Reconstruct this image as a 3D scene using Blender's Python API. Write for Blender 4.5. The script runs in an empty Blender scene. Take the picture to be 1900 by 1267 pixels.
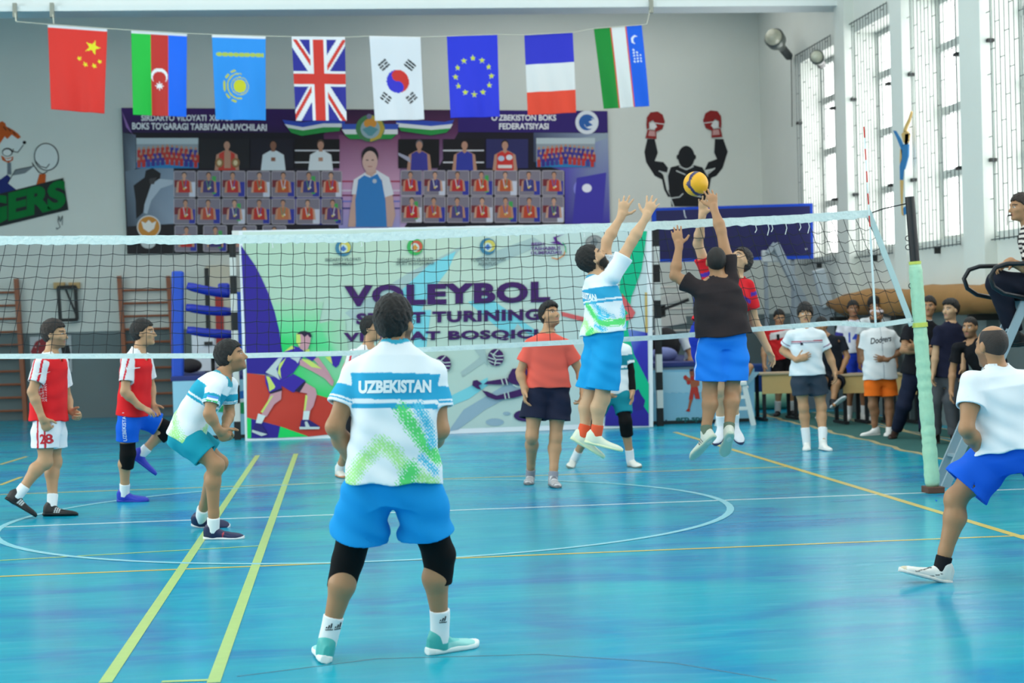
import bpy, math, random
import numpy as np
from mathutils import Vector, Matrix
from mathutils.bvhtree import BVHTree
from mathutils.geometry import tessellate_polygon

SC = bpy.context.scene
COL = SC.collection

# ---------------------------------------------------------------- camera
W, H = 1900, 1267
FPX, YAW, PITCH, ROLL, CAMH = 3238.34, 0.1047853, 0.0109409, -0.0259457, 1.56647


def cam_axes():
    cy, sy = math.cos(YAW), math.sin(YAW)
    f = np.array([sy * math.cos(PITCH), cy * math.cos(PITCH), -math.sin(PITCH)])
    r = np.array([cy, -sy, 0.0])
    u = np.cross(r, f)
    c, s = math.cos(ROLL), math.sin(ROLL)
    return np.array([c * r + s * u, -s * r + c * u, f])


CM = cam_axes()
cd = bpy.data.cameras.new('camera')
cam = bpy.data.objects.new('camera', cd)
COL.objects.link(cam)
cd.sensor_width = 36.0
cd.lens = FPX * 36.0 / W
cd.clip_end = 200
cd.dof.use_dof = True
cd.dof.focus_distance = 11.0
cd.dof.aperture_fstop = 3.2
cam.matrix_world = Matrix(((CM[0][0], CM[1][0], -CM[2][0], 0), (CM[0][1], CM[1][1], -CM[2][1], 0),
                           (CM[0][2], CM[1][2], -CM[2][2], CAMH), (0, 0, 0, 1)))
SC.camera = cam

# ---------------------------------------------------------------- sky, daylight, exposure
wd = bpy.data.worlds.new('sky')
SC.world = wd
wd.use_nodes = True
wn = wd.node_tree.nodes
wn['Background'].inputs[0].default_value = (0.98, 0.99, 1.0, 1)
wn['Background'].inputs[1].default_value = 4.2
SC.view_settings.view_transform = 'Standard'
SC.view_settings.look = 'None'
SC.view_settings.exposure = -0.3
SC.view_settings.gamma = 1.0
SC.view_settings.use_curve_mapping = False


def area_light(name, loc, rot, sx, sy, energy, color=(1, 1, 1)):
    ld = bpy.data.lights.new(name, 'AREA')
    ld.shape = 'RECTANGLE'
    ld.size, ld.size_y = sx, sy
    ld.energy = energy
    ld.color = color
    lo = bpy.data.objects.new(name, ld)
    lo.location = loc
    lo.rotation_euler = rot
    COL.objects.link(lo)
    return lo


# daylight entering through the row of tall windows in the right wall
area_light('window_daylight', (9.6, 16.0, 4.6), (0, math.radians(78), 0), 3.6, 32.0, 1000, (1.0, 1.0, 0.96))
# added fill lamps inside the plain left and front walls, for unseen windows
area_light('left_fill', (-11.6, 12.0, 4.6), (0, math.radians(-84), 0), 4.0, 20.0, 1700, (1.0, 0.985, 0.92))
area_light('rear_fill', (-2.0, -2.8, 5.0), (math.radians(80), 0, math.radians(-8)), 16.0, 4.0, 560, (1.0, 0.985, 0.92))
# added overhead fills without fixtures; the second brightens the back wall's right part
area_light('ceiling_fill', (1.0, 14.0, 7.62), (0, 0, 0), 14.0, 26.0, 1300, (1.0, 0.985, 0.93))
area_light('bay_fill', (4.6, 30.2, 7.6), (0, 0, 0), 6.5, 3.6, 120, (1.0, 0.985, 0.93))


# ---------------------------------------------------------------- pixels to points
def ray(px, py):
    return np.array([(px - W / 2) / FPX, -(py - H / 2) / FPX, 1.0]) @ CM


def atY(px, py, Y):
    v = ray(px, py)
    return np.array([0, 0, CAMH]) + v * (Y / v[1])


def atX(px, py, X):
    v = ray(px, py)
    return np.array([0, 0, CAMH]) + v * (X / v[0])


def floor_pt(px, py, z=0.0):
    v = ray(px, py)
    return np.array([0, 0, CAMH]) + v * ((z - CAMH) / v[2])


# ---------------------------------------------------------------- materials
def lin(c):
    out = []
    for x in c[:3]:
        x = x / 255.0
        out.append(x / 12.92 if x <= 0.04045 else ((x + 0.055) / 1.055) ** 2.4)
    return tuple(out) + (1.0,)


MATS = {}


def mat(name, rgb=(200, 200, 200), rough=0.6, metal=0.0, spec=0.5, bump=0.0, bscale=20.0, var=0.0, coat=0.0):
    if name in MATS:
        return MATS[name]
    m = bpy.data.materials.new(name)
    m.use_nodes = True
    n, l = m.node_tree.nodes, m.node_tree.links
    b = n['Principled BSDF']
    b.inputs['Base Color'].default_value = lin(rgb)
    b.inputs['Roughness'].default_value = rough
    b.inputs['Metallic'].default_value = metal
    b.inputs['Specular IOR Level'].default_value = spec
    b.inputs['Coat Weight'].default_value = coat
    if bump or var:
        tc = n.new('ShaderNodeTexCoord')
        nz = n.new('ShaderNodeTexNoise')
        nz.inputs['Scale'].default_value = bscale
        nz.inputs['Detail'].default_value = 4
        l.new(tc.outputs['Object'], nz.inputs['Vector'])
        if bump:
            bp = n.new('ShaderNodeBump')
            bp.inputs['Strength'].default_value = bump
            bp.inputs['Distance'].default_value = 0.02
            l.new(nz.outputs['Fac'], bp.inputs['Height'])
            l.new(bp.outputs['Normal'], b.inputs['Normal'])
        if var:
            mx = n.new('ShaderNodeMix')
            mx.data_type = 'RGBA'
            c = lin(rgb)
            mx.inputs['A'].default_value = tuple(x * (1 - var) for x in c[:3]) + (1,)
            mx.inputs['B'].default_value = tuple(min(1, x * (1 + var)) for x in c[:3]) + (1,)
            l.new(nz.outputs['Fac'], mx.inputs['Factor'])
            l.new(mx.outputs['Result'], b.inputs['Base Color'])
    MATS[name] = m
    return m


def colmat(name, rough=0.7, spec=0.3, bump=0.0, bscale=300.0, sheen=0.0, sss=0.0):
    """material whose dye / paint colour is the mesh's own 'Col' attribute"""
    if name in MATS:
        return MATS[name]
    m = mat(name, (200, 200, 200), rough, 0, spec, bump, bscale)
    n, l = m.node_tree.nodes, m.node_tree.links
    at = n.new('ShaderNodeAttribute')
    at.attribute_name = 'Col'
    b = n['Principled BSDF']
    l.new(at.outputs['Color'], b.inputs['Base Color'])
    b.inputs['Sheen Weight'].default_value = sheen
    if sss:
        b.inputs['Subsurface Weight'].default_value = sss
        b.inputs['Subsurface Radius'].default_value = (0.012, 0.004, 0.002)
        b.inputs['Subsurface Scale'].default_value = 1.0
    return m


M_FABRIC = colmat('jersey_fabric', 0.85, 0.2, 0.06, 500)
M_SKIN = colmat('skin', 0.5, 0.4)
M_HAIR = colmat('hair', 0.55, 0.4, 0.5, 220)
M_SHOE = colmat('shoe_leather', 0.5, 0.4)
M_PRINT = colmat('printed_vinyl', 0.5, 0.3)
M_PAINT = colmat('wall_paint_art', 0.7, 0.2)
M_FLAG = colmat('flag_cloth', 0.6, 0.3)
M_TEXT = colmat('lettering_print', 0.7, 0.2)

# ---------------------------------------------------------------- objects
WLOC = {}


def thing(name, label, cat, loc=(0, 0, 0), group=None, kind=None):
    o = bpy.data.objects.new(name, None)
    o.empty_display_size = 0.1
    COL.objects.link(o)
    o.location = [float(v) for v in loc]
    WLOC[o.name] = np.array(loc, float)
    tag(o, label, cat, group, kind)
    return o


def tag(o, label=None, cat=None, group=None, kind=None):
    if label:
        o['label'] = label
    if cat:
        o['category'] = cat
    if group:
        o['group'] = group
    if kind:
        o['kind'] = kind
    return o


def obj(name, V, F, m, parent=None, cols=None, fcols=None, smooth=False, loc=None, midx=None, label=None, kind=None):
    """link ONE mesh object; V in world coordinates"""
    V = np.asarray(V, float).reshape(-1, 3)
    if parent is not None:
        base = WLOC[parent.name]
    elif loc is not None:
        base = np.asarray(loc, float)
    else:
        lo, hi = V.min(0), V.max(0)
        base = np.array([(lo[0] + hi[0]) / 2, (lo[1] + hi[1]) / 2, lo[2]])
    V = V - base
    me = bpy.data.meshes.new(name)
    if isinstance(F, np.ndarray):
        k = F.shape[1]
        me.vertices.add(len(V))
        me.vertices.foreach_set('co', V.astype(np.float32).ravel())
        me.loops.add(F.size)
        me.loops.foreach_set('vertex_index', F.astype(np.int32).ravel())
        me.polygons.add(len(F))
        me.polygons.foreach_set('loop_start', np.arange(0, F.size, k, dtype=np.int32))
        me.polygons.foreach_set('loop_total', np.full(len(F), k, np.int32))
        me.update(calc_edges=True)
        me.validate()
    else:
        me.from_pydata([tuple(v) for v in V], [], [tuple(f) for f in F])
        me.update()
    for x in (m if isinstance(m, (list, tuple)) else [m]):
        me.materials.append(x)
    if midx is not None:
        me.polygons.foreach_set('material_index', np.asarray(midx, np.int32))
    if cols is not None:
        a = me.attributes.new('Col', 'FLOAT_COLOR', 'POINT')
        c = np.ones((len(V), 4), np.float32)
        c[:, :3] = np.asarray(cols)[:, :3]
        a.data.foreach_set('color', c.ravel())
    if fcols is not None:
        a = me.attributes.new('Col', 'FLOAT_COLOR', 'CORNER')
        c = np.concatenate([np.repeat([list(fc)[:3] + [1.0]], len(f), 0) if not isinstance(fc, list) else
                            np.array([list(q)[:3] + [1.0] for q in fc]) for fc, f in zip(fcols, F)])
        a.data.foreach_set('color', c.astype(np.float32).ravel())
    if smooth:
        me.polygons.foreach_set('use_smooth', np.ones(len(me.polygons), bool))
    o = bpy.data.objects.new(name, me)
    COL.objects.link(o)
    WLOC[o.name] = base
    if parent is not None:
        o.parent = parent
    else:
        o.location = base
    if label:
        o['label'] = label
    if kind:
        o['kind'] = kind
    return o


class MB:
    """collects shapes into one mesh"""

    def __init__(s):
        s.V, s.F, s.C = [], [], []

    def add(s, V, F, c=(255, 255, 255)):
        k = len(s.V)
        s.V += [tuple(v) for v in V]
        s.F += [tuple(i + k for i in f) for f in F]
        s.C += [lin(c)] * len(F)
        return s

    def box(s, lo, hi, c=(255, 255, 255)):
        x0, y0, z0 = lo
        x1, y1, z1 = hi
        V = [(x0, y0, z0), (x1, y0, z0), (x1, y1, z0), (x0, y1, z0), (x0, y0, z1), (x1, y0, z1), (x1, y1, z1), (x0, y1, z1)]
        return s.add(V, [(0, 3, 2, 1), (4, 5, 6, 7), (0, 1, 5, 4), (1, 2, 6, 5), (2, 3, 7, 6), (3, 0, 4, 7)], c)

    def bar(s, a, b, w, d, up=(0, 0, 1), c=(255, 255, 255)):
        """rectangular bar from a to b, width w (sideways) and depth d"""
        a, b = np.array(a, float), np.array(b, float)
        t = (b - a) / np.linalg.norm(b - a)
        u = np.array(up, float)
        if abs(t @ u) > 0.95:
            u = np.array([0, 1.0, 0])
        x = np.cross(t, u)
        x /= np.linalg.norm(x)
        y = np.cross(x, t)
        V = [p + x * sx * w / 2 + y * sy * d / 2 for p in (a, b) for sx, sy in ((-1, -1), (1, -1), (1, 1), (-1, 1))]
        return s.add(V, [(0, 1, 2, 3), (7, 6, 5, 4), (0, 4, 5, 1), (1, 5, 6, 2), (2, 6, 7, 3), (3, 7, 4, 0)], c)

    def tube(s, pts, r, n=8, c=(255, 255, 255), caps=True):
        pts = [np.array(p, float) for p in pts]
        R = list(r) if isinstance(r, (list, tuple)) else [r] * len(pts)
        V, F = [], []
        prev = None
        for i, p in enumerate(pts):
            t = pts[min(i + 1, len(pts) - 1)] - pts[max(i - 1, 0)]
            t = t / (np.linalg.norm(t) + 1e-12)
            if prev is None:
                x = np.cross(t, (0, 0, 1) if abs(t[2]) < 0.9 else (0, 1, 0))
            else:
                x = prev - t * (prev @ t)
            x = x / np.linalg.norm(x)
            prev = x
            y = np.cross(t, x)
            for k in range(n):
                a = 2 * math.pi * k / n
                V.append(p + R[i] * (math.cos(a) * x + math.sin(a) * y))
        for i in range(len(pts) - 1):
            for k in range(n):
                k2 = (k + 1) % n
                F.append((i * n + k, i * n + k2, (i + 1) * n + k2, (i + 1) * n + k))
        if caps:
            F.append(tuple(range(n - 1, -1, -1)))
            F.append(tuple((len(pts) - 1) * n + k for k in range(n)))
        return s.add(V, F, c)

    def prism(s, pts, off, c=(255, 255, 255)):
        """extrude a (concave) 3D polygon by vector off"""
        P = [np.array(p, float) for p in pts]
        n = len(P)
        tris = tessellate_polygon([[Vector(p) for p in P]])
        off = np.array(off, float)
        V = P + [p + off for p in P]
        F = [tuple(t) for t in tris] + [tuple(i + n for i in reversed(t)) for t in tris]
        F += [(i, (i + 1) % n, (i + 1) % n + n, i + n) for i in range(n)]
        return s.add(V, F, c)

    def sphere(s, c0, r, n=16, m=10, c=(255, 255, 255)):
        V, F = [], []
        rr = r if isinstance(r, (list, tuple)) else (r, r, r)
        for i in range(m + 1):
            a = math.pi * i / m
            for k in range(n):
                b = 2 * math.pi * k / n
                V.append((c0[0] + rr[0] * math.sin(a) * math.cos(b), c0[1] + rr[1] * math.sin(a) * math.sin(b), c0[2] + rr[2] * math.cos(a)))
        for i in range(m):
            for k in range(n):
                k2 = (k + 1) % n
                F.append((i * n + k, (i + 1) * n + k, (i + 1) * n + k2, i * n + k2))
        return s.add(V, F, c)

    def build(s, name, m, parent=None, smooth=False, colored=False, bevel=0, **kw):
        o = obj(name, s.V, s.F, m, parent, fcols=s.C if colored else None, smooth=smooth, **kw)
        if bevel:
            b = o.modifiers.new('bevel', 'BEVEL')
            b.width = bevel
            b.segments = 2
            b.limit_method = 'ANGLE'
        return o


# ---------------------------------------------------------------- lettering
def text_flat(s, bold=0.0, shear=0.0, space=1.0):
    """triangulated 2D outline of a word: verts (n,2), faces"""
    cu = bpy.data.curves.new('lettering', 'FONT')
    cu.body = s
    cu.offset = bold
    cu.shear = shear
    cu.space_character = space
    cu.resolution_u = 4
    cu.fill_mode = 'BOTH'
    o = bpy.data.objects.new('lettering', cu)
    COL.objects.link(o)
    dg = bpy.context.evaluated_depsgraph_get()
    me = bpy.data.meshes.new_from_object(o.evaluated_get(dg))
    V = np.array([v.co[:2] for v in me.vertices])
    F = [tuple(p.vertices) for p in me.polygons]
    bpy.data.objects.remove(o)
    bpy.data.curves.remove(cu)
    bpy.data.meshes.remove(me)
    return V, F


class Print:
    """flat artwork on a plane Y = const (or X = const), given in the photograph's pixels"""

    def __init__(s, Y=None, X=None, step=0.0006):
        s.Y, s.X, s.n, s.step = Y, X, 0, step
        s.V, s.F, s.C = [], [], []

    def pt(s, p):
        d = s.n * s.step
        return atY(p[0], p[1], s.Y - d) if s.Y is not None else atX(p[0], p[1], s.X - d)

    def poly(s, pts, c, hold=False):
        if not hold:
            s.n += 1
        k = len(s.V)
        P = [s.pt(p) for p in pts]
        s.V += P
        many = isinstance(c, list)
        cl = [lin(q) for q in c] if many else lin(c)
        if len(pts) <= 4:
            tris = [tuple(range(len(pts)))]
        else:
            tris = [tuple(t) for t in tessellate_polygon([[Vector((p[0], p[1], 0)) for p in pts]])]
        for t in tris:
            s.F.append(tuple(i + k for i in t))
            s.C.append([cl[i] for i in t] if many else cl)
        return s

    def rect(s, x0, y0, x1, y1, c, hold=False):
        return s.poly([(x0, y0), (x1, y0), (x1, y1), (x0, y1)], c, hold)

    def ell(s, x, y, rx, ry, c, rot=0.0, n=20, hold=False):
        cr, sr = math.cos(rot), math.sin(rot)
        return s.poly([(x + rx * math.cos(a) * cr - ry * math.sin(a) * sr, y + rx * math.cos(a) * sr + ry * math.sin(a) * cr)
                       for a in [2 * math.pi * k / n for k in range(n)]], c, hold)

    def line(s, pts, w, c):
        s.n += 1
        for a, b in zip(pts[:-1], pts[1:]):
            d = np.array(b, float) - np.array(a, float)
            L = np.linalg.norm(d) + 1e-9
            q = np.array([-d[1], d[0]]) / L * w / 2
            e = d / L * w * 0.3
            a_, b_ = np.array(a) - e, np.array(b) + e
            s.poly([a_ - q, b_ - q, b_ + q, a_ + q], c, hold=True)
        return s

    def star(s, x, y, r, c, n=5, inner=0.4, rot=0.0):
        return s.poly([(x + (r if k % 2 == 0 else r * inner) * math.sin(rot + math.pi * k / n),
                        y - (r if k % 2 == 0 else r * inner) * math.cos(rot + math.pi * k / n)) for k in range(2 * n)], c)

    def text(s, t, x0, y0, x1, y1, c, bold=0.0, slope=0.0, shear=0.0, space=1.0):
        """word fitted to a box; slope = dy per px along x"""
        s.n += 1
        V, F = text_flat(t, bold, shear, space)
        lo, hi = V.min(0), V.max(0)
        U = (V - lo) / (hi - lo)
        k = len(s.V)
        for u in U:
            x = x0 + u[0] * (x1 - x0)
            s.V.append(s.pt((x, y1 + u[1] * (y0 - y1) + slope * (x - x0))))
        for f in F:
            s.F.append(tuple(i + k for i in f))
            s.C.append(lin(c))
        return s

    def build(s, name, m, parent=None, **kw):
        o = obj(name, s.V, s.F, m, parent, fcols=s.C, **kw)
        return o

    def take(s):
        """start a fresh mesh that goes on in front of what has been laid down"""
        p = Print(s.Y, s.X, s.step)
        p.n = s.n
        return p
# ================================================================ the hall
XR, YB = 8.40, 33.0          # right wall face, back wall face
NETY, SIDE = 14.63, 4.70
CX = 0.30


def wall_mat(name, top, low, zsplit, var=0.06):
    m = mat(name, top, 0.75, 0, 0.3, 0.10, 6.0)
    n, l = m.node_tree.nodes, m.node_tree.links
    b = n['Principled BSDF']
    g = n.new('ShaderNodeNewGeometry')
    sx = n.new('ShaderNodeSeparateXYZ')
    l.new(g.outputs['Position'], sx.inputs[0])
    th = n.new('ShaderNodeMath')
    th.operation = 'GREATER_THAN'
    th.inputs[1].default_value = zsplit
    l.new(sx.outputs['Z'], th.inputs[0])
    nz = n.new('ShaderNodeTexNoise')
    nz.inputs['Scale'].default_value = 0.9
    nz.inputs['Detail'].default_value = 6
    l.new(g.outputs['Position'], nz.inputs['Vector'])
    mx = n.new('ShaderNodeMix')
    mx.data_type = 'RGBA'
    mx.inputs['A'].default_value = lin(low)
    mx.inputs['B'].default_value = lin(top)
    l.new(th.outputs[0], mx.inputs['Factor'])
    hv = n.new('ShaderNodeMapRange')
    hv.inputs['To Min'].default_value = 1 - var
    hv.inputs['To Max'].default_value = 1 + var
    l.new(nz.outputs['Fac'], hv.inputs['Value'])
    mu = n.new('ShaderNodeVectorMath')
    mu.operation = 'SCALE'
    l.new(mx.outputs['Result'], mu.inputs[0])
    l.new(hv.outputs['Result'], mu.inputs['Scale'])
    l.new(mu.outputs[0], b.inputs['Base Color'])
    return m


def floor_mat():
    m = mat('painted_floor', (30, 165, 205), 0.16, 0, 0.5)
    n, l = m.node_tree.nodes, m.node_tree.links
    b = n['Principled BSDF']
    b.inputs['IOR'].default_value = 1.27
    g = n.new('ShaderNodeNewGeometry')
    mp = n.new('ShaderNodeMapping')
    mp.inputs['Scale'].default_value = (0.55, 1.3, 1)
    l.new(g.outputs['Position'], mp.inputs[0])
    n1 = n.new('ShaderNodeTexNoise')
    n1.inputs['Scale'].default_value = 0.9
    n1.inputs['Detail'].default_value = 7
    n1.inputs['Roughness'].default_value = 0.62
    n1.inputs['Distortion'].default_value = 0.6
    l.new(mp.outputs[0], n1.inputs['Vector'])
    cr = n.new('ShaderNodeValToRGB')
    e = cr.color_ramp.elements
    e[0].position, e[0].color = 0.37, lin(FLOOR_A)
    e[1].position, e[1].color = 0.66, lin(FLOOR_C)
    x = e.new(0.5)
    x.color = lin(FLOOR_B)
    l.new(n1.outputs['Fac'], cr.inputs['Fac'])
    # worn, scuffed streaks along the planks
    mp2 = n.new('ShaderNodeMapping')
    mp2.inputs['Scale'].default_value = (1.6, 9.0, 1)
    l.new(g.outputs['Position'], mp2.inputs[0])
    n2 = n.new('ShaderNodeTexNoise')
    n2.inputs['Scale'].default_value = 1.2
    n2.inputs['Detail'].default_value = 5
    l.new(mp2.outputs[0], n2.inputs['Vector'])
    r2 = n.new('ShaderNodeMapRange')
    r2.inputs['From Min'].default_value = 0.52
    r2.inputs['From Max'].default_value = 0.78
    r2.inputs['To Max'].default_value = 0.35
    l.new(n2.outputs['Fac'], r2.inputs['Value'])
    mx = n.new('ShaderNodeMix')
    mx.data_type = 'RGBA'
    mx.inputs['B'].default_value = lin((84, 182, 198))
    l.new(r2.outputs['Result'], mx.inputs['Factor'])
    l.new(cr.outputs['Color'], mx.inputs['A'])
    l.new(mx.outputs['Result'], b.inputs['Base Color'])
    rr = n.new('ShaderNodeMapRange')
    rr.inputs['To Min'].default_value = 0.12
    rr.inputs['To Max'].default_value = 0.30
    l.new(n2.outputs['Fac'], rr.inputs['Value'])
    l.new(rr.outputs['Result'], b.inputs['Roughness'])
    bp = n.new('ShaderNodeBump')
    bp.inputs['Strength'].default_value = 0.22
    bp.inputs['Distance'].default_value = 0.012
    l.new(n2.outputs['Fac'], bp.inputs['Height'])
    l.new(bp.outputs['Normal'], b.inputs['Normal'])
    return m


FLOOR_A, FLOOR_B, FLOOR_C = (0, 128, 178), (0, 154, 184), (12, 166, 186)
M_WALL = wall_mat('wall_plaster', (214, 219, 213), (112, 126, 128), 1.60)
M_WHITE = mat('white_paint', (222, 230, 230), 0.7, bump=0.05, bscale=8)
M_FLOOR = floor_mat()

fl = MB().box((-12, -3, -0.2), (XR + 0.5, YB + 0.3, 0)).build('floor', M_FLOOR, kind='structure')


def floor_line(name, V, F, rgb, h=0.001, rough=0.3):
    return obj(name, V, F, mat('line_paint_' + name + str(rgb[0]), rgb, rough, var=0.12, bscale=14), fl, kind='structure')


def strip(x0, y0, x1, y1, w, rgb, z=0.001, name='court_line'):
    d = np.array([x1 - x0, y1 - y0, 0.0])
    q = np.array([-d[1], d[0], 0]) / np.linalg.norm(d) * w / 2
    a, b = np.array([x0, y0, z]), np.array([x1, y1, z])
    floor_line(name, [a - q, b - q, b + q, a + q], [(0, 1, 2, 3)], rgb)


YEL, GRN, WHT = (206, 184, 84), (176, 206, 118), (214, 232, 236)
strip(-4.3, NETY, XR - .1, NETY, 0.05, WHT, 0.0012)
strip(-4.3, NETY - 3, SIDE + 2.6, NETY - 3, 0.05, YEL, 0.0014)
strip(-4.3, NETY + 3, SIDE, NETY + 3, 0.05, YEL, 0.0014)
strip(SIDE, 2.0, SIDE, NETY + 9, 0.07, YEL, 0.0018)
a, b = floor_pt(478, 845), floor_pt(195, 1267)
strip(a[0], a[1], b[0], b[1], 0.06, GRN, 0.0022)
a, b = floor_pt(549, 842), floor_pt(396, 1267)
strip(a[0], a[1], b[0], b[1], 0.06, GRN, 0.0024)
a, b = floor_pt(0, 1040), floor_pt(480, 1013)
strip(a[0], a[1], b[0], b[1], 0.035, GRN, 0.0020)
a, b = floor_pt(300, 1265), floor_pt(386, 1262)
strip(a[0], a[1], b[0], b[1], 0.04, GRN, 0.0020)
for p, q in (((0, 862), (50, 847)), ((0, 900), (40, 885))):
    a, b = floor_pt(*p), floor_pt(*q)
    strip(a[0], a[1], b[0], b[1], 0.05, YEL, 0.0016)
V, F = [], []
N = 96
for k in range(N):
    t = 2 * math.pi * k / N
    for r in (2.97, 3.03):
        V.append((CX + r * math.cos(t), NETY + r * math.sin(t), 0.0026))
for k in range(N):
    k2 = (k + 1) % N
    F.append((2 * k, 2 * k + 1, 2 * k2 + 1, 2 * k2))
floor_line('centre_circle', V, F, (140, 205, 218))
# dark scuff arcs and seams
for pts in (((440, 1255), (700, 1222), (1000, 1214), (1250, 1230), (1440, 1262)),):
    P = [floor_pt(*p) for p in pts]
    for i in range(len(P) - 1):
        strip(P[i][0], P[i][1], P[i + 1][0], P[i + 1][1], 0.012, (60, 110, 130), 0.0008, 'floor_seam')

MB().box((-12, YB, 0), (XR + 0.5, YB + 0.3, 7.8)).build('wall_back', M_WALL, kind='structure')

# right wall with its tall windows
WIN = [(28.05, 30.1), (25.15, 26.93), (22.35, 24.18), (19.5, 21.2), (16.7, 18.4), (14.0, 16.2), (11.2, 13.4), (8.4, 10.6), (5.6, 7.8), (2.8, 5.0)]
ZS, ZT = 2.55, 6.0
mb = MB()
mb.box((XR, -3, 0), (XR + .5, YB, ZS)).box((XR, -3, ZT), (XR + .5, YB, 7.8))
edges = [YB] + [v for w in WIN for v in (w[1], w[0])] + [-3]
for i in range(0, len(edges), 2):
    mb.box((XR, edges[i + 1], ZS), (XR + .5, edges[i], ZT))
mb.build('wall_right', M_WALL, kind='structure')
# pilasters between the windows
for i, (y, w_) in enumerate([(26.95, .53), (24.20, .52), (21.22, .73), (18.45, .6), (15.5, .5), (12.7, .5)]):
    MB().box((XR - 0.16, y, 0), (XR, y + w_, 7.3)).build('trim_%d' % (i + 2), M_WALL, kind='structure')
# girder under the roof and the ceiling behind it
gb = MB()
yb = 27.4
gb.box((-12, yb, 6.52), (XR, yb + .35, 7.7)).box((-12, yb - .12, 6.50), (XR, yb + .47, 6.58))
gb.build('trim_1', M_WHITE, kind='structure')
MB().box((-12, -3, 7.7), (XR + .5, YB + .3, 7.9)).build('ceiling', M_WHITE, kind='structure')
MB().box((-12.3, -3, 0), (-12, YB + .3, 7.8)).build('wall_left', M_WALL, kind='structure')

MB().box((-12.3, -3.3, 0), (XR + .5, -3, 7.8)).build('wall_front', M_WALL, kind='structure')

M_FRAME = mat('window_frame_paint', (178, 184, 180), 0.6, var=0.2, bscale=12)
M_IRON = mat('grille_iron', (72, 84, 86), 0.5, 0.5)
M_BRK = mat('bracket_iron', (48, 50, 50), 0.6, 0.4)
mg = bpy.data.materials.new('window_glass')
mg.use_nodes = True
gn, gl = mg.node_tree.nodes, mg.node_tree.links
gn.remove(gn['Principled BSDF'])
tr, gs, mxs = gn.new('ShaderNodeBsdfTransparent'), gn.new('ShaderNodeBsdfGlossy'), gn.new('ShaderNodeMixShader')
gs.inputs['Roughness'].default_value = 0.05
mxs.inputs[0].default_value = 0.05
gl.new(tr.outputs[0], mxs.inputs[1])
gl.new(gs.outputs[0], mxs.inputs[2])
gl.new(mxs.outputs[0], gn['Material Output'].inputs[0])
for i, (y0, y1) in enumerate(WIN):
    f = MB()
    xf = XR + .40
    for y in (y0 + .03, y0 + (y1 - y0) * .62, y1 - .03):
        f.box((xf - .03, y - .03, ZS), (xf + .03, y + .03, ZT))
    for k, z in enumerate((ZS + .04, ZS + .95, ZS + 1.85, ZS + 2.75, ZT - .04)):
        h = .04 if k in (0, 4) else .055
        f.box((xf - .04, y0, z - h), (xf + .04, y1, z + h))
    w = f.build('window_%d' % (i + 1), M_FRAME, kind='structure')
    obj('window_pane', [(xf + .02, y0, ZS), (xf + .02, y1, ZS), (xf + .02, y1, ZT), (xf + .02, y0, ZT)], [(0, 1, 2, 3)], mg, w)
    if i > 4:
        continue
    # iron grille in front of the opening: upright rods with short staggered cross bars
    rnd = random.Random(i)
    g = MB()
    xg = XR - .07
    z0, z1 = ZS - .12, ZT + .16
    n = int(round((y1 - y0 + .1) / .15))
    ys = [y0 - .05 + (y1 - y0 + .1) * k / n for k in range(n + 1)]
    for y in ys:
        g.box((xg - .004, y - .004, z0), (xg + .004, y + .004, z1))
    for k in range(n):
        z = z0 + .05 + ((k * 3) % 5) * .16
        while z < z1:
            g.box((xg - .004, ys[k], z - .004), (xg + .004, ys[k + 1], z + .004))
            z += .78
    for z in (z0 + .02, z1 - .02):
        g.box((xg - .006, ys[0], z - .007), (xg + .006, ys[-1], z + .007))
    gr = g.build('window_grille', M_IRON, w)
    b2 = MB()
    for y in (ys[0] + .03, ys[-1] - .03):
        for z in (ZS + .9, ZS + 2.4):
            b2.box((xg - .012, y - .06, z - .022), (XR + .005, y + .06, z + .022))
    b2.box((xg - .01, (y0 + y1) / 2 - .02, z0 - .07), (XR + .005, (y0 + y1) / 2 + .02, z0 + .03))
    b2.build('grille_bracket', M_BRK, w)
# ================================================================ what hangs on the walls
def zt(x0, y0, k):
    return lambda *pts: [(x0 + x / k, y0 + y / k) for x, y in pts]


def slab(name, pts, Y, d, rgb, parent, m=None):
    """backing of a hung print: real thickness behind the artwork"""
    P = [atY(p[0], p[1], Y) for p in pts]
    return MB().prism(P, (0, d, 0)).build(name, m or mat('banner_back_' + name, rgb, .6), parent)


SKN, HR = (186, 140, 118), (30, 24, 26)

# ---- big boxing poster on the back wall
YP = YB - 0.05
pq = [(225, 200), (1127, 206), (1133, 466), (236, 471)]
c0 = atY(680, 471, YP)
poster = thing('boxing_poster', 'long dark boxing poster with rows of portrait photos on the back wall', 'poster', c0)
slab('backing', pq, YP, .035, (40, 30, 50), poster)
p = Print(YP - .002)
p.poly(pq, (26, 20, 34))
p.poly([(225, 200), (640, 203), (640, 246), (227, 246)], [(62, 22, 104), (48, 22, 84), (44, 20, 70), (38, 18, 70)])
p.poly([(236, 246), (640, 246), (640, 258), (236, 258)], (22, 18, 30))
p.poly([(640, 203), (850, 204), (850, 246), (740, 440), (632, 440), (600, 250)], [(52, 22, 60), (58, 22, 60), (96, 48, 90), (196, 170, 214), (190, 160, 205), (90, 40, 80)])
p.poly([(629, 250), (742, 250), (742, 345), (629, 345)], [(120, 62, 100), (124, 66, 104), (206, 160, 190), (200, 150, 186)])
p.poly([(629, 345), (742, 345), (742, 440), (629, 440)], [(200, 150, 186), (206, 160, 190), (150, 160, 220), (146, 156, 218)])
for y, c in ((335, (170, 60, 90)), (352, (214, 200, 220)), (361, (120, 40, 80)), (372, (110, 120, 200)), (385, (60, 60, 130))):
    p.rect(629, y, 742, y + 3, c)
p.poly([(850, 204), (1127, 206), (1128, 246), (850, 245)], (48, 26, 110))
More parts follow.
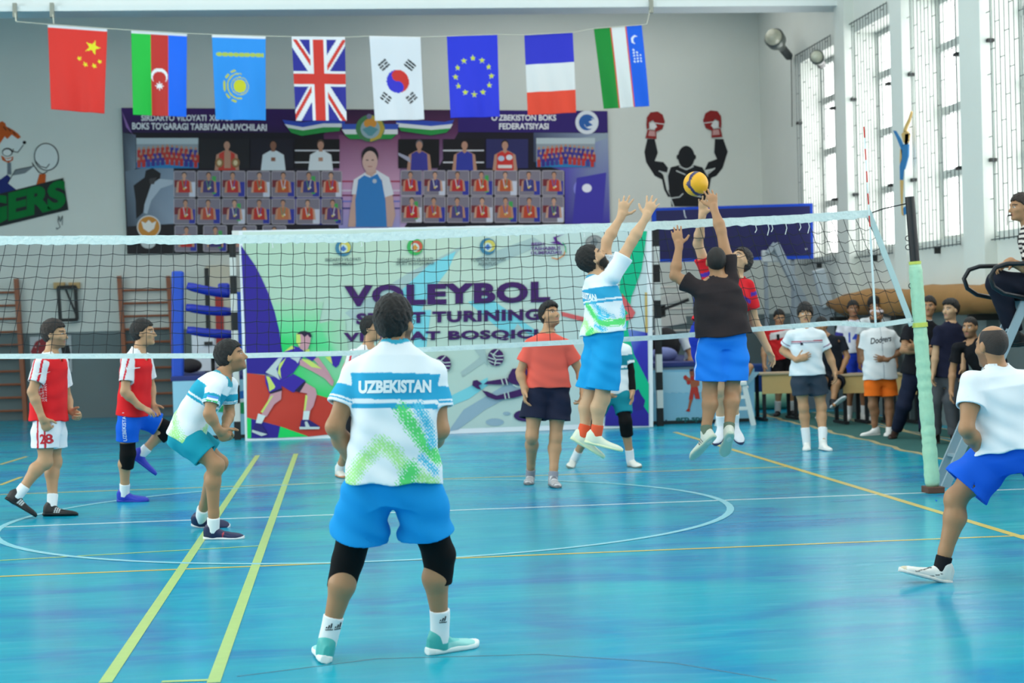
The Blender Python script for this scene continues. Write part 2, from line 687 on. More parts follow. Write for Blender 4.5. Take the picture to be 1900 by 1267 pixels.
p.poly([(990, 246), (1128, 247), (1132, 415), (1048, 415), (1048, 318), (990, 300)], [(70, 80, 110), (150, 165, 190), (70, 60, 170), (60, 50, 150), (90, 80, 180), (60, 66, 90)])
p.poly([(1020, 268), (1126, 246), (1127, 256), (1060, 280)], (150, 165, 180))
p.ell(1090, 350, 26, 22, (140, 140, 226))
p.ell(1090, 350, 14, 12, (214, 216, 246))
p.poly([(1070, 330), (1125, 320), (1118, 415), (1062, 415)], (66, 58, 170))
p.ell(1089, 349, 9, 8, (240, 240, 252))
p.poly([(227, 246), (252, 250), (252, 312), (232, 330)], [(60, 70, 84), (90, 104, 120), (120, 136, 152), (70, 80, 92)])
p.poly([(226, 205), (244, 246), (258, 262), (234, 236)], (150, 110, 180))
p.poly([(232, 318), (322, 300), (324, 415), (236, 420)], [(100, 116, 132), (130, 150, 172), (150, 166, 186), (60, 72, 86)])
p.poly([(236, 420), (324, 415), (440, 420), (440, 468), (236, 471)], (24, 20, 26))
p.poly([(636, 366), (636, 417), (560, 417), (500, 366)], (44, 44, 130))
Z = zt(220, 180, 3.958)
p.poly(Z((110, 650), (190, 590), (200, 540), (250, 520), (310, 560), (300, 640), (250, 720), (190, 800), (180, 850), (130, 895), (125, 760)), (22, 22, 28))
p.poly(Z((240, 640), (300, 600), (400, 610), (400, 640), (310, 670), (240, 760), (210, 860), (185, 850), (190, 790)), (176, 190, 204))
p.poly(Z((225, 600), (280, 590), (260, 640), (230, 640)), (64, 62, 66))
p.build('print', M_PRINT, poster)
t = p.take()
t.text('SIRDARYO VILOYATI', 262, 213, 383, 224.5, (240, 240, 246), .03)
t.build('lettering', M_PRINT, poster)
t = t.take()
t.text('XOVOS', 388, 213, 432, 224.5, (240, 240, 246), .03)
t.build('lettering', M_PRINT, poster)
t = t.take()
t.text('BOKS TO‘GARAGI TARBIYALANUVCHILARI', 245, 227, 495, 240, (240, 240, 246), .03, .012)
t.build('lettering', M_PRINT, poster)
t = t.take()
t.text('O‘ZBEKISTON BOKS', 912, 212.5, 1032, 224, (240, 240, 246), .03)
t.build('lettering', M_PRINT, poster)
t = t.take()
t.text('FEDERATSIYASI', 926, 228.5, 1018, 240, (240, 240, 246), .03)
t.build('lettering', M_PRINT, poster)
t = t.take()
b = p.take()
b.ell(1089, 227, 21.5, 22, (224, 230, 238), n=28)
b.ell(1089, 227, 15, 15, (40, 96, 170))
b.ell(1095, 229, 11, 10, (224, 230, 238))
b.poly([(1082, 226), (1092, 216), (1100, 222), (1092, 226), (1100, 232), (1088, 236)], (40, 96, 170))
b.build('emblem', M_PRINT, poster, label='blue and white round emblem')
b = b.take()
b.ell(276, 421, 22, 21.5, (226, 224, 222), n=28)
b.ell(276, 421, 20, 19.5, (206, 138, 54), n=28)
b.poly([(262, 410), (270, 414), (276, 408), (282, 414), (290, 410), (286, 424), (276, 431), (266, 424)], (236, 232, 226))
b.ell(275, 450, 14, 11, (200, 206, 206))
b.build('emblem', M_PRINT, poster, label='gold round emblem')
b = b.take()
# state emblem and ribbon
for pts, c in (([(524, 222), (560, 227), (600, 222), (640, 224), (640, 230), (600, 231), (562, 238), (530, 232)], (50, 80, 190)),
               ([(528, 230), (562, 236), (600, 229), (634, 229), (634, 236), (600, 237), (562, 243), (534, 237)], (232, 236, 238)),
               ([(534, 237), (562, 242), (600, 236), (632, 236), (630, 243), (600, 246), (560, 252), (540, 246)], (40, 150, 70)),
               ([(735, 224), (790, 224), (825, 226), (843, 222), (838, 231), (800, 234), (735, 228)], (50, 80, 190)),
               ([(735, 228), (800, 234), (840, 230), (836, 238), (800, 242), (740, 236)], (232, 236, 238)),
               ([(740, 236), (800, 241), (836, 238), (828, 246), (800, 251), (744, 243)], (40, 150, 70)),
               ([(634, 230), (740, 230), (738, 240), (636, 240)], (60, 90, 190)), ([(634, 240), (738, 240), (738, 249), (640, 249)], (230, 234, 236)),
               ([(638, 249), (736, 249), (726, 258), (650, 258)], (40, 150, 70))):
    b.poly(pts, c)
b.ell(687, 238, 27, 25, (74, 130, 84), n=30)
b.poly([(687, 213), (706, 220), (714, 238), (706, 256), (687, 263)], (196, 170, 70))
b.ell(687, 239, 18, 18, (150, 176, 186), n=24)
b.ell(687, 229, 12, 9, (220, 150, 60))
b.poly([(672, 240), (687, 233), (702, 240), (690, 252), (684, 252)], (90, 150, 160))
b.ell(685, 216, 5, 5, (120, 120, 150))
b.build('emblem', M_PRINT, poster, label='green and gold state emblem on tricolour ribbon')


def figure_photo(pr, cx, ty, s, shirt, skin=SKN, hair=HR, arms=None):
    """printed half figure: cx centre, ty top of head, s head height in px"""
    pr.poly([(cx - 1.35 * s, ty + 3.3 * s), (cx - 1.15 * s, ty + 1.6 * s), (cx - .35 * s, ty + 1.15 * s), (cx + .35 * s, ty + 1.15 * s), (cx + 1.15 * s, ty + 1.6 * s), (cx + 1.35 * s, ty + 3.3 * s)], arms or skin)
    pr.poly([(cx - .95 * s, ty + 3.3 * s), (cx - .85 * s, ty + 1.5 * s), (cx - .3 * s, ty + 1.2 * s), (cx, ty + 1.45 * s), (cx + .3 * s, ty + 1.2 * s), (cx + .85 * s, ty + 1.5 * s), (cx + .95 * s, ty + 3.3 * s)], shirt)
    pr.rect(cx - .2 * s, ty + .8 * s, cx + .2 * s, ty + 1.25 * s, skin)
    pr.ell(cx, ty + .42 * s, .40 * s, .48 * s, hair, n=14)
    pr.ell(cx, ty + .58 * s, .34 * s, .45 * s, skin, n=14)


rnd = random.Random(4)
shirts = [(196, 50, 44), (70, 60, 120), (190, 50, 50), (200, 66, 40), (190, 90, 50), (60, 60, 130), (196, 62, 50), (196, 40, 44), (190, 80, 60), (80, 70, 130), (190, 50, 44), (200, 120, 80), (196, 70, 46), (90, 60, 120)]


def card(pr, x0, y0, x1, y1, k):
    f = 1.2
    pr.poly([(x0 + 2, y0), (x1 - 2, y0), (x1, y0 + 2), (x1, y1 - 2), (x1 - 2, y1), (x0 + 2, y1), (x0, y1 - 2), (x0, y0 + 2)], (190, 182, 190))
    pr.rect(x0 + f, y0 + f, x1 - f, y1 - f, (132, 126, 140))
    w = x1 - x0
    pr.rect(x1 - .30 * w, y0 + .42 * (y1 - y0), x1 - f, y1 - f, (52, 60, 160) if k % 3 else (210, 214, 230))
    if k % 4 == 1:
        pr.rect(x1 - .36 * w, y0 + .2 * (y1 - y0), x1 - .2 * w, y1 - f - 5, (70, 170, 90))
    pr.rect(x0 + f, y0 + .35 * (y1 - y0), x0 + .32 * w, y0 + .62 * (y1 - y0), (120, 44, 52))
    cx = (x0 + x1) / 2 + rnd.uniform(-2, 2)
    s = (y1 - y0) / 4.3
    pr.n += 1
    figure_photo(pr, cx, y0 + 2.5, s, shirts[k % 14], (196, 146, 120) if k % 3 else (206, 160, 136))
    for q in (-1, 1):
        pr.line([(cx + .35 * s * q, y0 + 2.5 + 1.3 * s), (cx + .1 * s * q, y0 + 2.5 + 2.6 * s)], 1.6, rnd.choice([(90, 150, 120), (210, 210, 220), (80, 100, 170)]))
    pr.ell(cx, y0 + 2.5 + 2.7 * s, 2.2, 2.2, (222, 196, 110), n=8)
    pr.ell(cx + 3, y0 + 2.5 + 2.5 * s, 1.8, 1.8, (225, 222, 214), n=8)


xl = [321.6, 365, 411, 457, 503, 549, 595.5, 636]
xr = [743, 785, 828.5, 872.5, 916.5, 961.5, 1005, 1048]
k = 0
p.n += 1
cards = []
for xs, rows in ((xl, ((317, 366), (368, 416))), (xr, ((316, 363), (364, 413)))):
    for (y0, y1) in rows:
        for i in range(7):
            cards.append((xs[i] + .6, y0, xs[i + 1] - 1.6, y1))
cards += [(324, 418, 366, 467), (377, 418, 421, 467), (432, 418, 476, 467), (487, 418, 531, 467)]
for cc in cards:
    q = p.take()
    card(q, *cc, k)
    q.build('portrait_photo', M_PRINT, poster)
    k += 1


def group_photo(x0, y0, x1, y1):
    q = p.take()
    q.rect(x0, y0, x1, y1, (150, 160, 170))
    q.rect(x0, y0 + .80 * (y1 - y0), x1, y1, (40, 130, 190))
    q.rect(x0, y0, x1, y0 + .2 * (y1 - y0), (186, 200, 206))
    for row in range(3):
        for i in range(13):
            x = x0 + 5 + (x1 - x0 - 10) * i / 12 + (row % 2) * 3
            y = y0 + (y1 - y0) * (.22 + .17 * row + .10 * abs(i - 6) / 6)
            c = rnd.choice([(190, 50, 50), (60, 50, 140), (186, 60, 50), (70, 66, 150)])
            q.n += 1 if i == 0 else 0
            q.rect(x - 3.2, y + 4, x + 3.2, y + 18, c, hold=i > 0)
            q.ell(x, y + 2, 2.2, 2.8, (190, 140, 116), n=8, hold=i > 0)
    q.build('group_photo', M_PRINT, poster)


group_photo(253, 256, 368, 312)
group_photo(995, 256, 1104, 310)


def athlete(x0, x1, bg, shirt, cx, hair=HR, ropes=False, extra=None, y0=258, y1=312, skin=SKN):
    q = p.take()
    q.rect(x0, y0, x1, y1, bg)
    if ropes:
        for y in (y0 + 20, y0 + 42):
            q.rect(x0, y, x1, y + 2.5, (216, 216, 222))
    q.n += 1
    figure_photo(q, cx, y0 + 2, 17, shirt, skin, hair, arms=shirt if extra == 'jacket' else None)
    if extra == 'jacket':
        q.rect(cx - 4, y0 + 34, cx + 4, y0 + 41, skin)
    if extra == 'belts':
        for dx in (-14, 16):
            q.ell(cx + dx, y0 + 44, 8, 9, (150, 110, 70))
            q.ell(cx + dx, y0 + 44, 4, 5, (216, 200, 160))
        q.rect(cx - 5, y0 + 24, cx + 7, y0 + 54, skin)
    if extra == 'gloves':
        q.ell(cx - 7, y0 + 36, 6, 5, (180, 200, 226))
        q.ell(cx + 8, y0 + 34, 6, 5, (222, 224, 232))
        q.rect(cx - 13, y0 + 48, cx + 13, y0 + 54, (226, 222, 220))
    if extra == 'point':
        q.poly([(cx - 18, y0 + 34), (x0, y0 + 25), (x0, y0 + 30), (cx - 16, y0 + 44)], (170, 170, 190))
    q.build('athlete_photo', M_PRINT, poster)


athlete(370, 463, (30, 30, 36), (200, 60, 50), 421, extra='belts')
athlete(465, 544, (28, 26, 40), (214, 226, 232), 507, extra='jacket', skin=(140, 96, 76))
athlete(547, 630, (20, 16, 20), (222, 230, 234), 595, ropes=True, extra='jacket', hair=(90, 70, 56))
athlete(739, 815, (18, 16, 20), (60, 60, 150), 778, extra='point', hair=(96, 92, 100))
athlete(822, 898, (22, 18, 26), (50, 60, 160), 862, ropes=True)
athlete(902, 980, (44, 44, 96), (206, 52, 48), 937, extra='gloves')
q = p.take()
Z = zt(640, 180, 3.654)
q.poly(Z((20, 880), (40, 740), (60, 640), (110, 640), (70, 880)), (206, 168, 156))
q.poly(Z((270, 640), (320, 640), (342, 800), (320, 880), (270, 880)), (206, 168, 156))
q.poly(Z((60, 560), (140, 510), (215, 495), (300, 545), (332, 660), (270, 680), (250, 560), (90, 560), (90, 660), (45, 660)), (226, 230, 238))
q.poly(Z((90, 560), (130, 530), (170, 545), (220, 520), (250, 570), (275, 700), (285, 880), (75, 880), (70, 700)), (52, 130, 200))
q.poly(Z((150, 480), (205, 480), (215, 510), (180, 540), (140, 520)), (206, 168, 156))
q.ell(640 + 170 / 3.654, 180 + 400 / 3.654, 15.5, 18, (30, 26, 34))
q.ell(640 + 170 / 3.654, 180 + 438 / 3.654, 14, 20, (212, 176, 164))
for dx in (-5, 5):
    q.ell(686.5 + dx, 297, 2.6, 1, (60, 44, 46), n=8)
q.line([(683, 309), (690, 309)], 1.4, (170, 100, 100))
q.ell(695, 336, 4, 4, (190, 200, 214))
q.build('coach_photo', M_PRINT, poster)

# ---- painted boxer on the back wall
YM = YB - .004
Z = zt(1180, 180, 3.7265)
m = Print(YM, step=.0008)
BK = (34, 36, 40)
mir = lambda pts: [(664 - x, y) for x, y in pts]
armL = [(78, 290), (130, 290), (152, 385), (130, 442), (190, 450), (222, 490), (215, 522), (165, 512), (190, 540), (212, 640), (240, 690), (222, 690), (195, 640), (180, 570), (130, 545), (95, 490), (70, 450), (58, 380)]
m.poly(Z(*armL), BK)
m.poly(Z((546, 290), (604, 290), (635, 378), (612, 450), (600, 490), (556, 545), (520, 560), (505, 640), (492, 600), (500, 520), (548, 490), (474, 505), (500, 450), (560, 428), (540, 385)), BK)
m.poly(Z((240, 486), (300, 470), (348, 505), (400, 470), (460, 486), (500, 560), (505, 640), (480, 757), (245, 757), (240, 690), (222, 640), (216, 560)), BK)
m.ell(1180 + 348 / 3.7265, 180 + 415 / 3.7265, 15.5, 21, BK)
for x in (289, 407):
    m.ell(1180 + x / 3.7265, 180 + 415 / 3.7265, 2.2, 4.5, BK)
WH = (206, 212, 212)
for pts in ([(300, 480), (348, 502), (396, 480)], [(280, 510), (340, 536)], [(235, 700), (300, 692), (325, 668)], [(240, 700), (262, 757)], [(160, 512), (215, 530), (225, 640)], [(400, 680), (450, 690)], [(545, 492), (500, 530), (480, 520)]):
    m.line(Z(*pts), 2.0, WH)
RED, RD2 = (142, 40, 40), (156, 62, 62)
for mm in (lambda *a: Z(*a), lambda *a: Z(*[(664 - x, y - 8) for x, y in a])):
    m.poly(mm((72, 190), (76, 140), (100, 106), (150, 100), (185, 122), (200, 170), (182, 222), (140, 242), (126, 215), (140, 190), (118, 160), (90, 175), (90, 215), (76, 225)), RED)
    m.poly(mm((92, 185), (118, 170), (146, 205), (128, 225), (96, 220)), (220, 222, 222))
    m.poly(mm((80, 225), (140, 232), (142, 290), (66, 284)), RED)
    m.poly(mm((92, 232), (132, 236), (134, 272), (84, 268)), (196, 150, 148))
    m.line(mm((130, 180), (196, 188)), 1.6, (220, 222, 222))
mo = m.build('boxer_mural', M_PAINT)
tag(mo, 'wall painting of a black muscular boxer raising two red gloves', 'wall painting')

# ---- painted tiger and lettered sign at the left end of the back wall
Z = zt(0, 200, 4.525)
m = Print(YM, step=.0008)
OR, LN, GW = (196, 88, 34), (46, 52, 56), (216, 222, 220)
m.poly(Z((-160, 330), (-80, 180), (0, 120), (20, 112), (45, 130), (52, 155), (110, 185), (150, 215), (176, 245), (150, 262), (100, 225), (60, 266), (40, 240), (0, 300), (-60, 420)), OR)
m.poly(Z((0, 300), (40, 242), (62, 262), (98, 226), (150, 262), (215, 288), (196, 330), (150, 372), (112, 352), (70, 330), (20, 345)), GW)
m.ell(205 / 4.525, 200 + 291 / 4.525, 3.4, 3.2, (24, 26, 28))
m.line(Z((196, 312), (150, 374), (108, 366), (112, 346)), 1.6, LN)
m.ell(62 / 4.525, 200 + 372 / 4.525, 10, 8, (40, 44, 48))
m.ell(60 / 4.525, 200 + 376 / 4.525, 8, 6, (226, 228, 226))
m.poly(Z((8, 400), (60, 425), (112, 408), (108, 440), (70, 462), (20, 440)), OR)
m.poly(Z((30, 412), (62, 432), (104, 416), (90, 440), (56, 446)), GW)
m.poly(Z((-120, 440), (20, 440), (60, 470), (60, 560), (0, 600), (-160, 640)), GW)
m.poly(Z((60, 462), (92, 458), (96, 560), (60, 560)), (110, 120, 128))
m.poly(Z((-150, 640), (0, 604), (60, 560), (92, 590), (66, 632), (140, 690), (0, 720), (-150, 740)), (34, 46, 110))
m.poly(Z((66, 632), (100, 570), (130, 520), (280, 490), (330, 560), (300, 650), (140, 688)), GW)
m.poly(Z((96, 570), (132, 520), (280, 494), (250, 520), (210, 550), (160, 560)), (120, 128, 134))
m.line(Z((66, 632), (130, 520), (280, 490), (270, 460)), 1.4, LN)
m.poly(Z((330, 556), (384, 556), (380, 630), (306, 650)), OR)
m.ell(390 / 4.525, 200 + 412 / 4.525, 23, 26, LN, rot=-.2, n=28)
m.ell(390 / 4.525, 200 + 412 / 4.525, 21.2, 24.2, GW, rot=-.2, n=28)
m.line(Z((300, 450), (340, 492), (390, 505), (414, 472)), 1.7, LN)
m.line(Z((275, 470), (320, 535), (360, 556), (396, 535)), 1.4, LN)
for x, y in ((110, 200), (70, 170), (30, 160)):
    m.line(Z((x, y), (x + 20, y + 26)), 1.6, (40, 34, 30))
m.poly(Z((-560, 860), (531, 588), (574, 856), (-520, 1122)), (38, 44, 46))
m.text('TIGERS', -97, 385, 122, 438, (0, 112, 50), .055, -.244)
m.line(Z((490, 905), (486, 955), (500, 915), (505, 955), (524, 905), (522, 985)), 1.0, LN)
m.line(Z((486, 955), (505, 1000), (478, 1020), (474, 1005)), 1.0, LN)
mo = m.build('tiger_mural', M_PAINT)
tag(mo, 'wall painting of a boxing tiger over a green lettered sign', 'wall painting')

# ---- volleyball tournament banner
YV = 24.8
bq = [(443, 428), (1209, 413), (1212, 792), (455, 818)]
banner = thing('tournament_banner', 'large pale volleyball tournament banner with purple lettering behind the far court', 'banner', atY(830, 805, YV) * [1, 1, 0])
slab('backing', bq, YV, .03, (225, 228, 230), banner)
p = Print(YV - .002)
p.poly(bq, (232, 236, 240))
ul, ur, lr, ll = (450, 437), (1199, 424), (1203, 783), (459, 809)
p.poly([ul, (820, 431), (830, 796), ll], [(178, 204, 180), (196, 212, 192), (186, 208, 200), (170, 204, 178)])
p.poly([(820, 431), ur, lr, (830, 796)], [(196, 212, 192), (200, 216, 218), (190, 208, 214), (186, 208, 200)])
p.poly([(450, 430.5), (1199, 417), (1199, 424), (450, 437)], (206, 220, 208))
SW1, SW2, SW3 = (168, 188, 186), (126, 206, 218), (150, 176, 192)
for pts, c in (([(640, 580), (760, 505), (860, 455), (840, 480), (740, 545), (660, 600)], SW1), ([(735, 548), (795, 492), (846, 466), (832, 500), (795, 548), (770, 600), (748, 600)], SW2),
               ([(760, 575), (800, 575), (790, 650), (770, 650)], SW2), ([(868, 560), (905, 550), (990, 610), (1010, 640), (960, 640)], SW2), ([(880, 480), (990, 440), (1010, 452), (900, 500)], SW1),
               ([(940, 640), (960, 600), (1000, 640), (990, 650)], SW1), ([(835, 735), (905, 700), (905, 715), (870, 740), (832, 755)], SW2), ([(832, 800), (860, 760), (960, 700), (985, 715), (900, 760), (850, 797)], SW3),
               ([(855, 690), (900, 655), (905, 668), (858, 700)], SW1), ([(880, 648), (900, 645), (905, 680)], SW1)):
    p.poly(pts, c)
p.ell(918, 783, 17, 7, SW3)
p.ell(940, 767, 7, 3.5, SW3)
PU, PU2, GR, RE = (48, 32, 140), (60, 40, 150), (22, 204, 96), (196, 58, 44)
G0 = (176, 205, 180)
p.poly([(500, 555), (600, 560), (592, 600), (512, 600)], [G0, G0, (128, 214, 156), (110, 214, 150)])
p.poly([(512, 600), (592, 600), (606, 640), (520, 640)], [(110, 214, 150), (128, 214, 156), (90, 212, 140), GR], hold=True)
p.poly([(592, 600), (640, 590), (650, 680), (606, 640)], [(128, 214, 156), G0, G0, (90, 212, 140)], hold=True)
p.poly([(520, 640), (606, 640), (650, 680), (630, 745), (545, 730), (528, 690)], [GR, (90, 212, 140), (150, 208, 170), GR, GR, GR], hold=True)
p.poly([(447, 455), (473, 492), (484, 513), (498, 544), (510, 579), (519, 617), (522, 640), (526, 665), (534, 698), (458, 692)], [PU, PU2, PU2, PU2, PU, PU, PU, PU, PU, PU])
p.poly([(458, 692), (493, 696), (547, 718), (580, 730), (618, 741), (618, 805), (572, 810), (520, 791), (458, 774)], [(206, 66, 52)] + [RE] * 7 + [(206, 66, 52)])
p.poly([(458, 775), (466, 777), (466, 813), (459, 813)], GR)
p.poly([(466, 777), (520, 791), (516, 812), (466, 813)], PU)
p.poly([(520, 791), (572, 809.5), (516, 812)], GR)
GB, BL = (0, 182, 134), (52, 52, 176)
Z = zt(820, 400, 2.948)
p.poly(Z((1010, 620), (1125, 640), (1132, 1150), (890, 1150), (900, 1010), (960, 840)), [(120, 150, 210), BL, (44, 34, 140), (44, 34, 140), BL, (90, 110, 200)])
p.poly(Z((1075, 85), (1122, 85), (1092, 300), (1035, 450), (1015, 620), (1050, 760), (1132, 920), (1132, 1085), (1050, 960), (985, 800), (950, 640), (975, 350)), GB)
p.poly(Z((1110, 420), (1122, 420), (1126, 640), (1112, 640)), (200, 170, 100))
p.poly(Z((650, 524), (780, 556), (780, 582), (655, 548)), (214, 96, 98))
p.poly(Z((985, 425), (1058, 530), (1042, 562), (988, 582), (980, 560), (1020, 535), (985, 490)), (214, 96, 98))
p.poly(Z((985, 900), (1005, 905), (1012, 960), (990, 950)), (190, 50, 90))
p.poly(Z((1050, 960), (1075, 948), (1090, 980), (1112, 1010), (1100, 1060), (1060, 1070), (1040, 1040), (1065, 1000)), (44, 34, 130))
p.ell(975, 771, 22, 11, (60, 30, 92))
p.build('print', M_PRINT, banner)
a = p.take()
# printed player bending to dig
Z = zt(440, 590, 5.51)
LY, LV, SK1, DK, GY = (206, 222, 110), (60, 40, 158), (204, 150, 160), (40, 30, 60), (196, 206, 206)
a.poly(Z((960, 390), (1075, 385), (1040, 480), (1010, 508), (975, 480)), LV)
a.poly(Z((900, 400), (955, 392), (975, 470), (940, 440)), LY)
a.poly(Z((780, 420), (830, 400), (930, 540), (990, 650), (975, 690), (940, 640), (900, 560)), SK1)
a.poly(Z((700, 320), (810, 400), (770, 440), (690, 400)), LV)
a.poly(Z((480, 345), (560, 280), (740, 320), (740, 345)), LY)
a.poly(Z((290, 555), (400, 420), (480, 345), (620, 300), (700, 345), (640, 470), (575, 560), (450, 640), (400, 610)), LV)
a.poly(Z((290, 555), (420, 410), (470, 400), (400, 520), (440, 640), (390, 600)), GY)
a.poly(Z((430, 470), (500, 405), (440, 520), (450, 620), (415, 560)), LY)
a.poly(Z((285, 580), (400, 610), (450, 640), (575, 570), (700, 640), (600, 750), (570, 760), (450, 690), (460, 720), (330, 770), (290, 660)), LV)
a.poly(Z((295, 590), (330, 600), (390, 700), (380, 720), (330, 750), (320, 680)), LY)
a.poly(Z((560, 280), (640, 300), (660, 345), (620, 340)), LV)
a.poly(Z((640, 430), (720, 420), (860, 500), (960, 620), (985, 690), (960, 690), (900, 620), (760, 540), (640, 480)), SK1)
a.poly(Z((650, 415), (740, 430), (870, 520), (760, 500)), LY)
a.poly(Z((540, 405), (650, 400), (620, 465), (600, 440)), GY)
a.poly(Z((690, 655), (800, 720), (815, 780), (780, 900), (745, 950), (690, 950), (715, 770), (630, 755), (600, 750)), SK1)
a.poly(Z((700, 780), (720, 800), (700, 940), (680, 950)), LY)
a.poly(Z((585, 745), (690, 645), (705, 655), (640, 760)), DK)
a.poly(Z((340, 770), (455, 735), (450, 830), (380, 880), (300, 1010), (250, 985), (300, 880)), SK1)
a.poly(Z((345, 800), (370, 790), (260, 970), (240, 960)), LY)
a.poly(Z((330, 760), (460, 715), (462, 740), (340, 778)), DK)
a.poly(Z((215, 975), (290, 1000), (250, 1080), (190, 1070)), (214, 224, 224))
a.poly(Z((680, 950), (745, 950), (730, 1045), (670, 1045)), (214, 224, 224))
a.poly(Z((190, 1075), (250, 1085), (300, 1170), (312, 1190), (250, 1205), (150, 1160)), (44, 34, 110))
a.poly(Z((155, 1140), (180, 1150), (310, 1188), (250, 1207), (150, 1165)), GY)
a.poly(Z((655, 1040), (735, 1040), (840, 1105), (845, 1130), (640, 1130)), (44, 34, 110))
a.poly(Z((635, 1112), (845, 1112), (840, 1135), (640, 1138)), GY)
a.poly(Z((690, 1060), (715, 1055), (745, 1115), (700, 1115)), GY)
a.poly(Z((605, 160), (640, 145), (700, 140), (755, 180), (745, 260), (720, 320), (670, 330), (630, 290), (605, 230)), SK1)
a.poly(Z((605, 160), (645, 170), (650, 230), (640, 290), (605, 250)), LY)
a.poly(Z((610, 165), (640, 138), (690, 130), (750, 150), (765, 190), (745, 200), (720, 170), (690, 195), (660, 165)), DK)
a.build('printed_player', M_PRINT, banner, label='printed purple volleyball player bending to dig')
# diving figure and two balls
a = a.take()
Z = zt(800, 630, 4.524)
DP = (64, 26, 88)
for cx, cy in ((920, 663), (822, 675)):
    a.ell(cx, cy, 15, 16, DP, n=24)
    for pts in ([(-10, -8), (2, -2), (14, -3)], [(-14, 0), (-2, 4), (13, 4)], [(-2, 14), (0, 4), (-6, -4), (4, -14)], [(-13, 6), (-4, 10), (9, 11)]):
        a.line([(cx + x, cy + y) for x, y in pts], 1.8, (200, 214, 206))
    a.build('printed_ball', M_PRINT, banner)
    a = a.take()
a.poly(Z((350, 345), (385, 338), (430, 370), (400, 385), (420, 420), (390, 415), (345, 385)), DP)
a.poly(Z((440, 375), (470, 350), (590, 330), (640, 320), (650, 375), (560, 378)), DP)
a.poly(Z((425, 425), (470, 435), (550, 470), (640, 445), (750, 415), (770, 470), (690, 490), (540, 505), (470, 480)), DP)
a.poly(Z((650, 300), (680, 245), (720, 240), (830, 250), (850, 330), (780, 380), (690, 375), (640, 350)), DP)
for pts in ([(590, 330), (605, 378)], [(625, 325), (640, 378)], [(615, 448), (625, 498)], [(645, 440), (655, 490)], [(730, 290), (770, 330), (800, 320)], [(690, 380), (730, 400), (770, 395)]):
    a.line(Z(*pts), 2.0, (200, 214, 206))
a.build('printed_diver', M_PRINT, banner, label='printed purple diving player')
t = p.take()
TP = (64, 24, 92)
t.text('VOLEYBOL', 638, 529.5, 1021, 569, TP, .055, -.0215, space=1.12)
t.build('lettering', M_PRINT, banner)
t = t.take()
t.text('SPORT TURINING', 661, 581, 1003, 602.5, TP, .05, -.025, space=1.1)
t.build('lettering', M_PRINT, banner)
t = t.take()
t.text('VILOYAT BOSQICHI', 637, 617, 1030, 637, TP, .05, -.018, space=1.1)
t.build('lettering', M_PRINT, banner)
t = t.take()
e = p.take()
for cx, cy, c1, c2 in ((637, 460, (60, 120, 150), (206, 190, 90)), (770, 458, (60, 170, 90), (206, 90, 70)), (905, 457, (60, 120, 150), (206, 190, 90))):
    e.ell(cx, cy, 15, 15.5, c1, n=24)
    e.ell(cx + 3, cy - 1, 11, 11, c2, n=20)
    e.ell(cx, cy + 1, 8, 8, (196, 210, 200), n=16)
    e.poly([(cx - 6, cy + 2), (cx, cy - 5), (cx + 6, cy + 2), (cx, cy + 7)], (70, 110, 180) if cx != 770 else (206, 140, 60))
    e.build('emblem', M_PRINT, banner)
    e = e.take()
GT = (96, 110, 106)
for cx, l1, l2 in ((636, 'SIRDARYO VILOYATI', 'HOKIMLIGI'), (770, 'SIRDARYO VILOYATI', 'SPORT BOSHQARMASI'), (905, 'YOSHLAR ISHLARI', 'AGENTLIGI')):
    e.text(l1, cx - 33, 479, cx + 33, 485, GT, .02, -.02)
    e.build('lettering', M_PRINT, banner)
    e = e.take()
    w = 18 if len(l2) < 10 else 35
    e.text(l2, cx - w, 487, cx + w, 493, GT, .02, -.02)
    e.build('lettering', M_PRINT, banner)
    e = e.take()
e.text('BESH', 986, 450, 1010, 456, (110, 60, 140), .03, -.02)
e.build('lettering', M_PRINT, banner)
e = e.take()
e.text('TASHABBUS', 985, 458, 1040, 464.5, (96, 50, 130), .03, -.02)
e.build('lettering', M_PRINT, banner)
e = e.take()
e.text('OLIMPIADASI', 985, 466, 1042, 472.5, (96, 50, 130), .03, -.02)
e.build('lettering', M_PRINT, banner)
e = e.take()
e.line([(1046, 452), (1050, 462), (1046, 474), (1034, 481), (1024, 478)], 2.2, (220, 140, 80))
e.line([(1044, 450), (1049, 458), (1050, 468)], 2.2, (60, 180, 140))
e.poly([(1020, 450), (1030, 448), (1026, 440), (1048, 434), (1032, 441), (1034, 446), (1048, 456), (1038, 454)], (92, 30, 130))
e.build('emblem', M_PRINT, banner, label='purple bird emblem')
e = e.take()
e.ell(1103, 451, 17, 15, (120, 120, 122), n=24)
e.ell(1103, 451, 15, 13, (150, 148, 146), n=24)
e.poly([(1096, 448), (1104, 440), (1110, 448), (1104, 460), (1096, 458)], (110, 116, 120))
e.build('emblem', M_PRINT, banner, label='grey round emblem')

# ---- national flags on a line under the girder
YF = 27.2


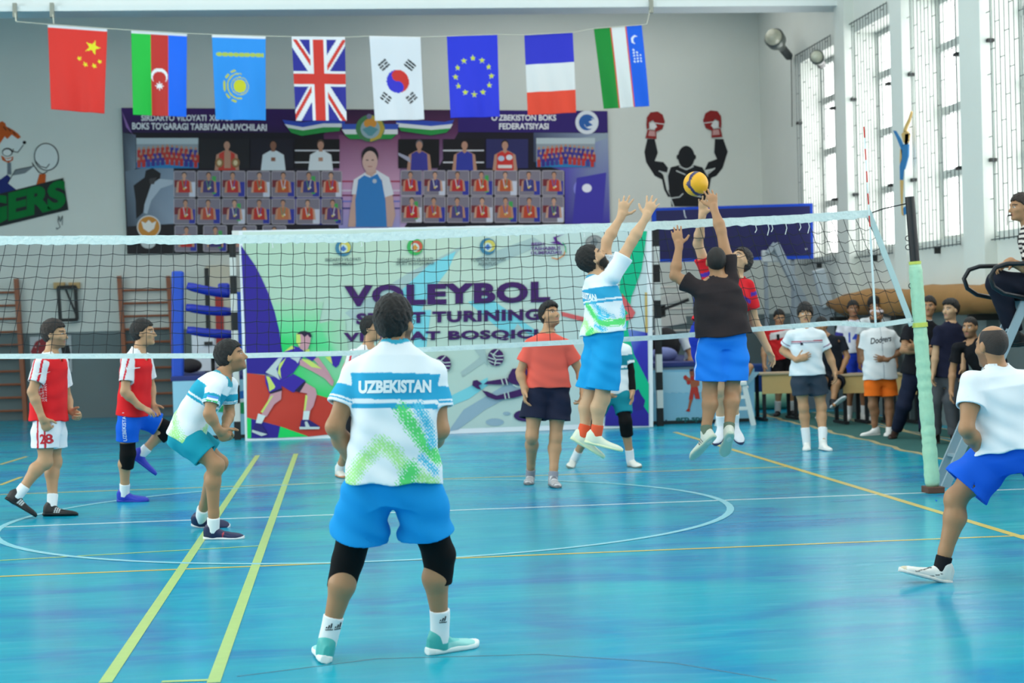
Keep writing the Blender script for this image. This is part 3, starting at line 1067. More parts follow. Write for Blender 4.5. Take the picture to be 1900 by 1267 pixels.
def flag(label, quad, fn, seed, header=True):
    TL, TR, BR, BL_ = [np.array(q, float) for q in quad]
    nu, nv = 70, 104
    V, C, F = [], [], []
    for j in range(nv + 1):
        v = j / nv
        for i in range(nu + 1):
            u = i / nu
            q = (TL * (1 - u) + TR * u) * (1 - v) + (BL_ * (1 - u) + BR * u) * v
            y = YF + .022 * v * math.sin(9 * u + 2.2 * v + seed) + .014 * v * math.sin(17 * u - 4 * v + 2 * seed) + .012 * math.sin(5 * v + seed)
            V.append(atY(q[0], q[1], YF) + [0, y - YF, 0])
            C.append(lin((226, 230, 236) if header and v < .035 else fn(u, v, .62)))
    for j in range(nv):
        for i in range(nu):
            a_ = j * (nu + 1) + i
            F.append((a_, a_ + nu + 1, a_ + nu + 2, a_ + 1))
    o = obj('flag', V, np.array(F), M_FLAG, cols=C, smooth=True)
    so = o.modifiers.new('cloth_thickness', 'SOLIDIFY')
    so.thickness = .004
    return tag(o, label, 'flag', 'flags on the line under the girder')


def in_star(x, y, r, n=5, inner=.4, rot=0.0):
    d = math.hypot(x, y)
    if d > r:
        return False
    a_ = (math.atan2(x, -y) - rot) % (2 * math.pi / n)
    a_ = min(a_, 2 * math.pi / n - a_)
    # edge between tip (r,0) and notch (inner r, pi/n)
    px, py = d * math.cos(a_), d * math.sin(a_)
    nx, ny = inner * r * math.cos(math.pi / n), inner * r * math.sin(math.pi / n)
    return (nx - r) * py - ny * (px - r) >= 0


def china(u, v, w):
    for x, y, r in ((.76, .23, .145), (.53, .375, .055), (.635, .44, .055), (.79, .45, .055), (.89, .395, .055)):
        if in_star(u - x, (v - y) / w, r, rot=.35 if r > .1 else .8):
            return (236, 226, 40)
    return (226, 52, 44)


def azer(u, v, w):
    if u < .345:
        return (32, 186, 66)
    if u > .665:
        return (16, 104, 236)
    y = (v - .53) / w
    if in_star(u - .5, (v - .645) / w, .085, 8, .5):
        return (236, 238, 242)
    if math.hypot(u - .5, y) < .155 and math.hypot(u - .5, y - .035) > .125 and y < .11:
        return (236, 238, 242)
    return (196, 50, 44)


def kaz(u, v, w):
    y = (v - .60) / w
    x = u - .50
    d = math.hypot(x, y)
    if d < .125 or (.15 < d < .178 and (math.atan2(y, x) * 16 / math.pi) % 1 < .6):
        return (206, 206, 44)
    a_ = abs(math.atan2(y, -x))
    if (.225 < d < .25 and a_ < 1.7) or (.285 < d < .325 and a_ < 1.5 and a_ % .5 < .33):
        return (196, 200, 60)
    if .205 < v < .255 and .06 < u < .96 and (math.sin(u * 60) > -.75 or abs(v - .23) < .012):
        return (176, 196, 84)
    return (44, 146, 234)


def uk(u, v, w):
    x, y = u - .49, (v - .5) / w
    Hh = .5 / w
    W_, R_, B_ = (232, 234, 238), (212, 56, 46), (44, 46, 150)
    if abs(x) < .10 or abs(y) < .10:
        return R_
    if abs(x) < .155 or abs(y) < .15:
        return W_
    # saltire
    nx, ny = Hh, .5
    L = math.hypot(nx, ny)
    d1 = (x * nx - y * ny) / L
    d2 = (x * nx + y * ny) / L
    for d in (d1, d2):
        s_ = 1 if (y < 0) else -1
        if -.005 < d * s_ < .06:
            return R_
    if abs(d1) < .10 or abs(d2) < .10:
        return W_
    return B_


def korea(u, v, w):
    x, y = u - .51, (v - .535) / w
    d = math.hypot(x, y)
    if d < .225:
        if math.hypot(x - .0, y + .112) < .1125:
            return (206, 50, 44)
        if math.hypot(x + .0, y - .112) < .1125:
            return (52, 52, 200)
        return (206, 50, 44) if x > 0 else (52, 52, 200)
    for sx, sy, br in ((-1, -1, (0, 1, 0)), (1, -1, (0, 0, 0)), (-1, 1, (1, 1, 1)), (1, 1, (1, 0, 1))):
        cx, cy = .265 * sx, .325 * sy
        dx, dy = x - cx, y - cy
        # bars run across the diagonal
        ang = math.atan2(cy, cx)
        al = dx * math.cos(ang) + dy * math.sin(ang)
        ac = -dx * math.sin(ang) + dy * math.cos(ang)
        if abs(ac) < .10 and abs(al) < .085:
            k_ = int((al + .085) / .0567)
            r_ = (al + .085) % .0567
            if r_ < .036 and not (br[min(k_, 2)] and abs(ac) < .012):
                return (30, 34, 38)
    return (222, 228, 236)


def eu(u, v, w):
    y = (v - .50) / w
    for k_ in range(12):
        a_ = 2 * math.pi * k_ / 12
        if in_star(u - .5 - .36 * math.sin(a_), y + .36 * math.cos(a_), .066, 5, .42):
            return (206, 216, 60)
    return (42, 56, 216)


def france(u, v, w):
    return (44, 50, 196) if v < .375 else (222, 226, 228) if v < .715 else (232, 74, 52)


def uzbek(u, v, w):
    if u < .335:
        return (14, 136, 52)
    if u < .365 or .655 < u < .685:
        return (214, 80, 60)
    if u < .655:
        return (222, 228, 230)
    x, y = u - .83, (v - .175) / w
    if math.hypot(x, y) < .085 and math.hypot(x - .03, y - .012) > .07:
        return (232, 238, 246)
    for r_ in range(5):
        for c_ in range(3):
            if (c_, r_) in ((1, 0), (2, 0), (2, 1)):
                continue
            if math.hypot(u - (.775 + .065 * c_), (v - (.30 + .036 * r_)) / w) < .019:
                return (222, 234, 246)
    return (18, 96, 226)


flag('red flag with one large and four small yellow stars', [(88, 45), (199, 53), (194, 211), (95, 203)], china, 1.0)
flag('green, red and blue upright striped flag with white crescent', [(243, 56), (347, 62), (346, 217), (247, 213)], azer, 2.0)
flag('sky blue flag with yellow sun and ornament band', [(393, 64), (493, 67), (493, 223), (400, 222)], kaz, 3.2)
flag('blue flag with red and white crosses and diagonals', [(541, 68), (640, 69), (643, 224), (549, 224)], uk, 4.4)
flag('white flag with red and blue disc and black bars', [(685, 67), (780, 69), (787, 222), (696, 224)], korea, 5.1)
flag('deep blue flag with a ring of yellow stars', [(829, 67), (923, 64), (927, 217), (836, 219)], eu, 6.3, False)
flag('flag of blue, white and red bands lying crosswise', [(973, 65), (1063, 60), (1069, 209), (979, 214)], france, 7.7, False)
flag('green, white and blue upright striped flag with crescent and small stars', [(1102, 53), (1191, 46), (1205, 197), (1120, 202)], uzbek, 8.2, False)
rope = MB()
pts = [(30, 40), (88, 45), (199, 53), (243, 56), (347, 62), (393, 64), (493, 67), (541, 68), (640, 69), (685, 67), (780, 69), (829, 67), (923, 64), (973, 65), (1063, 60), (1102, 53), (1191, 46), (1200, 45), (1206, 19)]
rope.tube([atY(x, y, YF) for x, y in pts], .006, 5)
rope.tube([atY(30, 40, YF), atY(26, 8, YF + .08)], .012, 5)
rope.tube([atY(100, 44, YF), atY(96, 8, YF + .08)], .010, 5)
tag(rope.build('flag_line', mat('cord', (206, 206, 190), .8)), 'thin pale cord strung under the girder carrying the flags', 'cord')
hk = MB()
for x, y in ((27, 2), (96, 4), (1208, 6)):
    c = atY(x, y, YF + .06)
    hk.box((c[0] - .03, c[1] - .03, 6.4), (c[0] + .03, c[1] + .05, 6.62))
hk.build('hook', mat('hook_iron', (150, 152, 140), .6), bpy.data.objects['trim_1'], kind='structure')
# ================================================================ equipment
def X3(px, py, Y):
    return atY(px, py, Y)


# ---- volleyball net
TT = [(-320, 449), (0, 446), (430, 444), (640, 442), (1000, 427), (1210, 419), (1480, 406), (1612, 397)]
BT = [(-320, 662), (0, 661), (450, 660), (650, 655), (860, 645), (1075, 634), (1240, 625), (1400, 611), (1550, 599), (1624, 604), (1690, 594)]
DX = [(-320, -45), (0, -45), (100, -32), (230, -11), (330, 0), (900, 0), (1000, 10), (1100, 25), (1200, 40), (1350, 62), (1500, 78), (1612, 78)]
itp = lambda T, x: float(np.interp(x, [a[0] for a in T], [a[1] for a in T]))
net = thing('volleyball_net', 'black volleyball net with white tapes stretched across the court', 'net', (0.5, NETY, 0))
M_TAPE = mat('net_tape', (214, 228, 226), .75, bump=.5, bscale=30, var=.08)
M_CORD = mat('net_cord', (24, 30, 34), .8)


def tape(name, T, w, x0, x1, parent, n=120, frill=0.0):
    V, F = [], []
    r = random.Random(2)
    for i in range(n + 1):
        x = x0 + (x1 - x0) * i / n
        c = X3(x, itp(T, x), NETY)
        j = frill * r.uniform(-1, 1)
        j2 = frill * r.uniform(-1, 1)
        for dy in (-.009, .009):
            V += [c + [0, dy, w / 2 + j * .3], c + [0, dy, -w / 2 + j2]]
    for i in range(n):
        a_, b_ = 4 * i, 4 * i + 4
        F += [(a_, a_ + 1, b_ + 1, b_), (a_ + 2, b_ + 2, b_ + 3, a_ + 3), (a_, b_, b_ + 2, a_ + 2), (a_ + 1, a_ + 3, b_ + 3, b_ + 1)]
    return obj(name, V, F, M_TAPE, parent)


tape('top_tape', TT, .072, -320, 1614, net, 260, .007)
tape('bottom_tape', BT, .042, -320, 1690, net)
nb = MB()
cols = []
x = -300.0
PPM = 221.0
rn = random.Random(8)
while x < 1612:
    top = np.array([x, itp(TT, x) + 6])
    xb = x + itp(DX, x)
    bot = np.array([xb, itp(BT, xb)])
    cols.append((top, bot))
    x += 22.2
for i, (tp, bt) in enumerate(cols):
    pts = []
    for r in range(11):
        q = tp + (bt - tp) * r / 10
        pts.append(X3(q[0] + rn.uniform(-1, 1) * (r % 10 > 0), q[1] + rn.uniform(-.7, .7) + (1.3 if (i + r) % 2 else -.6) * (0 < r < 10), NETY))
    cols[i] = pts
    nb.tube(pts, .0026, 4, caps=False)
for r in range(1, 10):
    row = [c[r] for c in cols]
    for i in range(len(row) - 1):
        sag = .004 if i < len(row) - 14 else .022
        mid = (row[i] + row[i + 1]) / 2 - [0, 0, sag * (1.0 if i % 2 else .5)]
        nb.tube([row[i], mid, row[i + 1]], .0026, 4, caps=False)
    e = X3(1612 + (1690 - 1612) * r / 10, 397 + (596 - 397) * r / 10, NETY)
    nb.tube([row[-1], e], .0026, 4, caps=False)
nb.build('netting', M_CORD, net)
MB().bar(X3(1611, 392, NETY), X3(1692, 604, NETY), .05, .014, (0, 1, 0)).build('side_band', mat('side_band', (186, 208, 208), .7), net)
cb = MB()
cb.tube([X3(1614, 396, NETY), X3(1640, 387, NETY), X3(1690, 376, NETY)], .006, 6)
cb.tube([X3(1690, 597, NETY), X3(1712, 592, NETY)], .008, 6)
cb.build('tension_cord', M_CORD, net)
for i, x in enumerate((1402, 1425, 1432, 1458, 1484, 1500, 505, 670, 945, 1083)):
    y = itp(TT, x) + 8
    MB().tube([X3(x, y, NETY - .012), X3(x + 2, y + 8, NETY - .014), X3(x - 1, y + (8 if x < 1300 else 14 + 6 * (i % 2)), NETY - .014)], .0035, 4).build('loose_thread', mat('thread', (222, 226, 226), .8), net)

an = thing('net_antenna', 'red and white striped antenna rod standing above the net end', 'antenna', X3(1624, 600, NETY) * [1, 1, 1])
a0, a1 = X3(1625, 606, NETY - .03), X3(1603, 235, NETY - .03)
rd = MB()
for i in range(18):
    p0, p1 = a1 + (a0 - a1) * i / 18, a1 + (a0 - a1) * (i + 1) / 18
    rd.tube([p0, p1], .006 if i < 10 else .010, 8, (206, 48, 40) if (i % 2 == 0 and i < 10) else (216, 230, 232))
rd.build('rod', M_PRINT, an, colored=True)

post = thing('net_post', 'leaning net post with black top wrapped in pale green padding', 'post', X3(1735, 915, NETY) * [1, 1, 0])
b0, b1 = floor_pt(1736, 915), X3(1688, 365, NETY)
b0 = np.array([b0[0], NETY, 0.0])
ax = b1 - b0
MB().tube([b0 + ax * .02, b1], .041, 16).build('pole', mat('post_black', (30, 30, 34), .45), post, smooth=False)
pd = MB()
n = 60
pts, R = [], []
rr = random.Random(5)
for i in range(n + 1):
    f = .022 + (.775 - .022) * i / n
    pts.append(b0 + ax * f)
    R.append(.056 + .006 * (1 - i / n) + .0035 * rr.uniform(-1, 1) + (.003 if i % 3 == 0 else 0) - (.012 if i in (0, n) else 0))
pd.tube(pts, R, 20)
pd.build('padding', mat('green_wrap', (176, 220, 188), .55, bump=.3, bscale=25, var=.12), post, smooth=True)
MB().tube([b0 + ax * .560, b0 + ax * .575], .0665, 20).build('yellow_tape', mat('yellow_tape', (206, 214, 96), .5), post)
MB().tube([b0 + ax * .772, b0 + ax * .782], .053, 16).build('yellow_tape', mat('yellow_tape'), post)
MB().box((b0[0] - .075, NETY - .09, 0), (b0[0] + .075, NETY + .09, .055)).build('foot_block', mat('brown_wood', (96, 62, 48), .7), post, bevel=.006)
for f, d in ((.70, -.05), (.83, -.05), (.86, -.045)):
    c = b0 + ax * f + [d, 0, 0]
    MB().tube([c + [.022 * math.cos(t), 0, .022 * math.sin(t)] for t in np.linspace(0, 2 * math.pi, 13)], .004, 5, caps=False).build('ring', M_BRK, post)

# ---- ball in the air
ball = thing('volleyball', 'yellow and navy volleyball in the air above the net', 'ball', X3(1291, 341, 14.5))
bc = X3(1291, 341, 14.5)
N_, M_ = 64, 40
V, F, C = [], [], []
for i in range(M_ + 1):
    a_ = math.pi * i / M_
    for k in range(N_):
        b_ = 2 * math.pi * k / N_
        d = np.array([math.sin(a_) * math.cos(b_), math.sin(a_) * math.sin(b_), math.cos(a_)])
        # six swirling panels: navy bands wind between the yellow ones
        q = d @ np.array([[.80, .3, .5], [-.2, .93, -.3], [-.55, .15, .82]])
        w1 = q[0] + .35 + .22 * math.sin(2.4 * q[2] + .6)
        w2 = q[2] + .42 + .16 * math.sin(3.0 * q[0])
        nav = (abs(w1) < .13 and q[2] > -.45) or (abs(w2) < .12 and q[0] > -.6)
        seam = min(abs(abs(w1) - .13), abs(abs(w2) - .12), abs(q[1] - .5 * q[2]) + .004)
        V.append(bc + .105 * d * (.992 if seam < .012 else 1))
        C.append(lin((44, 46, 92) if nav else (232, 170, 34)))
for i in range(M_):
    for k in range(N_):
        k2 = (k + 1) % N_
        F.append((i * N_ + k, (i + 1) * N_ + k, (i + 1) * N_ + k2, i * N_ + k2))
obj('panels', V, np.array(F), colmat('ball_leather', .45, .4), ball, cols=C, smooth=True)

# ---- goal with black and white banded posts behind the banner
M_BW = colmat('goal_paint', .5, .4)
goal = thing('handball_goal', 'goal frame with black and white banded posts behind the banner', 'goal', X3(826, 800, 25.1) * [1, 1, 0])
for x, ytop in ((431, 444), (1216, 424)):
    g = MB()
    t_, bt = X3(x, ytop, 25.1), X3(x, ytop, 25.1)
    h = t_[2]
    n = 11
    for i in range(n):
        g.box((t_[0] - .045, 25.055, h * i / n), (t_[0] + .045, 25.145, h * (i + 1) / n), (28, 28, 30) if i % 2 == (n - 1) % 2 else (226, 228, 224))
    g.build('goal_post', M_BW, goal, colored=True)
g = MB()
x0, x1 = X3(431, 444, 25.1)[0], X3(1216, 424, 25.1)[0]
for i in range(22):
    g.box((x0 + (x1 - x0) * i / 22, 25.055, h), (x0 + (x1 - x0) * (i + 1) / 22, 25.145, h + .09), (28, 28, 30) if i % 2 else (226, 228, 224))
g.build('crossbar', M_BW, goal, colored=True)

# ---- boxing ring behind the goal
RY0, RY1 = 25.45, 31.4
M_RBLUE = mat('ring_blue', (20, 74, 190), .5, bump=.15, bscale=10)
M_PAD = mat('ring_pad_blue', (24, 44, 168), .45, bump=.4, bscale=14)
M_APRON = colmat('apron_print', .5, .3)
ring = thing('boxing_ring', 'boxing ring with blue corner post, padded ropes and light blue apron', 'boxing ring', (X3(326, 815, RY0)[0], RY0, 0))
rx0, rx1 = X3(322, 800, RY0)[0], X3(1392, 780, RY0)[0]
rz = X3(340, 702, RY0)[2]
MB().box((rx0, RY0 + .02, .06), (rx1, RY1, rz)).build('platform', mat('ring_canvas', (120, 140, 158), .7), ring)
MB().box((rx0 - .02, RY0 - .005, rz - .04), (rx1 + .02, RY1 + .02, rz + .03)).build('platform_edge', mat('ring_navy', (24, 40, 110), .5), ring, bevel=.01)
ap = Print(RY0, step=.0006)
ap.poly([(320, 704), (1400, 683), (1400, 783), (324, 818)], [(150, 200, 222), (130, 190, 220), (150, 206, 230), (150, 206, 226)])
for k in range(14):
    x = 1215 + k * 13
    ap.poly([(x, 690), (x + 26, 690), (x - 10, 730), (x - 26, 726)], (168, 212, 232))
ap.poly([(418, 735), (458, 722), (458, 738), (420, 745)], (36, 110, 190))
ap.poly([(412, 752), (458, 745), (458, 768), (404, 764)], (30, 150, 90))
ap.poly([(415, 745), (458, 738), (458, 745), (412, 752)], (216, 226, 232))
Z = zt(1210, 480, 3.959)
ap.poly(Z((275, 810), (305, 806), (315, 850), (345, 860), (348, 930), (320, 945), (285, 945), (280, 915), (250, 900), (232, 870), (250, 860), (280, 880)), (176, 96, 66))
ap.ell(1210 + 292 / 3.959, 480 + 832 / 3.959, 4.6, 6, (150, 84, 60))
ap.poly(Z((275, 812), (305, 806), (300, 826), (278, 828)), (40, 44, 70))
ap.poly(Z((285, 945), (335, 940), (352, 1030), (318, 1028), (306, 985), (300, 1034), (270, 1034)), (196, 58, 48))
ap.poly(Z((275, 1034), (298, 1034), (275, 1110), (262, 1108)), (176, 96, 66))
ap.poly(Z((245, 1118), (262, 1102), (280, 1104), (276, 1124)), (190, 50, 44))
for x, y in ((244, 872), (268, 908), (296, 878)):
    ap.ell(1210 + x / 3.959, 480 + y / 3.959, 3.6, 4.2, (190, 50, 44))
ap.text('erp.sport', 1254, 773, 1323, 784, (36, 110, 110), .03, -.015)
ap.ell(1236, 780, 1.6, 1.6, (60, 80, 110))
ap.build('apron', M_APRON, ring)
MB().box((rx0, RY0 - .01, 0), (rx1, RY0 + .03, .05)).build('base_rail', M_BRK, ring)
cp0, cp1 = X3(330, 702, RY0 + .35), X3(330, 503, RY0 + .35)
MB().bar((cp0[0], cp0[1], rz), cp1, .17, .17).build('corner_post', M_RBLUE, ring, bevel=.03)
for (pa, pb) in (((347, 530), (426, 545)), ((345, 570), (428, 578)), ((347, 612), (430, 620))):
    pts = []
    for i in range(9):
        t = i / 8
        pts.append(X3(pa[0] + (pb[0] - pa[0]) * t, pa[1] + (pb[1] - pa[1]) * t + 2 * math.sin(3 * t), RY0 + .30 + .1 * t))
    MB().tube(pts, [.05, .062, .064, .066, .066, .068, .066, .066, .06], 12).build('rope_pad', M_PAD, ring, smooth=True)
tb = MB()
tb.box(X3(404, 532, RY0 + .35) - [0, .02, .14], X3(426, 530, RY0 + .35) + [0, .06, .04])
tb.build('corner_cushion', M_PAD, ring, bevel=.03)
# far corner posts, far ropes and the right-hand ropes
for (px, yt, Y) in ((445, 560, RY1), (1296, 540, RY1)):
    p0 = X3(px, 640, Y)
    MB().bar((p0[0], Y, rz), (p0[0], Y, rz + 1.35), .14, .14).build('corner_post', M_RBLUE, ring, bevel=.02)
for z in (.45, .85, 1.25):
    xa, xb_ = X3(445, 600, RY1)[0], X3(1296, 600, RY1)[0]
    MB().tube([(xa, RY1, rz + z), (xb_, RY1, rz + z)], .022, 8).build('rope', mat('rope_white', (206, 204, 196), .7), ring)

# things seen on and behind the ring
def simple(name, label, cat, mbs, m, **kw):
    t = thing(name, label, cat, kw.pop('loc'))
    for nm, b in mbs:
        b.build(nm, m if not isinstance(m, dict) else m[nm], t, **kw)
    return t


c = X3(351, 688, 27.5)
st = thing('round_stool', 'small stool with blue round seat standing in the ring corner', 'stool', (X3(400, 690, 27.6)[0], 27.6, rz))
c = np.array([X3(395, 670, 27.6)[0], 27.6, rz + .03])
MB().tube([c + [0, 0, .22], c + [0, 0, .28]], .19, 20).build('seat', M_PAD, st)
MB().tube([c, c + [0, 0, .22]], .03, 10).tube([c, c + [0, 0, .015]], .13, 16).build('pedestal', M_BRK, st)
c = np.array([X3(353, 690, 26.9)[0], 26.9, rz + .03])
bag = MB().sphere((c[0], c[1], c[2] + .12), (.18, .16, .11), 18, 10).build('kit_bag', mat('bag_dark', (44, 40, 44), .8, bump=.3), smooth=True)
tag(bag, 'dark rounded bag lying on the ring beside the blue corner post', 'bag')
lk = thing('equipment_cabinet', 'pale cabinet with a red strip standing behind the ring corner', 'cabinet', (X3(405, 690, 32.3)[0], 32.3, 0))
xa, xb_ = X3(384, 600, 32.2)[0], X3(428, 600, 32.2)[0]
MB().box((xa, 32.2, 0), (xb_, 32.7, 2.75)).build('body', mat('cabinet_cream', (206, 200, 180), .6), lk, bevel=.01)
MB().box((xa + .16, 32.17, 1.0), (xa + .30, 32.2, 2.3)).build('red_strip', mat('strip_red', (170, 48, 44), .6), lk)
MB().box((xa - .02, 32.18, .0), (xa + .06, 32.2, 2.7)).build('trim_strip', M_BRK, lk)
bx = thing('storage_crate', 'white crate with dark latch on the ring floor near the left post', 'box', (X3(385, 690, 28.6)[0], 28.6, rz))
xa, xb_ = X3(356, 650, 28.5)[0], X3(398, 650, 28.5)[0]
MB().box((xa, 28.5, rz), (xb_, 28.9, rz + .62)).build('body', mat('crate_white', (206, 214, 222), .5), bx, bevel=.01)
MB().box((xa + .2, 28.47, rz + .44), (xa + .33, 28.5, rz + .5)).build('latch', M_BRK, bx)
c = np.array([X3(1232, 690, 26.6)[0], 26.6, rz + .03])
tag(MB().sphere((c[0], c[1], rz + .12), (.22, .18, .12), 16, 10).build('cloth_bundle', mat('bundle_lilac', (130, 140, 196), .8, bump=.6, bscale=9), smooth=True), 'lilac cloth bundle lying on the ring edge by the banded post', 'bundle')
c = np.array([X3(1236, 660, 27.3)[0], 27.3, rz + .03])
tag(MB().sphere((c[0], c[1], rz + .27), (.24, .2, .27), 16, 10).build('duffel_bag', mat('duffel_black', (20, 20, 24), .8, bump=.4, bscale=9), smooth=True), 'black duffel bag on the ring behind the lilac bundle', 'bag')
# white canopy / bench arms behind the right goal post
sh = thing('exercise_bench', 'white padded bench frame behind the right goal post', 'bench', (X3(1260, 590, 30.0)[0], 30.0, rz))
MB().bar(X3(1215, 562, 30.0), X3(1276, 545, 30.0), .16, .10, (0, 1, 0)).build('upper_board', mat('bench_white', (214, 214, 206), .6), sh, bevel=.015)
MB().bar(X3(1222, 600, 30.0), X3(1272, 590, 30.0), .18, .10, (0, 1, 0)).build('lower_board', mat('bench_white'), sh, bevel=.015)
p_ = X3(1230, 560, 30.1)
MB().bar((p_[0], 30.1, rz), (p_[0], 30.1, p_[2] + .1), .07, .07).build('upright', M_BRK, sh)
MB().bar(X3(1228, 575, 29.95), X3(1278, 556, 29.95), .05, .05, (0, 1, 0)).build('rail', M_BRK, sh)

# ---- dark blue board and the cable machine under it
M_GREY = mat('machine_grey', (150, 162, 172), .45)
bd = thing('blue_board', 'wide navy board with bright blue border right of the boxer painting', 'board', X3(1360, 505, 28.9) * [1, 1, 0])
q = [(1211, 386), (1508, 376), (1509, 480), (1212, 486)]
q = [(1211, 385), (1508, 377), (1509, 479), (1212, 507)]
q = [(1210, 386), (1508, 377), (1508, 482), (1222, 484)]
YD = 28.9
BQ = [(1209, 386), (1336, 378), (1508, 377), (1509, 479.5), (1212, 487)]
slab('panel', [(1209, 386), (1508, 377), (1510, 480), (1212, 487)], YD, .05, (30, 30, 80), bd)
b = Print(YD - .002)
b.poly([(1209, 386), (1508, 377), (1510, 480), (1212, 487)], (10, 66, 186))
b.poly([(1217, 391), (1503, 382), (1505, 474), (1220, 481)], (32, 32, 84))
b.ell(1496, 462, 2, 2, (210, 214, 220), n=10)
b.line([(1269, 390), (1271, 401), (1273, 404)], 2.0, (196, 206, 214))
b.build('face', M_PRINT, bd)
for px in (1420, 1470):
    p_ = X3(px, 470, YD + .08)
    MB().box((p_[0] - .03, YD + .05, 0), (p_[0] + .03, YD + .11, p_[2])).build('leg', M_GREY, bd)
mc = thing('cable_machine', 'grey cable exercise machine with slanting arm under the navy board', 'exercise machine', (X3(1475, 700, 28.0)[0], 28.0, 0))
MB().bar(X3(1438, 452, 28.0), X3(1492, 562, 28.0), .12, .10, (0, 1, 0)).build('slanting_arm', M_GREY, mc, bevel=.01)
MB().bar(X3(1438, 452, 28.0), X3(1424, 470, 28.0), .07, .07, (0, 1, 0)).build('strut', M_GREY, mc)
p_ = X3(1479, 540, 28.05)
MB().box((p_[0] - .07, 27.98, 0), (p_[0] + .07, 28.12, p_[2])).build('column', M_GREY, mc, bevel=.01)
MB().box(X3(1414, 486, 28.1) - [0, .05, .0], X3(1446, 464, 28.1) + [0, .05, 0]).build('weight_cover', mat('cover_white', (200, 206, 208), .6), mc, bevel=.01)
MB().bar(X3(1518, 500, 28.25), X3(1536, 570, 28.25), .20, .12, (0, 1, 0)).build('side_arm', mat('machine_pale', (196, 206, 214), .5), mc, bevel=.02)
MB().box(X3(1470, 592, 28.25) * [1, 1, 0], X3(1548, 566, 28.25) + [0, .12, 0]).build('base_case', M_GREY, mc, bevel=.01)

# ---- wall bars on the back wall at left
M_BARS = mat('varnished_wood', (148, 84, 52), .5, var=.25, bscale=5)


def wall_bars(label, xl_, xr_, ytop, group):
    Y = YB - .16
    a_, b_ = X3(xl_, ytop, Y), X3(xr_, ytop, Y)
    t = thing('wall_bars', label, 'wall bars', ((a_[0] + b_[0]) / 2, YB - .12, 0), group)
    for p_, lean in ((a_, .10), (b_, .10)):
        m_ = MB()
        m_.bar((p_[0] + lean, Y + .02, 0), (p_[0], Y, p_[2]), .075, .15, (0, 1, 0))
        m_.build('side_rail', M_BARS, t)
    n = 10
    for k in range(n):
        z = .18 + (a_[2] - .45) * k / (n - 1)
        f = 1 - z / a_[2]
        MB().tube([(a_[0] + .1 * f, Y, z), (b_[0] + .1 * f, Y, z)], .022, 8).build('rung', M_BARS, t)
    return t


wall_bars('varnished wooden wall bars left of the blue ring post', 221, 312, 512, 'wall bars on the back wall')
wall_bars('varnished wooden wall bars cut by the left picture edge', -64, 30, 517, 'wall bars on the back wall')
br = thing('wall_bracket', 'black square iron bracket on the back wall between the wall bars', 'bracket', X3(126, 595, YB - .2))
f = MB()
ps = [X3(108, 533, YB - .35), X3(140, 532, YB - .12), X3(143, 593, YB - .12), X3(112, 594, YB - .35)]
for i in range(4):
    f.bar(ps[i], ps[(i + 1) % 4], .06, .06, (0, 1, 0))
f.build('frame', M_BRK, br)
MB().bar(X3(122, 537, YB - .2), X3(141, 583, YB - .15), .035, .035, (0, 1, 0)).build('brace', M_BRK, br)
w = MB()
for x in (110, 138):
    c_ = X3(x, 530, YB - .06)
    w.box(c_ - [.10, .05, .06], c_ + [.10, .06, .06])
w.build('wooden_block', mat('block_wood', (190, 160, 110), .7), br)
for i in range(4):
    pass
for c_ in (X3(109, 534, YB - .02), X3(140, 534, YB - .02)):
    pass
# low poster behind the left players
lp = Print(YB - .025)
lp.poly([(55, 625), (132, 622), (134, 690), (57, 693)], (176, 184, 188))
lp.poly([(57, 652), (66, 634), (82, 626), (92, 634), (84, 664), (64, 668)], (140, 40, 46))
lp.poly([(112, 640), (128, 640), (132, 660), (122, 686), (116, 660)], (28, 28, 32))
for x, y in ((66, 644), (73, 638), (70, 652)):
    lp.ell(x, y, 1.2, 1.2, (210, 190, 190), n=8)
lpt = thing('boxing_gloves_poster', 'small wall poster with red gloves behind the left player', 'poster', X3(95, 693, YB - .02))
lp.build('print', M_PRINT, lpt)
slab('backing', [(55, 625), (132, 622), (134, 690), (57, 693)], YB - .022, .02, (190, 196, 198), lpt)

# ---- floodlights
def floodlight(label, pc, pa, Xd, r=.17):
    """pc pixel of the lamp head, pa pixel of its wall arm end"""
    c_, a_ = atX(pc[0], pc[1], Xd), atX(pa[0], pa[1], XR - .04)
    t = thing('floodlight', label, 'floodlight', a_)
    d = nrm_(c_ - a_)
    h = MB()
    h.tube([c_ - d * .30, c_ - d * .16, c_ - d * .02, c_ + d * .14], [.07, .09, r, r * 1.05], 20)
    h.build('lamp_head', mat('lamp_metal', (120, 126, 122), .35, .6), t, smooth=True)
    MB().sphere(c_ + d * .14, (r * .9, r * .9, r * .9), 18, 12).build('lens', mat('lamp_glass', (176, 178, 160), .1, 0, .8), t, smooth=True)
    MB().tube([c_ - d * .62, c_ - d * .28], .075, 12).build('ballast_box', mat('lamp_dark', (58, 64, 66), .5), t)
    MB().tube([c_ - d * .6, a_], .025, 8).build('arm', mat('lamp_metal'), t)
    MB().tube([a_, a_ + [0, .02, -.7], a_ + [0, .05, -1.2]], .008, 5).build('cable', M_BRK, t)
    return t


nrm_ = lambda v: np.asarray(v, float) / np.linalg.norm(v)
floodlight('grey floodlight on an arm high in the far right corner', (1441, 76), (1468, 110), XR - .45)
floodlight('floodlight mounted in front of the farthest window', (1517, 108), (1528, 126), XR - .40, .11)

# ---- painted figure of a gymnast on the pilaster
gy = MB()
Xg = XR - .17
Z = zt(1600, 180, 4.2233)


def gp(pts, c):
    gy.prism([atX(x, y, Xg) for x, y in Z(*pts)], (.02, 0, 0), c)


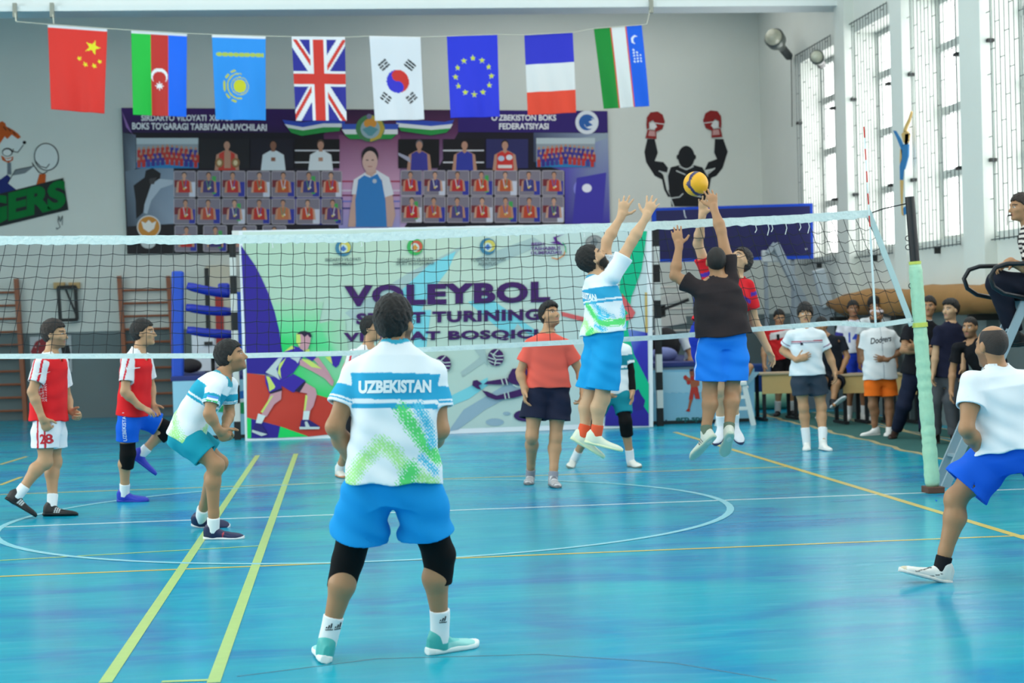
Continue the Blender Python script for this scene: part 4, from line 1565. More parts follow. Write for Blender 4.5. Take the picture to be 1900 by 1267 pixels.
SKY, LB = (206, 172, 108), (52, 122, 176)
gp([(380, 110), (386, 120), (368, 190), (345, 240), (335, 275), (318, 270), (330, 230), (360, 170)], SKY)
gp([(240, 262), (262, 266), (300, 330), (320, 380), (300, 400), (268, 320)], LB)
gp([(305, 290), (330, 265), (352, 270), (366, 300), (358, 350), (340, 370), (318, 350)], SKY)
gp([(334, 290), (364, 285), (360, 340), (345, 375), (330, 372)], (44, 50, 60))
gp([(320, 370), (358, 370), (356, 460), (340, 520), (322, 580), (316, 650), (294, 650), (292, 540), (310, 470), (300, 400)], LB)
gp([(296, 400), (312, 420), (308, 500), (292, 520)], SKY)
gp([(294, 650), (318, 650), (314, 760), (312, 860), (322, 930), (308, 920), (300, 800)], SKY)
gp([(318, 870), (346, 850), (348, 910), (324, 925)], LB)
o = gy.build('gymnast_figure', M_PAINT, colored=True)
tag(o, 'painted cut-out gymnast in blue on the pillar behind the net post', 'wall figure')

# ---- rolled mats, desks, carpets along the right side
xm = XR - .36
mp = [(xm + .05, y, 1.72 + .02 * math.sin(2.3 * y)) for y in np.linspace(14.0, 27.6, 40)]
rl = thing('rolled_carpet', 'long brown rolled carpet lying on the rail along the right wall', 'rolled carpet', (xm, 20, 1.5))
o = MB().tube(mp, [.06 + .13 * min(1, (27.6 - p_[1]) / 1.2) + .012 * math.sin(5 * p_[1]) for p_ in mp], 16).build('roll', mat('brown_canvas', (150, 108, 58), .8, bump=.5, bscale=4, var=.15), rl, smooth=True)
for y in (15, 18, 21, 24, 27):
    MB().box((xm - .12, y - .03, 1.44), (XR, y + .03, 1.52)).build('rail_bracket', M_BRK, rl)
sb = thing('blue_mat', 'tall blue gym mat leaning against the back corner behind the desks', 'gym mat', (7.3, 29.3, 0))
sb.location = (7.0, 29.2, 0)
WLOC[sb.name] = np.array([7.0, 29.2, 0])
MB().box((6.3, 29.2, 0), (8.15, 29.45, .75)).build('cover', mat('mat_blue', (18, 66, 140), .5, bump=.1), sb, bevel=.03)
gm = MB().tube([(6.3, 28.6, .15), (8.2, 28.6, .15)], .15, 18).build('rolled_mat', mat('mat_green', (150, 206, 170), .6, bump=.2, bscale=20), smooth=True)
tag(gm, 'rolled pale green mat on the floor in front of the blue mat', 'rolled mat')

crp = []
M_CARP, M_BORD = mat('carpet_green', (40, 96, 92), .95, bump=.5, bscale=40, var=.2), mat('carpet_border', (170, 156, 116), .95, bump=.4, bscale=40, var=.15)


def carpet(label, pa, pb, w, lift, shift=0.0):
    a_, b_ = floor_pt(*pa), floor_pt(*pb)
    d = nrm_(b_ - a_)
    qv = np.array([d[1], -d[0], 0])
    if qv[0] < 0:
        qv = -qv
    a_, b_ = a_ + qv * shift, b_ + qv * shift
    t = thing('carpet_runner', label, 'carpet', (a_ + b_) / 2 + qv * w / 2, 'carpet runners')
    n = 40
    for nm, f0, f1, m_ in (('field', .07, .93, M_CARP), ('border', 0, .07, M_BORD), ('border', .93, 1.0, M_BORD)):
        V, F = [], []
        for i in range(n + 1):
            p_ = a_ + (b_ - a_) * i / n
            wob = .03 * math.sin(i * 1.7) + .02 * math.sin(i * .6)
            for f in (f0, f1):
                for z in (0.001, .003 + lift + (.002 * math.sin(i * 1.3) + .002 if f < .5 else .001)):
                    V.append(p_ + qv * (w * f + (wob if f < .5 else 0)) + [0, 0, z])
        for i in range(n):
            k_ = 4 * i
            F += [(k_ + 1, k_ + 5, k_ + 7, k_ + 3), (k_, k_ + 4, k_ + 5, k_ + 1), (k_ + 2, k_ + 3, k_ + 7, k_ + 6)]
        obj(nm, V, F, m_, t)


carpet('green carpet runner with beige border along the sideline spectators', (1404, 768), (1852, 880), .95, 0)
carpet('second green carpet runner closer to the right wall', (1404, 768), (1852, 880), .55, .0, 1.0)

M_DESK, M_DLEG = mat('desk_birch', (222, 186, 124), .5, var=.06, bscale=3), mat('desk_leg', (28, 30, 34), .5)


def desk(label, x0, x1, yt, yb_, Y, depth=.5):
    a_, b_ = X3(x0, yt, Y), X3(x1, yt, Y)
    zt_, zb = a_[2], X3(x0, yb_, Y)[2]
    t = thing('school_desk', label, 'desk', ((a_[0] + b_[0]) / 2, Y + depth / 2, 0), 'desks on the right side')
    MB().box((a_[0] - .04, Y - .03, zt_), (b_[0] + .04, Y + depth, zt_ + .03)).build('desktop', mat('desk_top', (190, 170, 140), .5), t, bevel=.005)
    MB().box((a_[0], Y, zb), (b_[0], Y + .02, zt_)).build('front_panel', M_DESK, t)
    for x in (a_[0] + .03, b_[0] - .03):
        for yy in (Y + .03, Y + depth - .05):
            MB().box((x - .025, yy - .02, .006), (x + .025, yy + .02, zt_)).build('leg', M_DLEG, t)
        MB().box((x - .03, Y - .06, .006), (x + .03, Y + depth + .04, .045)).build('foot', M_DLEG, t)


desk('school desk with birch front standing before the red numbered player', 1414, 1480, 696, 731, 25.4)
desk('school desk with birch front between the polo man and the orange shorts man', 1564, 1612, 698, 730, 24.0)
desk('school desk half hidden behind the man with crossed arms', 1655, 1705, 697, 733, 23.6)

# ---- white step stand beyond the blockers
ws = thing('step_stand', 'white wooden step stand behind the jumping blockers', 'step stand', X3(1372, 785, 24.55) * [1, 1, 0])
M_WW = mat('white_wood', (216, 222, 220), .55)
for (a_, b_) in (((1366, 715), (1362, 783)), ((1380, 712), (1398, 786)), ((1352, 715), (1330, 783)), ((1366, 712), (1340, 783))):
    Y = 24.55 if a_[0] in (1380, 1352) else 24.95
    p0, p1 = X3(a_[0], a_[1], Y), X3(b_[0], b_[1], Y)
    p1[2] = max(0, p1[2])
    p1[2] = 0.0
    MB().bar(p1, p0, .07, .05, (0, 1, 0)).build('leg', M_WW, ws)
MB().box(X3(1346, 716, 24.5), X3(1386, 708, 24.5) + [0, .55, 0]).build('top_step', M_WW, ws, bevel=.01)
MB().bar(X3(1338, 759, 24.55), X3(1393, 757, 24.55), .05, .04, (0, 1, 0)).build('cross_rail', M_WW, ws)
MB().bar(X3(1346, 738, 24.55), X3(1388, 736, 24.55), .05, .04, (0, 1, 0)).build('cross_rail', M_WW, ws)

# ---- umpire's high chair
UX = 6.22
uc = thing('umpire_chair', 'grey metal umpire high chair with black armrest at the right edge', 'umpire chair', (UX, 15.2, 0))
M_UC = mat('umpire_grey', (158, 176, 186), .45, .2)
uz = 1.66
fx = floor_pt(1743, 908)[0] + .10
for y in (15.0, 15.22):
    MB().bar((fx, y, 0), (UX - .02, y, uz), .075, .03, (0, 1, 0)).build('front_leg', M_UC, uc)
    MB().bar((UX + 1.0, y, 0), (UX + .45, y, uz), .07, .03, (0, 1, 0)).build('rear_leg', M_UC, uc)
for k in range(5):
    f_ = (k + 1) / 6
    xx = fx + (UX - .02 - fx) * f_
    MB().box((xx - .03, 15.0, uz * f_ - .012), (xx + .03, 15.22, uz * f_ + .012)).build('step', M_UC, uc)
MB().box((UX - .08, 14.95, uz - .02), (UX + .5, 15.5, uz + .03)).build('seat', mat('seat_black', (24, 24, 28), .6), uc, bevel=.01)
MB().box((UX + .46, 14.98, uz), (UX + .52, 15.48, uz + .6)).build('backrest', mat('seat_black'), uc, bevel=.02)
for y in (14.9, 15.54):
    pts = [(6.60, y, uz + .30), (6.3, y, uz + .31), (5.98, y, uz + .31), (5.88, y, uz + .28), (5.83, y, uz + .2), (5.86, y, uz + .11), (5.95, y, uz + .05), (6.18, y, uz)]
    MB().tube(pts, .021, 10).build('armrest', mat('armrest_steel', (44, 46, 50), .3, .5), uc, smooth=True)
# ================================================================ figures: smooth blended solids
f32 = np.float32


def nrm(v):
    v = np.asarray(v, float)
    return v / (np.linalg.norm(v) + 1e-12)


def rcone(a, b, ra, rb):
    a, b = np.asarray(a, float), np.asarray(b, float)
    R = max(ra, rb)
    ba = b - a
    L2 = ba @ ba + 1e-12

    def f(X, Y, Z):
        x, y, z = X - a[0], Y - a[1], Z - a[2]
        t = np.clip((x * ba[0] + y * ba[1] + z * ba[2]) / L2, 0, 1)
        return np.sqrt((x - t * ba[0]) ** 2 + (y - t * ba[1]) ** 2 + (z - t * ba[2]) ** 2) - (ra + (rb - ra) * t)
    return (np.minimum(a, b) - R, np.maximum(a, b) + R, f)


def bore(e, d, up, out, r0, r1):
    """flat-ended hole round axis d through e: from 'up' behind to 'out' beyond, radius r0 to r1"""
    e, d = np.asarray(e, float), np.asarray(d, float)
    R = max(r0, r1)

    def f(X, Y, Z):
        x, y, z = X - e[0], Y - e[1], Z - e[2]
        t = x * d[0] + y * d[1] + z * d[2]
        w = np.clip((t + up) / (up + out), 0, 1)
        q = np.sqrt(np.maximum(x * x + y * y + z * z - t * t, 0)) - (r0 + (r1 - r0) * w)
        return np.maximum(q, np.maximum(-up - t, t - out))
    m = R + up + out
    return (e - m, e + m, f)


def econe(a, b, ra, rb, u, e):
    """tapered limb squashed to e along direction u"""
    a, b, u = np.asarray(a, float), np.asarray(b, float), nrm(u)
    R = max(ra, rb)
    ba = b - a
    L2 = ba @ ba + 1e-12
    g = 1 / (e * e) - 1

    def f(X, Y, Z):
        x, y, z = X - a[0], Y - a[1], Z - a[2]
        t = np.clip((x * ba[0] + y * ba[1] + z * ba[2]) / L2, 0, 1)
        qx, qy, qz = x - t * ba[0], y - t * ba[1], z - t * ba[2]
        un = qx * u[0] + qy * u[1] + qz * u[2]
        return (np.sqrt(qx * qx + qy * qy + qz * qz + g * un * un) - (ra + (rb - ra) * t)) * (0.5 + 0.5 * e)
    return (np.minimum(a, b) - R, np.maximum(a, b) + R, f)


def ellip(c, r, fr):
    """ellipsoid; fr rows = its axes"""
    c, r, fr = np.asarray(c, float), np.asarray(r, float), np.asarray(fr, float)
    e = np.sqrt(((fr * r[:, None]) ** 2).sum(0))

    def f(X, Y, Z):
        x, y, z = X - c[0], Y - c[1], Z - c[2]
        k0 = k1 = 0
        for i in range(3):
            q = x * fr[i, 0] + y * fr[i, 1] + z * fr[i, 2]
            k0 = k0 + (q / r[i]) ** 2
            k1 = k1 + (q / (r[i] * r[i])) ** 2
        k0, k1 = np.sqrt(k0), np.sqrt(k1) + 1e-9
        return k0 * (k0 - 1) / k1
    return (c - e, c + e, f)


class Loft:
    """super-elliptic body along an axis; knots rows: t, half width, half depth, centre shift forward"""

    def __init__(s, p0, p1, r0, r1, knots, n=2.3, bend=0.0, t0=None, t1=None):
        s.p0, s.p1 = np.asarray(p0, float), np.asarray(p1, float)
        s.ax = s.p1 - s.p0
        s.L = np.linalg.norm(s.ax)
        s.ax = s.ax / s.L
        s.r0 = nrm(r0 - s.ax * (np.asarray(r0) @ s.ax))
        s.r1 = nrm(r1 - s.ax * (np.asarray(r1) @ s.ax))
        s.K = np.array([k if len(k) == 4 else tuple(k) + (0,) for k in knots], float)
        s.n, s.bend = n, bend
        s.t0 = s.K[0, 0] if t0 is None else t0
        s.t1 = s.K[-1, 0] if t1 is None else t1

    def coords(s, X, Y, Z):
        x, y, z = X - s.p0[0], Y - s.p0[1], Z - s.p0[2]
        t = (x * s.ax[0] + y * s.ax[1] + z * s.ax[2]) / s.L
        w = np.clip(t, 0, 1)
        R = [s.r0[i] + (s.r1[i] - s.r0[i]) * w for i in range(3)]
        q = np.sqrt(R[0] ** 2 + R[1] ** 2 + R[2] ** 2)
        R = [c / q for c in R]
        A = s.ax
        Fw = [A[1] * R[2] - A[2] * R[1], A[2] * R[0] - A[0] * R[2], A[0] * R[1] - A[1] * R[0]]
        u = x * R[0] + y * R[1] + z * R[2]
        v = x * Fw[0] + y * Fw[1] + z * Fw[2] - s.bend * 4 * w * (1 - w)
        return t, u, v

    def prim(s, infl=0.0, ta=None, tb=None):
        m = max(s.K[:, 1].max(), (s.K[:, 2] + abs(s.K[:, 3])).max()) + infl + abs(s.bend)
        ta = s.t0 if ta is None else ta
        tb = s.t1 if tb is None else tb
        a, b = s.p0 + s.ax * s.L * ta, s.p0 + s.ax * s.L * tb

        def f(X, Y, Z):
            t, u, v = s.coords(X, Y, Z)
            sh = t.shape
            tf = t.ravel()
            A = np.interp(tf, s.K[:, 0], s.K[:, 1]).reshape(sh) + infl
            B = np.interp(tf, s.K[:, 0], s.K[:, 2]).reshape(sh) + infl
            Cc = np.interp(tf, s.K[:, 0], s.K[:, 3]).reshape(sh)
            r = (np.abs(u / A) ** s.n + np.abs((v - Cc) / B) ** s.n) ** (1 / s.n)
            d = (r - 1) * np.minimum(A, B)
            return np.maximum(d, np.maximum((t - tb) * s.L, (ta - t) * s.L))
        return (np.minimum(a, b) - m, np.maximum(a, b) + m, f)


class Grid:
    def __init__(s, prims, h, pad=0.05):
        lo = np.min([p[0] for p in prims], 0) - pad
        hi = np.max([p[1] for p in prims], 0) + pad
        s.h, s.o = h, lo
        s.n = np.ceil((hi - lo) / h).astype(int) + 1
        s.F = np.full(s.n, 0.5, f32)

    def _sub(s, lo, hi, pad):
        i0 = np.maximum(np.floor((lo - pad - s.o) / s.h).astype(int), 0)
        i1 = np.minimum(np.ceil((hi + pad - s.o) / s.h).astype(int) + 1, s.n)
        if (i1 <= i0).any():
            return None
        sl = tuple(slice(a, b) for a, b in zip(i0, i1))
        g = [(s.o[k] + s.h * np.arange(i0[k], i1[k])).astype(f32) for k in range(3)]
        return sl, g[0][:, None, None], g[1][None, :, None], g[2][None, None, :]

    def add(s, p, k=0.0):
        q = s._sub(p[0], p[1], k + 3 * s.h + 0.02)
        if q is None:
            return s
        sl, X, Y, Z = q
        d = p[2](X, Y, Z).astype(f32)
        a = s.F[sl]
        if k > 0:
            hh = np.maximum(k - np.abs(a - d), 0) / k
            s.F[sl] = np.minimum(a, d) - hh * hh * k * 0.25
        else:
            s.F[sl] = np.minimum(a, d)
        return s

    def cut(s, p, k=0.0):
        q = s._sub(p[0], p[1], k + 3 * s.h)
        if q is None:
            return s
        sl, X, Y, Z = q
        d = -p[2](X, Y, Z).astype(f32)
        a = s.F[sl]
        if k > 0:
            hh = np.maximum(k - np.abs(a - d), 0) / k
            s.F[sl] = np.maximum(a, d) + hh * hh * k * 0.25
        else:
            s.F[sl] = np.maximum(a, d)
        return s

    def layer(s):
        g = Grid.__new__(Grid)
        g.h, g.o, g.n = s.h, s.o, s.n
        g.F = np.full(s.n, 0.5, f32)
        return g

    def join(s, g, k):
        a, d = s.F, g.F
        hh = np.maximum(k - np.abs(a - d), 0) / k
        s.F = np.minimum(a, d) - hh * hh * k * 0.25
        return s

    def xyz(s):
        g = [(s.o[k] + s.h * np.arange(s.n[k])).astype(f32) for k in range(3)]
        return g[0][:, None, None], g[1][None, :, None], g[2][None, None, :]

    def mesh(s):
        F, h = s.F, s.h
        n = F.shape
        S = F < 0
        c = np.zeros([k - 1 for k in n], np.uint8)
        offs = [(i, j, k) for i in (0, 1) for j in (0, 1) for k in (0, 1)]
        for o in offs:
            c += S[o[0]:n[0] - 1 + o[0], o[1]:n[1] - 1 + o[1], o[2]:n[2] - 1 + o[2]]
        M = (c > 0) & (c < 8)
        cells = np.argwhere(M)
        idx = np.full(M.shape, -1, np.int32)
        idx[M] = np.arange(len(cells))
        acc = np.zeros((len(cells), 3))
        cnt = np.zeros(len(cells))
        for a in offs:
            for ax in range(3):
                if a[ax]:
                    continue
                b = list(a)
                b[ax] = 1
                va = F[cells[:, 0] + a[0], cells[:, 1] + a[1], cells[:, 2] + a[2]]
                vb = F[cells[:, 0] + b[0], cells[:, 1] + b[1], cells[:, 2] + b[2]]
                m = (va < 0) != (vb < 0)
                t = np.where(m, va / np.where(m, va - vb, 1), 0)
                P = np.array(a, float)[None, :].repeat(len(cells), 0)
                P[:, ax] += t
                acc += P * m[:, None]
                cnt += m
        V = s.o + h * (cells + acc / np.maximum(cnt, 1)[:, None])
        Q = []
        for ax in range(3):
            b, c2 = (ax + 1) % 3, (ax + 2) % 3
            sl0 = [slice(None)] * 3
            sl1 = [slice(None)] * 3
            sl0[ax], sl1[ax] = slice(0, n[ax] - 1), slice(1, n[ax])
            A, B = S[tuple(sl0)], S[tuple(sl1)]
            e = np.argwhere(A != B)
            ok = (e[:, b] > 0) & (e[:, c2] > 0) & (e[:, b] < n[b] - 1) & (e[:, c2] < n[c2] - 1)
            e = e[ok]
            flip = B[e[:, 0], e[:, 1], e[:, 2]]

            def cell(db, dc):
                q = e.copy()
                q[:, b] -= db
                q[:, c2] -= dc
                return idx[q[:, 0], q[:, 1], q[:, 2]]
            q = np.stack([cell(1, 1), cell(0, 1), cell(0, 0), cell(1, 0)], 1)
            q[flip] = q[flip][:, ::-1]
            Q.append(q)
        Q = np.concatenate(Q)
        Q = Q[(Q >= 0).all(1)]
        return V, Q


def rotv(v, ax, ang):
    ax = nrm(ax)
    c, s = math.cos(ang), math.sin(ang)
    return v * c + np.cross(ax, v) * s + ax * (ax @ v) * (1 - c)


QS = 1.0      # grid size factor

# default hands: curl (rad per joint), spread, thumb
RELAX = dict(curl=0.35, spread=0.06)
OPEN = dict(curl=0.06, spread=0.22)
FIST = dict(curl=1.15, spread=0.02)


def hand_prims(w, d, n, right, curl=0.35, spread=0.06, s=1.0, thumb=0.7):
    d = nrm(d)
    n = nrm(n - d * (np.asarray(n) @ d))
    t = np.cross(d, n) * (1 if right else -1)      # towards the thumb
    out = []
    out.append((econe(w + d * .012 * s, w + d * .082 * s, .030 * s, .041 * s, n, .42), .012))
    out.append((rcone(w + d * .015 * s + t * .012, w + d * .05 * s + t * .028 + n * .006, .016 * s, .015 * s), .012))
    for i in range(4):
        L = (.072, .081, .075, .058)[i] * s
        lat = (.030, .0105, -.0095, -.029)[i] * s
        back = (.0, .004, .0, -.010)[i] * s
        p = w + d * (.086 * s + back) + t * lat
        v = rotv(d, n, -spread * (1.5 - i) * (1 if right else -1))
        if np.dot(rotv(d, n, 0.1), t) > 0:
            v = rotv(d, n, spread * (1.5 - i))
        else:
            v = rotv(d, n, -spread * (1.5 - i))
        hinge = np.cross(v, n)
        rr = (.0088, .0092, .0088, .0077)[i] * s
        k0 = 0.008
        for j, fr in enumerate((.44, .32, .24)):
            v = rotv(v, hinge, curl * (0.8, 1.0, 0.7)[j] * (1 + .12 * i))
            e = p + v * L * fr
            out.append((rcone(p, e, rr, rr * .92), k0))
            p, rr, k0 = e, rr * .90, 0.004
    p = w + d * .028 * s + t * .026 * s + n * .008 * s
    v = nrm(d * .62 + t * thumb + n * .22)
    e = p + v * .045 * s
    out.append((rcone(p, e, .0135 * s, .0108 * s), .010))
    v2 = nrm(v + d * .55)
    out.append((rcone(e, e + v2 * .036 * s, .0106 * s, .0085 * s), .004))
    return out


SK = dict(light=(204, 162, 126), mid=(190, 145, 108), tan=(174, 128, 92), brown=(150, 106, 76), fair=(220, 180, 154))


class Fig:
    """one person: joints in world space, then body, hair, clothes, shoes"""

    def __init__(s, label, base, h=1.75, face=0.0, J=None, hands=None, skin='mid', stout=1.0, head=None, res=.008,
                 bend=0.0, name='person', group=None, rootz=None):
        # base: ('g',px,py) or (x,y)
        if base[0] == 'g':
            b = floor_pt(base[1], base[2])
        else:
            b = np.array([base[0], base[1], base[2] if len(base) > 2 else 0.0], float)
        s.b, s.h, s.res, s.stout, s.bend = b, h, res * QS, stout, bend
        k = s.k = h / 1.75
        a = math.radians(face)
        s.fw, s.rt, s.up = np.array([math.sin(a), math.cos(a), 0]), np.array([math.cos(a), -math.sin(a), 0]), np.array([0, 0, 1.0])

        def c(x, y, z):
            return b + k * (x * s.rt + y * s.fw + z * s.up)
        P = dict(pel=c(0, 0, .96), neck=c(0, -.01, 1.475), head=c(0, .025, 1.625))
        for g, q in (('r', 1), ('l', -1)):
            P[g + 'sh'] = c(.175 * q, -.005, 1.395)
            P[g + 'el'] = c(.235 * q, -.02, 1.13)
            P[g + 'wr'] = c(.255 * q, .06, .885)
            P[g + 'hip'] = c(.092 * q, 0, .93)
            P[g + 'kn'] = c(.10 * q, .02, .50)
            P[g + 'an'] = c(.11 * q, -.03, .085)
            P[g + 'toe'] = None
            P[g + 'hd'] = None
        Yb = b[1]
        P0 = {q: (v.copy() if v is not None else None) for q, v in P.items()}
        s.ov = set()
        for key, v in (J or {}).items():
            s.ov.add(key)
            if v[0] == 'g':
                q = floor_pt(v[1], v[2])
                P[key] = q + s.up * (.085 * k if len(v) < 4 else v[3])
            elif v[0] == 'w':
                P[key] = np.array(v[1:], float)
            elif v[0] == 'r':
                P[key] = c(*v[1:])
            else:
                P[key] = atY(v[0], v[1], Yb + v[2])
        for lead, rest in (('pel', ('rhip', 'lhip')), ('neck', ('rsh', 'lsh'))):
            if lead in s.ov:
                for q in rest:
                    if q not in s.ov:
                        P[q] = P[q] + (P[lead] - P0[lead])
        for g in 'rl':
            if g + 'sh' not in s.ov and 'neck' in s.ov:
                for q in ('el', 'wr'):
                    if g + q not in s.ov:
                        P[g + q] = P[g + q] + (P['neck'] - P0['neck'])
        for g, q in (('r', 1), ('l', -1)):
            if P[g + 'toe'] is None:
                P[g + 'toe'] = P[g + 'an'] + k * (.21 * nrm(s.fw + .22 * q * s.rt) - .085 * s.up)
        s.P = P
        s.hands = hands or {}
        s.skin = np.array(lin(SK.get(skin, skin) if isinstance(skin, str) else skin)[:3])
        hd = dict(dir=None, hair='short', hc=(26, 22, 20), beard=None, tilt=0.0)
        hd.update(head or {})
        s.hd = hd
        f = np.array(hd['dir'], float) if hd['dir'] is not None else s.fw
        f = nrm(f)
        ref = nrm(P['head'] - P['neck']) if hd.get('follow') else s.up
        if abs(f @ ref) > 0.98:
            ref = s.up
        r = nrm(np.cross(f, ref))
        u = np.cross(r, f)
        s.HF = np.array([r, f, u])
        z = b.copy()
        if rootz is not None:
            z[2] = rootz
        s.root = thing(name, label, 'person', (z[0], z[1], z[2]), group)
        # spine frames
        s.hipr = nrm(P['rhip'] - P['lhip'])
        s.shr = nrm(P['rsh'] - P['lsh'])
        s.spine = nrm(P['neck'] - P['pel'])
        s.chf = nrm(np.cross(s.spine, s.shr))

    # -------------------------------------------------- body
    def torso(s, dw=0.0, dd=0.0, knots=None, n=2.3):
        k = s.k
        K = knots or [(-.25, .10, .085), (-.08, .155, .11), (.05, .165, .115), (.28, .145, .102), (.55, .152, .104), (.78, .154, .104), (.92, .112, .080), (1.02, .065, .058)]
        st = s.stout
        return Loft(s.P['pel'], s.P['neck'], s.hipr, s.shr, [(t, a * k * st + dw, b * k * st + dd) for t, a, b in K], n, s.bend)

    def body(s):
        P, k, st = s.P, s.k, s.stout
        A = []
        tr = s.torso()
        A.append((tr.prim(), 0.0))
        A.append((rcone(P['neck'] - s.spine * .05, P['head'] - s.HF[2] * .04 - s.HF[1] * .012, .058 * k * (0.6 + .4 * st), .052), .025))
        cf = s.chf
        for g in 'rl':
            sh, el, wr = P[g + 'sh'], P[g + 'el'], P[g + 'wr']
            A.append((rcone(P['neck'] - s.spine * .035, sh, .046 * k, .046 * k * st), .06))
            A.append((rcone(sh, sh + (el - sh) * .45, .046 * k * st, .047 * k * st), .035))
            A.append((rcone(sh + (el - sh) * .3, el, .049 * k * st, .039 * k), .03))
            m = el + (wr - el) * .30
            A.append((rcone(el, m, .038 * k, .043 * k * (.5 + .5 * st)), .03))
            A.append((rcone(m, wr, .043 * k * (.5 + .5 * st), .027 * k), .02))
            h = s.hands.get(g, {})
            d = nrm(P[g + 'hd'] - wr) if P[g + 'hd'] is not None else nrm(wr - el)
            n = np.array(h['n'], float) if 'n' in h else (s.rt * (-1 if g == 'r' else 1))
            if abs(nrm(n) @ d) > .93:
                n = n + .7 * s.fw
            kw = {q: h[q] for q in ('curl', 'spread', 'thumb') if q in h}
            A.append((rcone(wr - d * .01, wr + d * .03, .027 * k, .030 * k), .02))
            A += hand_prims(wr, d, n, g == 'r', s=1.08 * k, **kw)
            hip, kn, an = P[g + 'hip'], P[g + 'kn'], P[g + 'an']
            A.append((rcone(hip, hip + (kn - hip) * .5, .086 * k * st, .076 * k * st), .05))
            A.append((rcone(hip + (kn - hip) * .4, kn, .079 * k * st, .054 * k), .04))
            back = s.legback(g)
            c = kn + (an - kn) * .27 + back * .016
            A.append((rcone(kn, c, .053 * k, .058 * k * (.4 + .6 * st)), .04))
            A.append((rcone(c, an + (kn - an) * .22, .058 * k * (.4 + .6 * st), .038 * k), .03))
            A.append((rcone(an + (kn - an) * .25, an, .038 * k, .036 * k), .02))
            A.append((rcone(kn - back * .018, kn - back * .020 + (an - kn) * .05, .044 * k, .042 * k), .03))
            td, fu, la = s.foot(g)
            A.append((rcone(an - fu * .035, an - fu * .058 + td * .09, .030, .020), .02))
        cut = []
        r, f, u = s.HF
        hc = P['head']
        Fm = s.HF

        def hp(a, b, c):
            return hc + r * a + f * b + u * c
        A.append((ellip(hp(0, -.012, .022), (.076, .097, .094), Fm), .02))
        A.append((ellip(hp(0, .030, -.035), (.062, .066, .084), Fm), .03))
        A.append((ellip(hp(0, .034, -.088), (.046, .052, .032), Fm), .02))
        A.append((rcone(hp(-.009, .078, -.102), hp(.009, .078, -.102), .016, .016), .018))
        A.append((rcone(hp(-.030, .078, .022), hp(.030, .078, .022), .013, .013), .02))
        for q in (-1, 1):
            A.append((ellip(hp(.043 * q, .058, -.026), (.022, .024, .018), Fm), .02))
            cut.append((rcone(hp(.030 * q, .108, -.001), hp(.036 * q, .106, -.002), .014, .014), .018))
            A.append((ellip(hp(.077 * q, -.006, -.008), (.011, .020, .032), Fm), .008))
        for c in cut:
            A.append((c[0], -c[1]))
        for q in (-1, 1):
            A.append((ellip(hp(.031 * q, .077, .0), (.013, .012, .011), Fm), .003))
            A.append((rcone(hp(.006 * q, .098, -.042), hp(.012 * q, .092, -.044), .008, .007), .006))
        A.append((rcone(hp(0, .088, .008), hp(0, .112, -.036), .008, .012), .010))
        A.append((rcone(hp(-.018, .084, -.064), hp(.018, .084, -.064), .008, .008), .008))
        A.append((rcone(hp(-.014, .083, -.074), hp(.014, .083, -.074), .009, .009), .008))
        G = Grid([a[0] for a in A], s.res)
        for p, kk in A:
            if kk < 0:
                G.cut(p, -kk)
            else:
                G.add(p, kk)
        V, Q = G.mesh()
        # skin tone, lips, brows, eyes, stubble
        C = np.repeat(s.skin[None, :], len(V), 0)
        d = V - hc
        x, y, z = d @ r, d @ f, d @ u
        near = (np.abs(x) < .1) & (np.abs(y) < .14) & (np.abs(z) < .13)
        ax = np.abs(x)

        def blend(mask, rgb, a=1.0):
            mask = np.clip(mask, 0, 1)[:, None] * a * near[:, None]
            C[:] = C * (1 - mask) + np.array(lin(rgb)[:3]) * mask
        if s.hd['beard']:
            rgb, a = s.hd['beard']
            jaw = np.clip((-.045 - z + .35 * np.maximum(ax - .03, 0)) / .012, 0, 1) * (y > -.01) * (z > -.135)
            lip = np.clip((.030 - ax) / .01, 0, 1) * np.clip((-.047 - z) / .005, 0, 1)
            blend(np.maximum(jaw, lip * (y > .03)), rgb, a)
        blend(np.clip((.024 - ax) / .006, 0, 1) * np.clip((.011 - np.abs(z + .069)) / .004, 0, 1) * (y > .06), (168, 96, 86), .75)
        bz = .024 + .10 * (ax - .03) * (ax < .036) - .25 * (ax - .036) * (ax > .036)
        blend((np.clip((.0080 - np.abs(z - bz)) / .003, 0, 1)) * np.clip((.024 - np.abs(ax - .034)) / .006, 0, 1) * (y > .04), s.hd['hc'], .9)
        eye = ((ax - .031) / .0145) ** 2 + ((z - .0) / .0068) ** 2
        blend((eye < 1.0) * (y > .05) * 1.0, (215, 205, 198), 1.0)
        blend((((ax - .031) ** 2 + z ** 2) < .0062 ** 2) * (y > .05) * 1.0, (35, 22, 16), 1.0)
        blend((np.abs(eye - 1.35) < .5) * (z > 0.001) * (y > .05), (60, 40, 32), .7)
        obj('body', V, Q, M_SKIN, s.root, cols=C, smooth=True)
        s.hp = hp
        s.hair()
        return s

    def legback(s, g):
        P = s.P
        a, b = P[g + 'kn'] - P[g + 'hip'], P[g + 'an'] - P[g + 'kn']
        td, fu, la = s.foot(g)
        bk = -td
        bk = bk - nrm(b) * (bk @ nrm(b))
        if np.linalg.norm(bk) < .2:
            bk = -s.fw
        return nrm(bk)

    def foot(s, g):
        P = s.P
        v = P[g + 'toe'] - P[g + 'an']
        shin = nrm(P[g + 'kn'] - P[g + 'an'])
        la = nrm(np.cross(v, shin + .3 * s.up))
        v = nrm(v)
        td = nrm(rotv(v, la, math.radians(22)))
        fu = np.cross(la, td)
        return td, fu, la

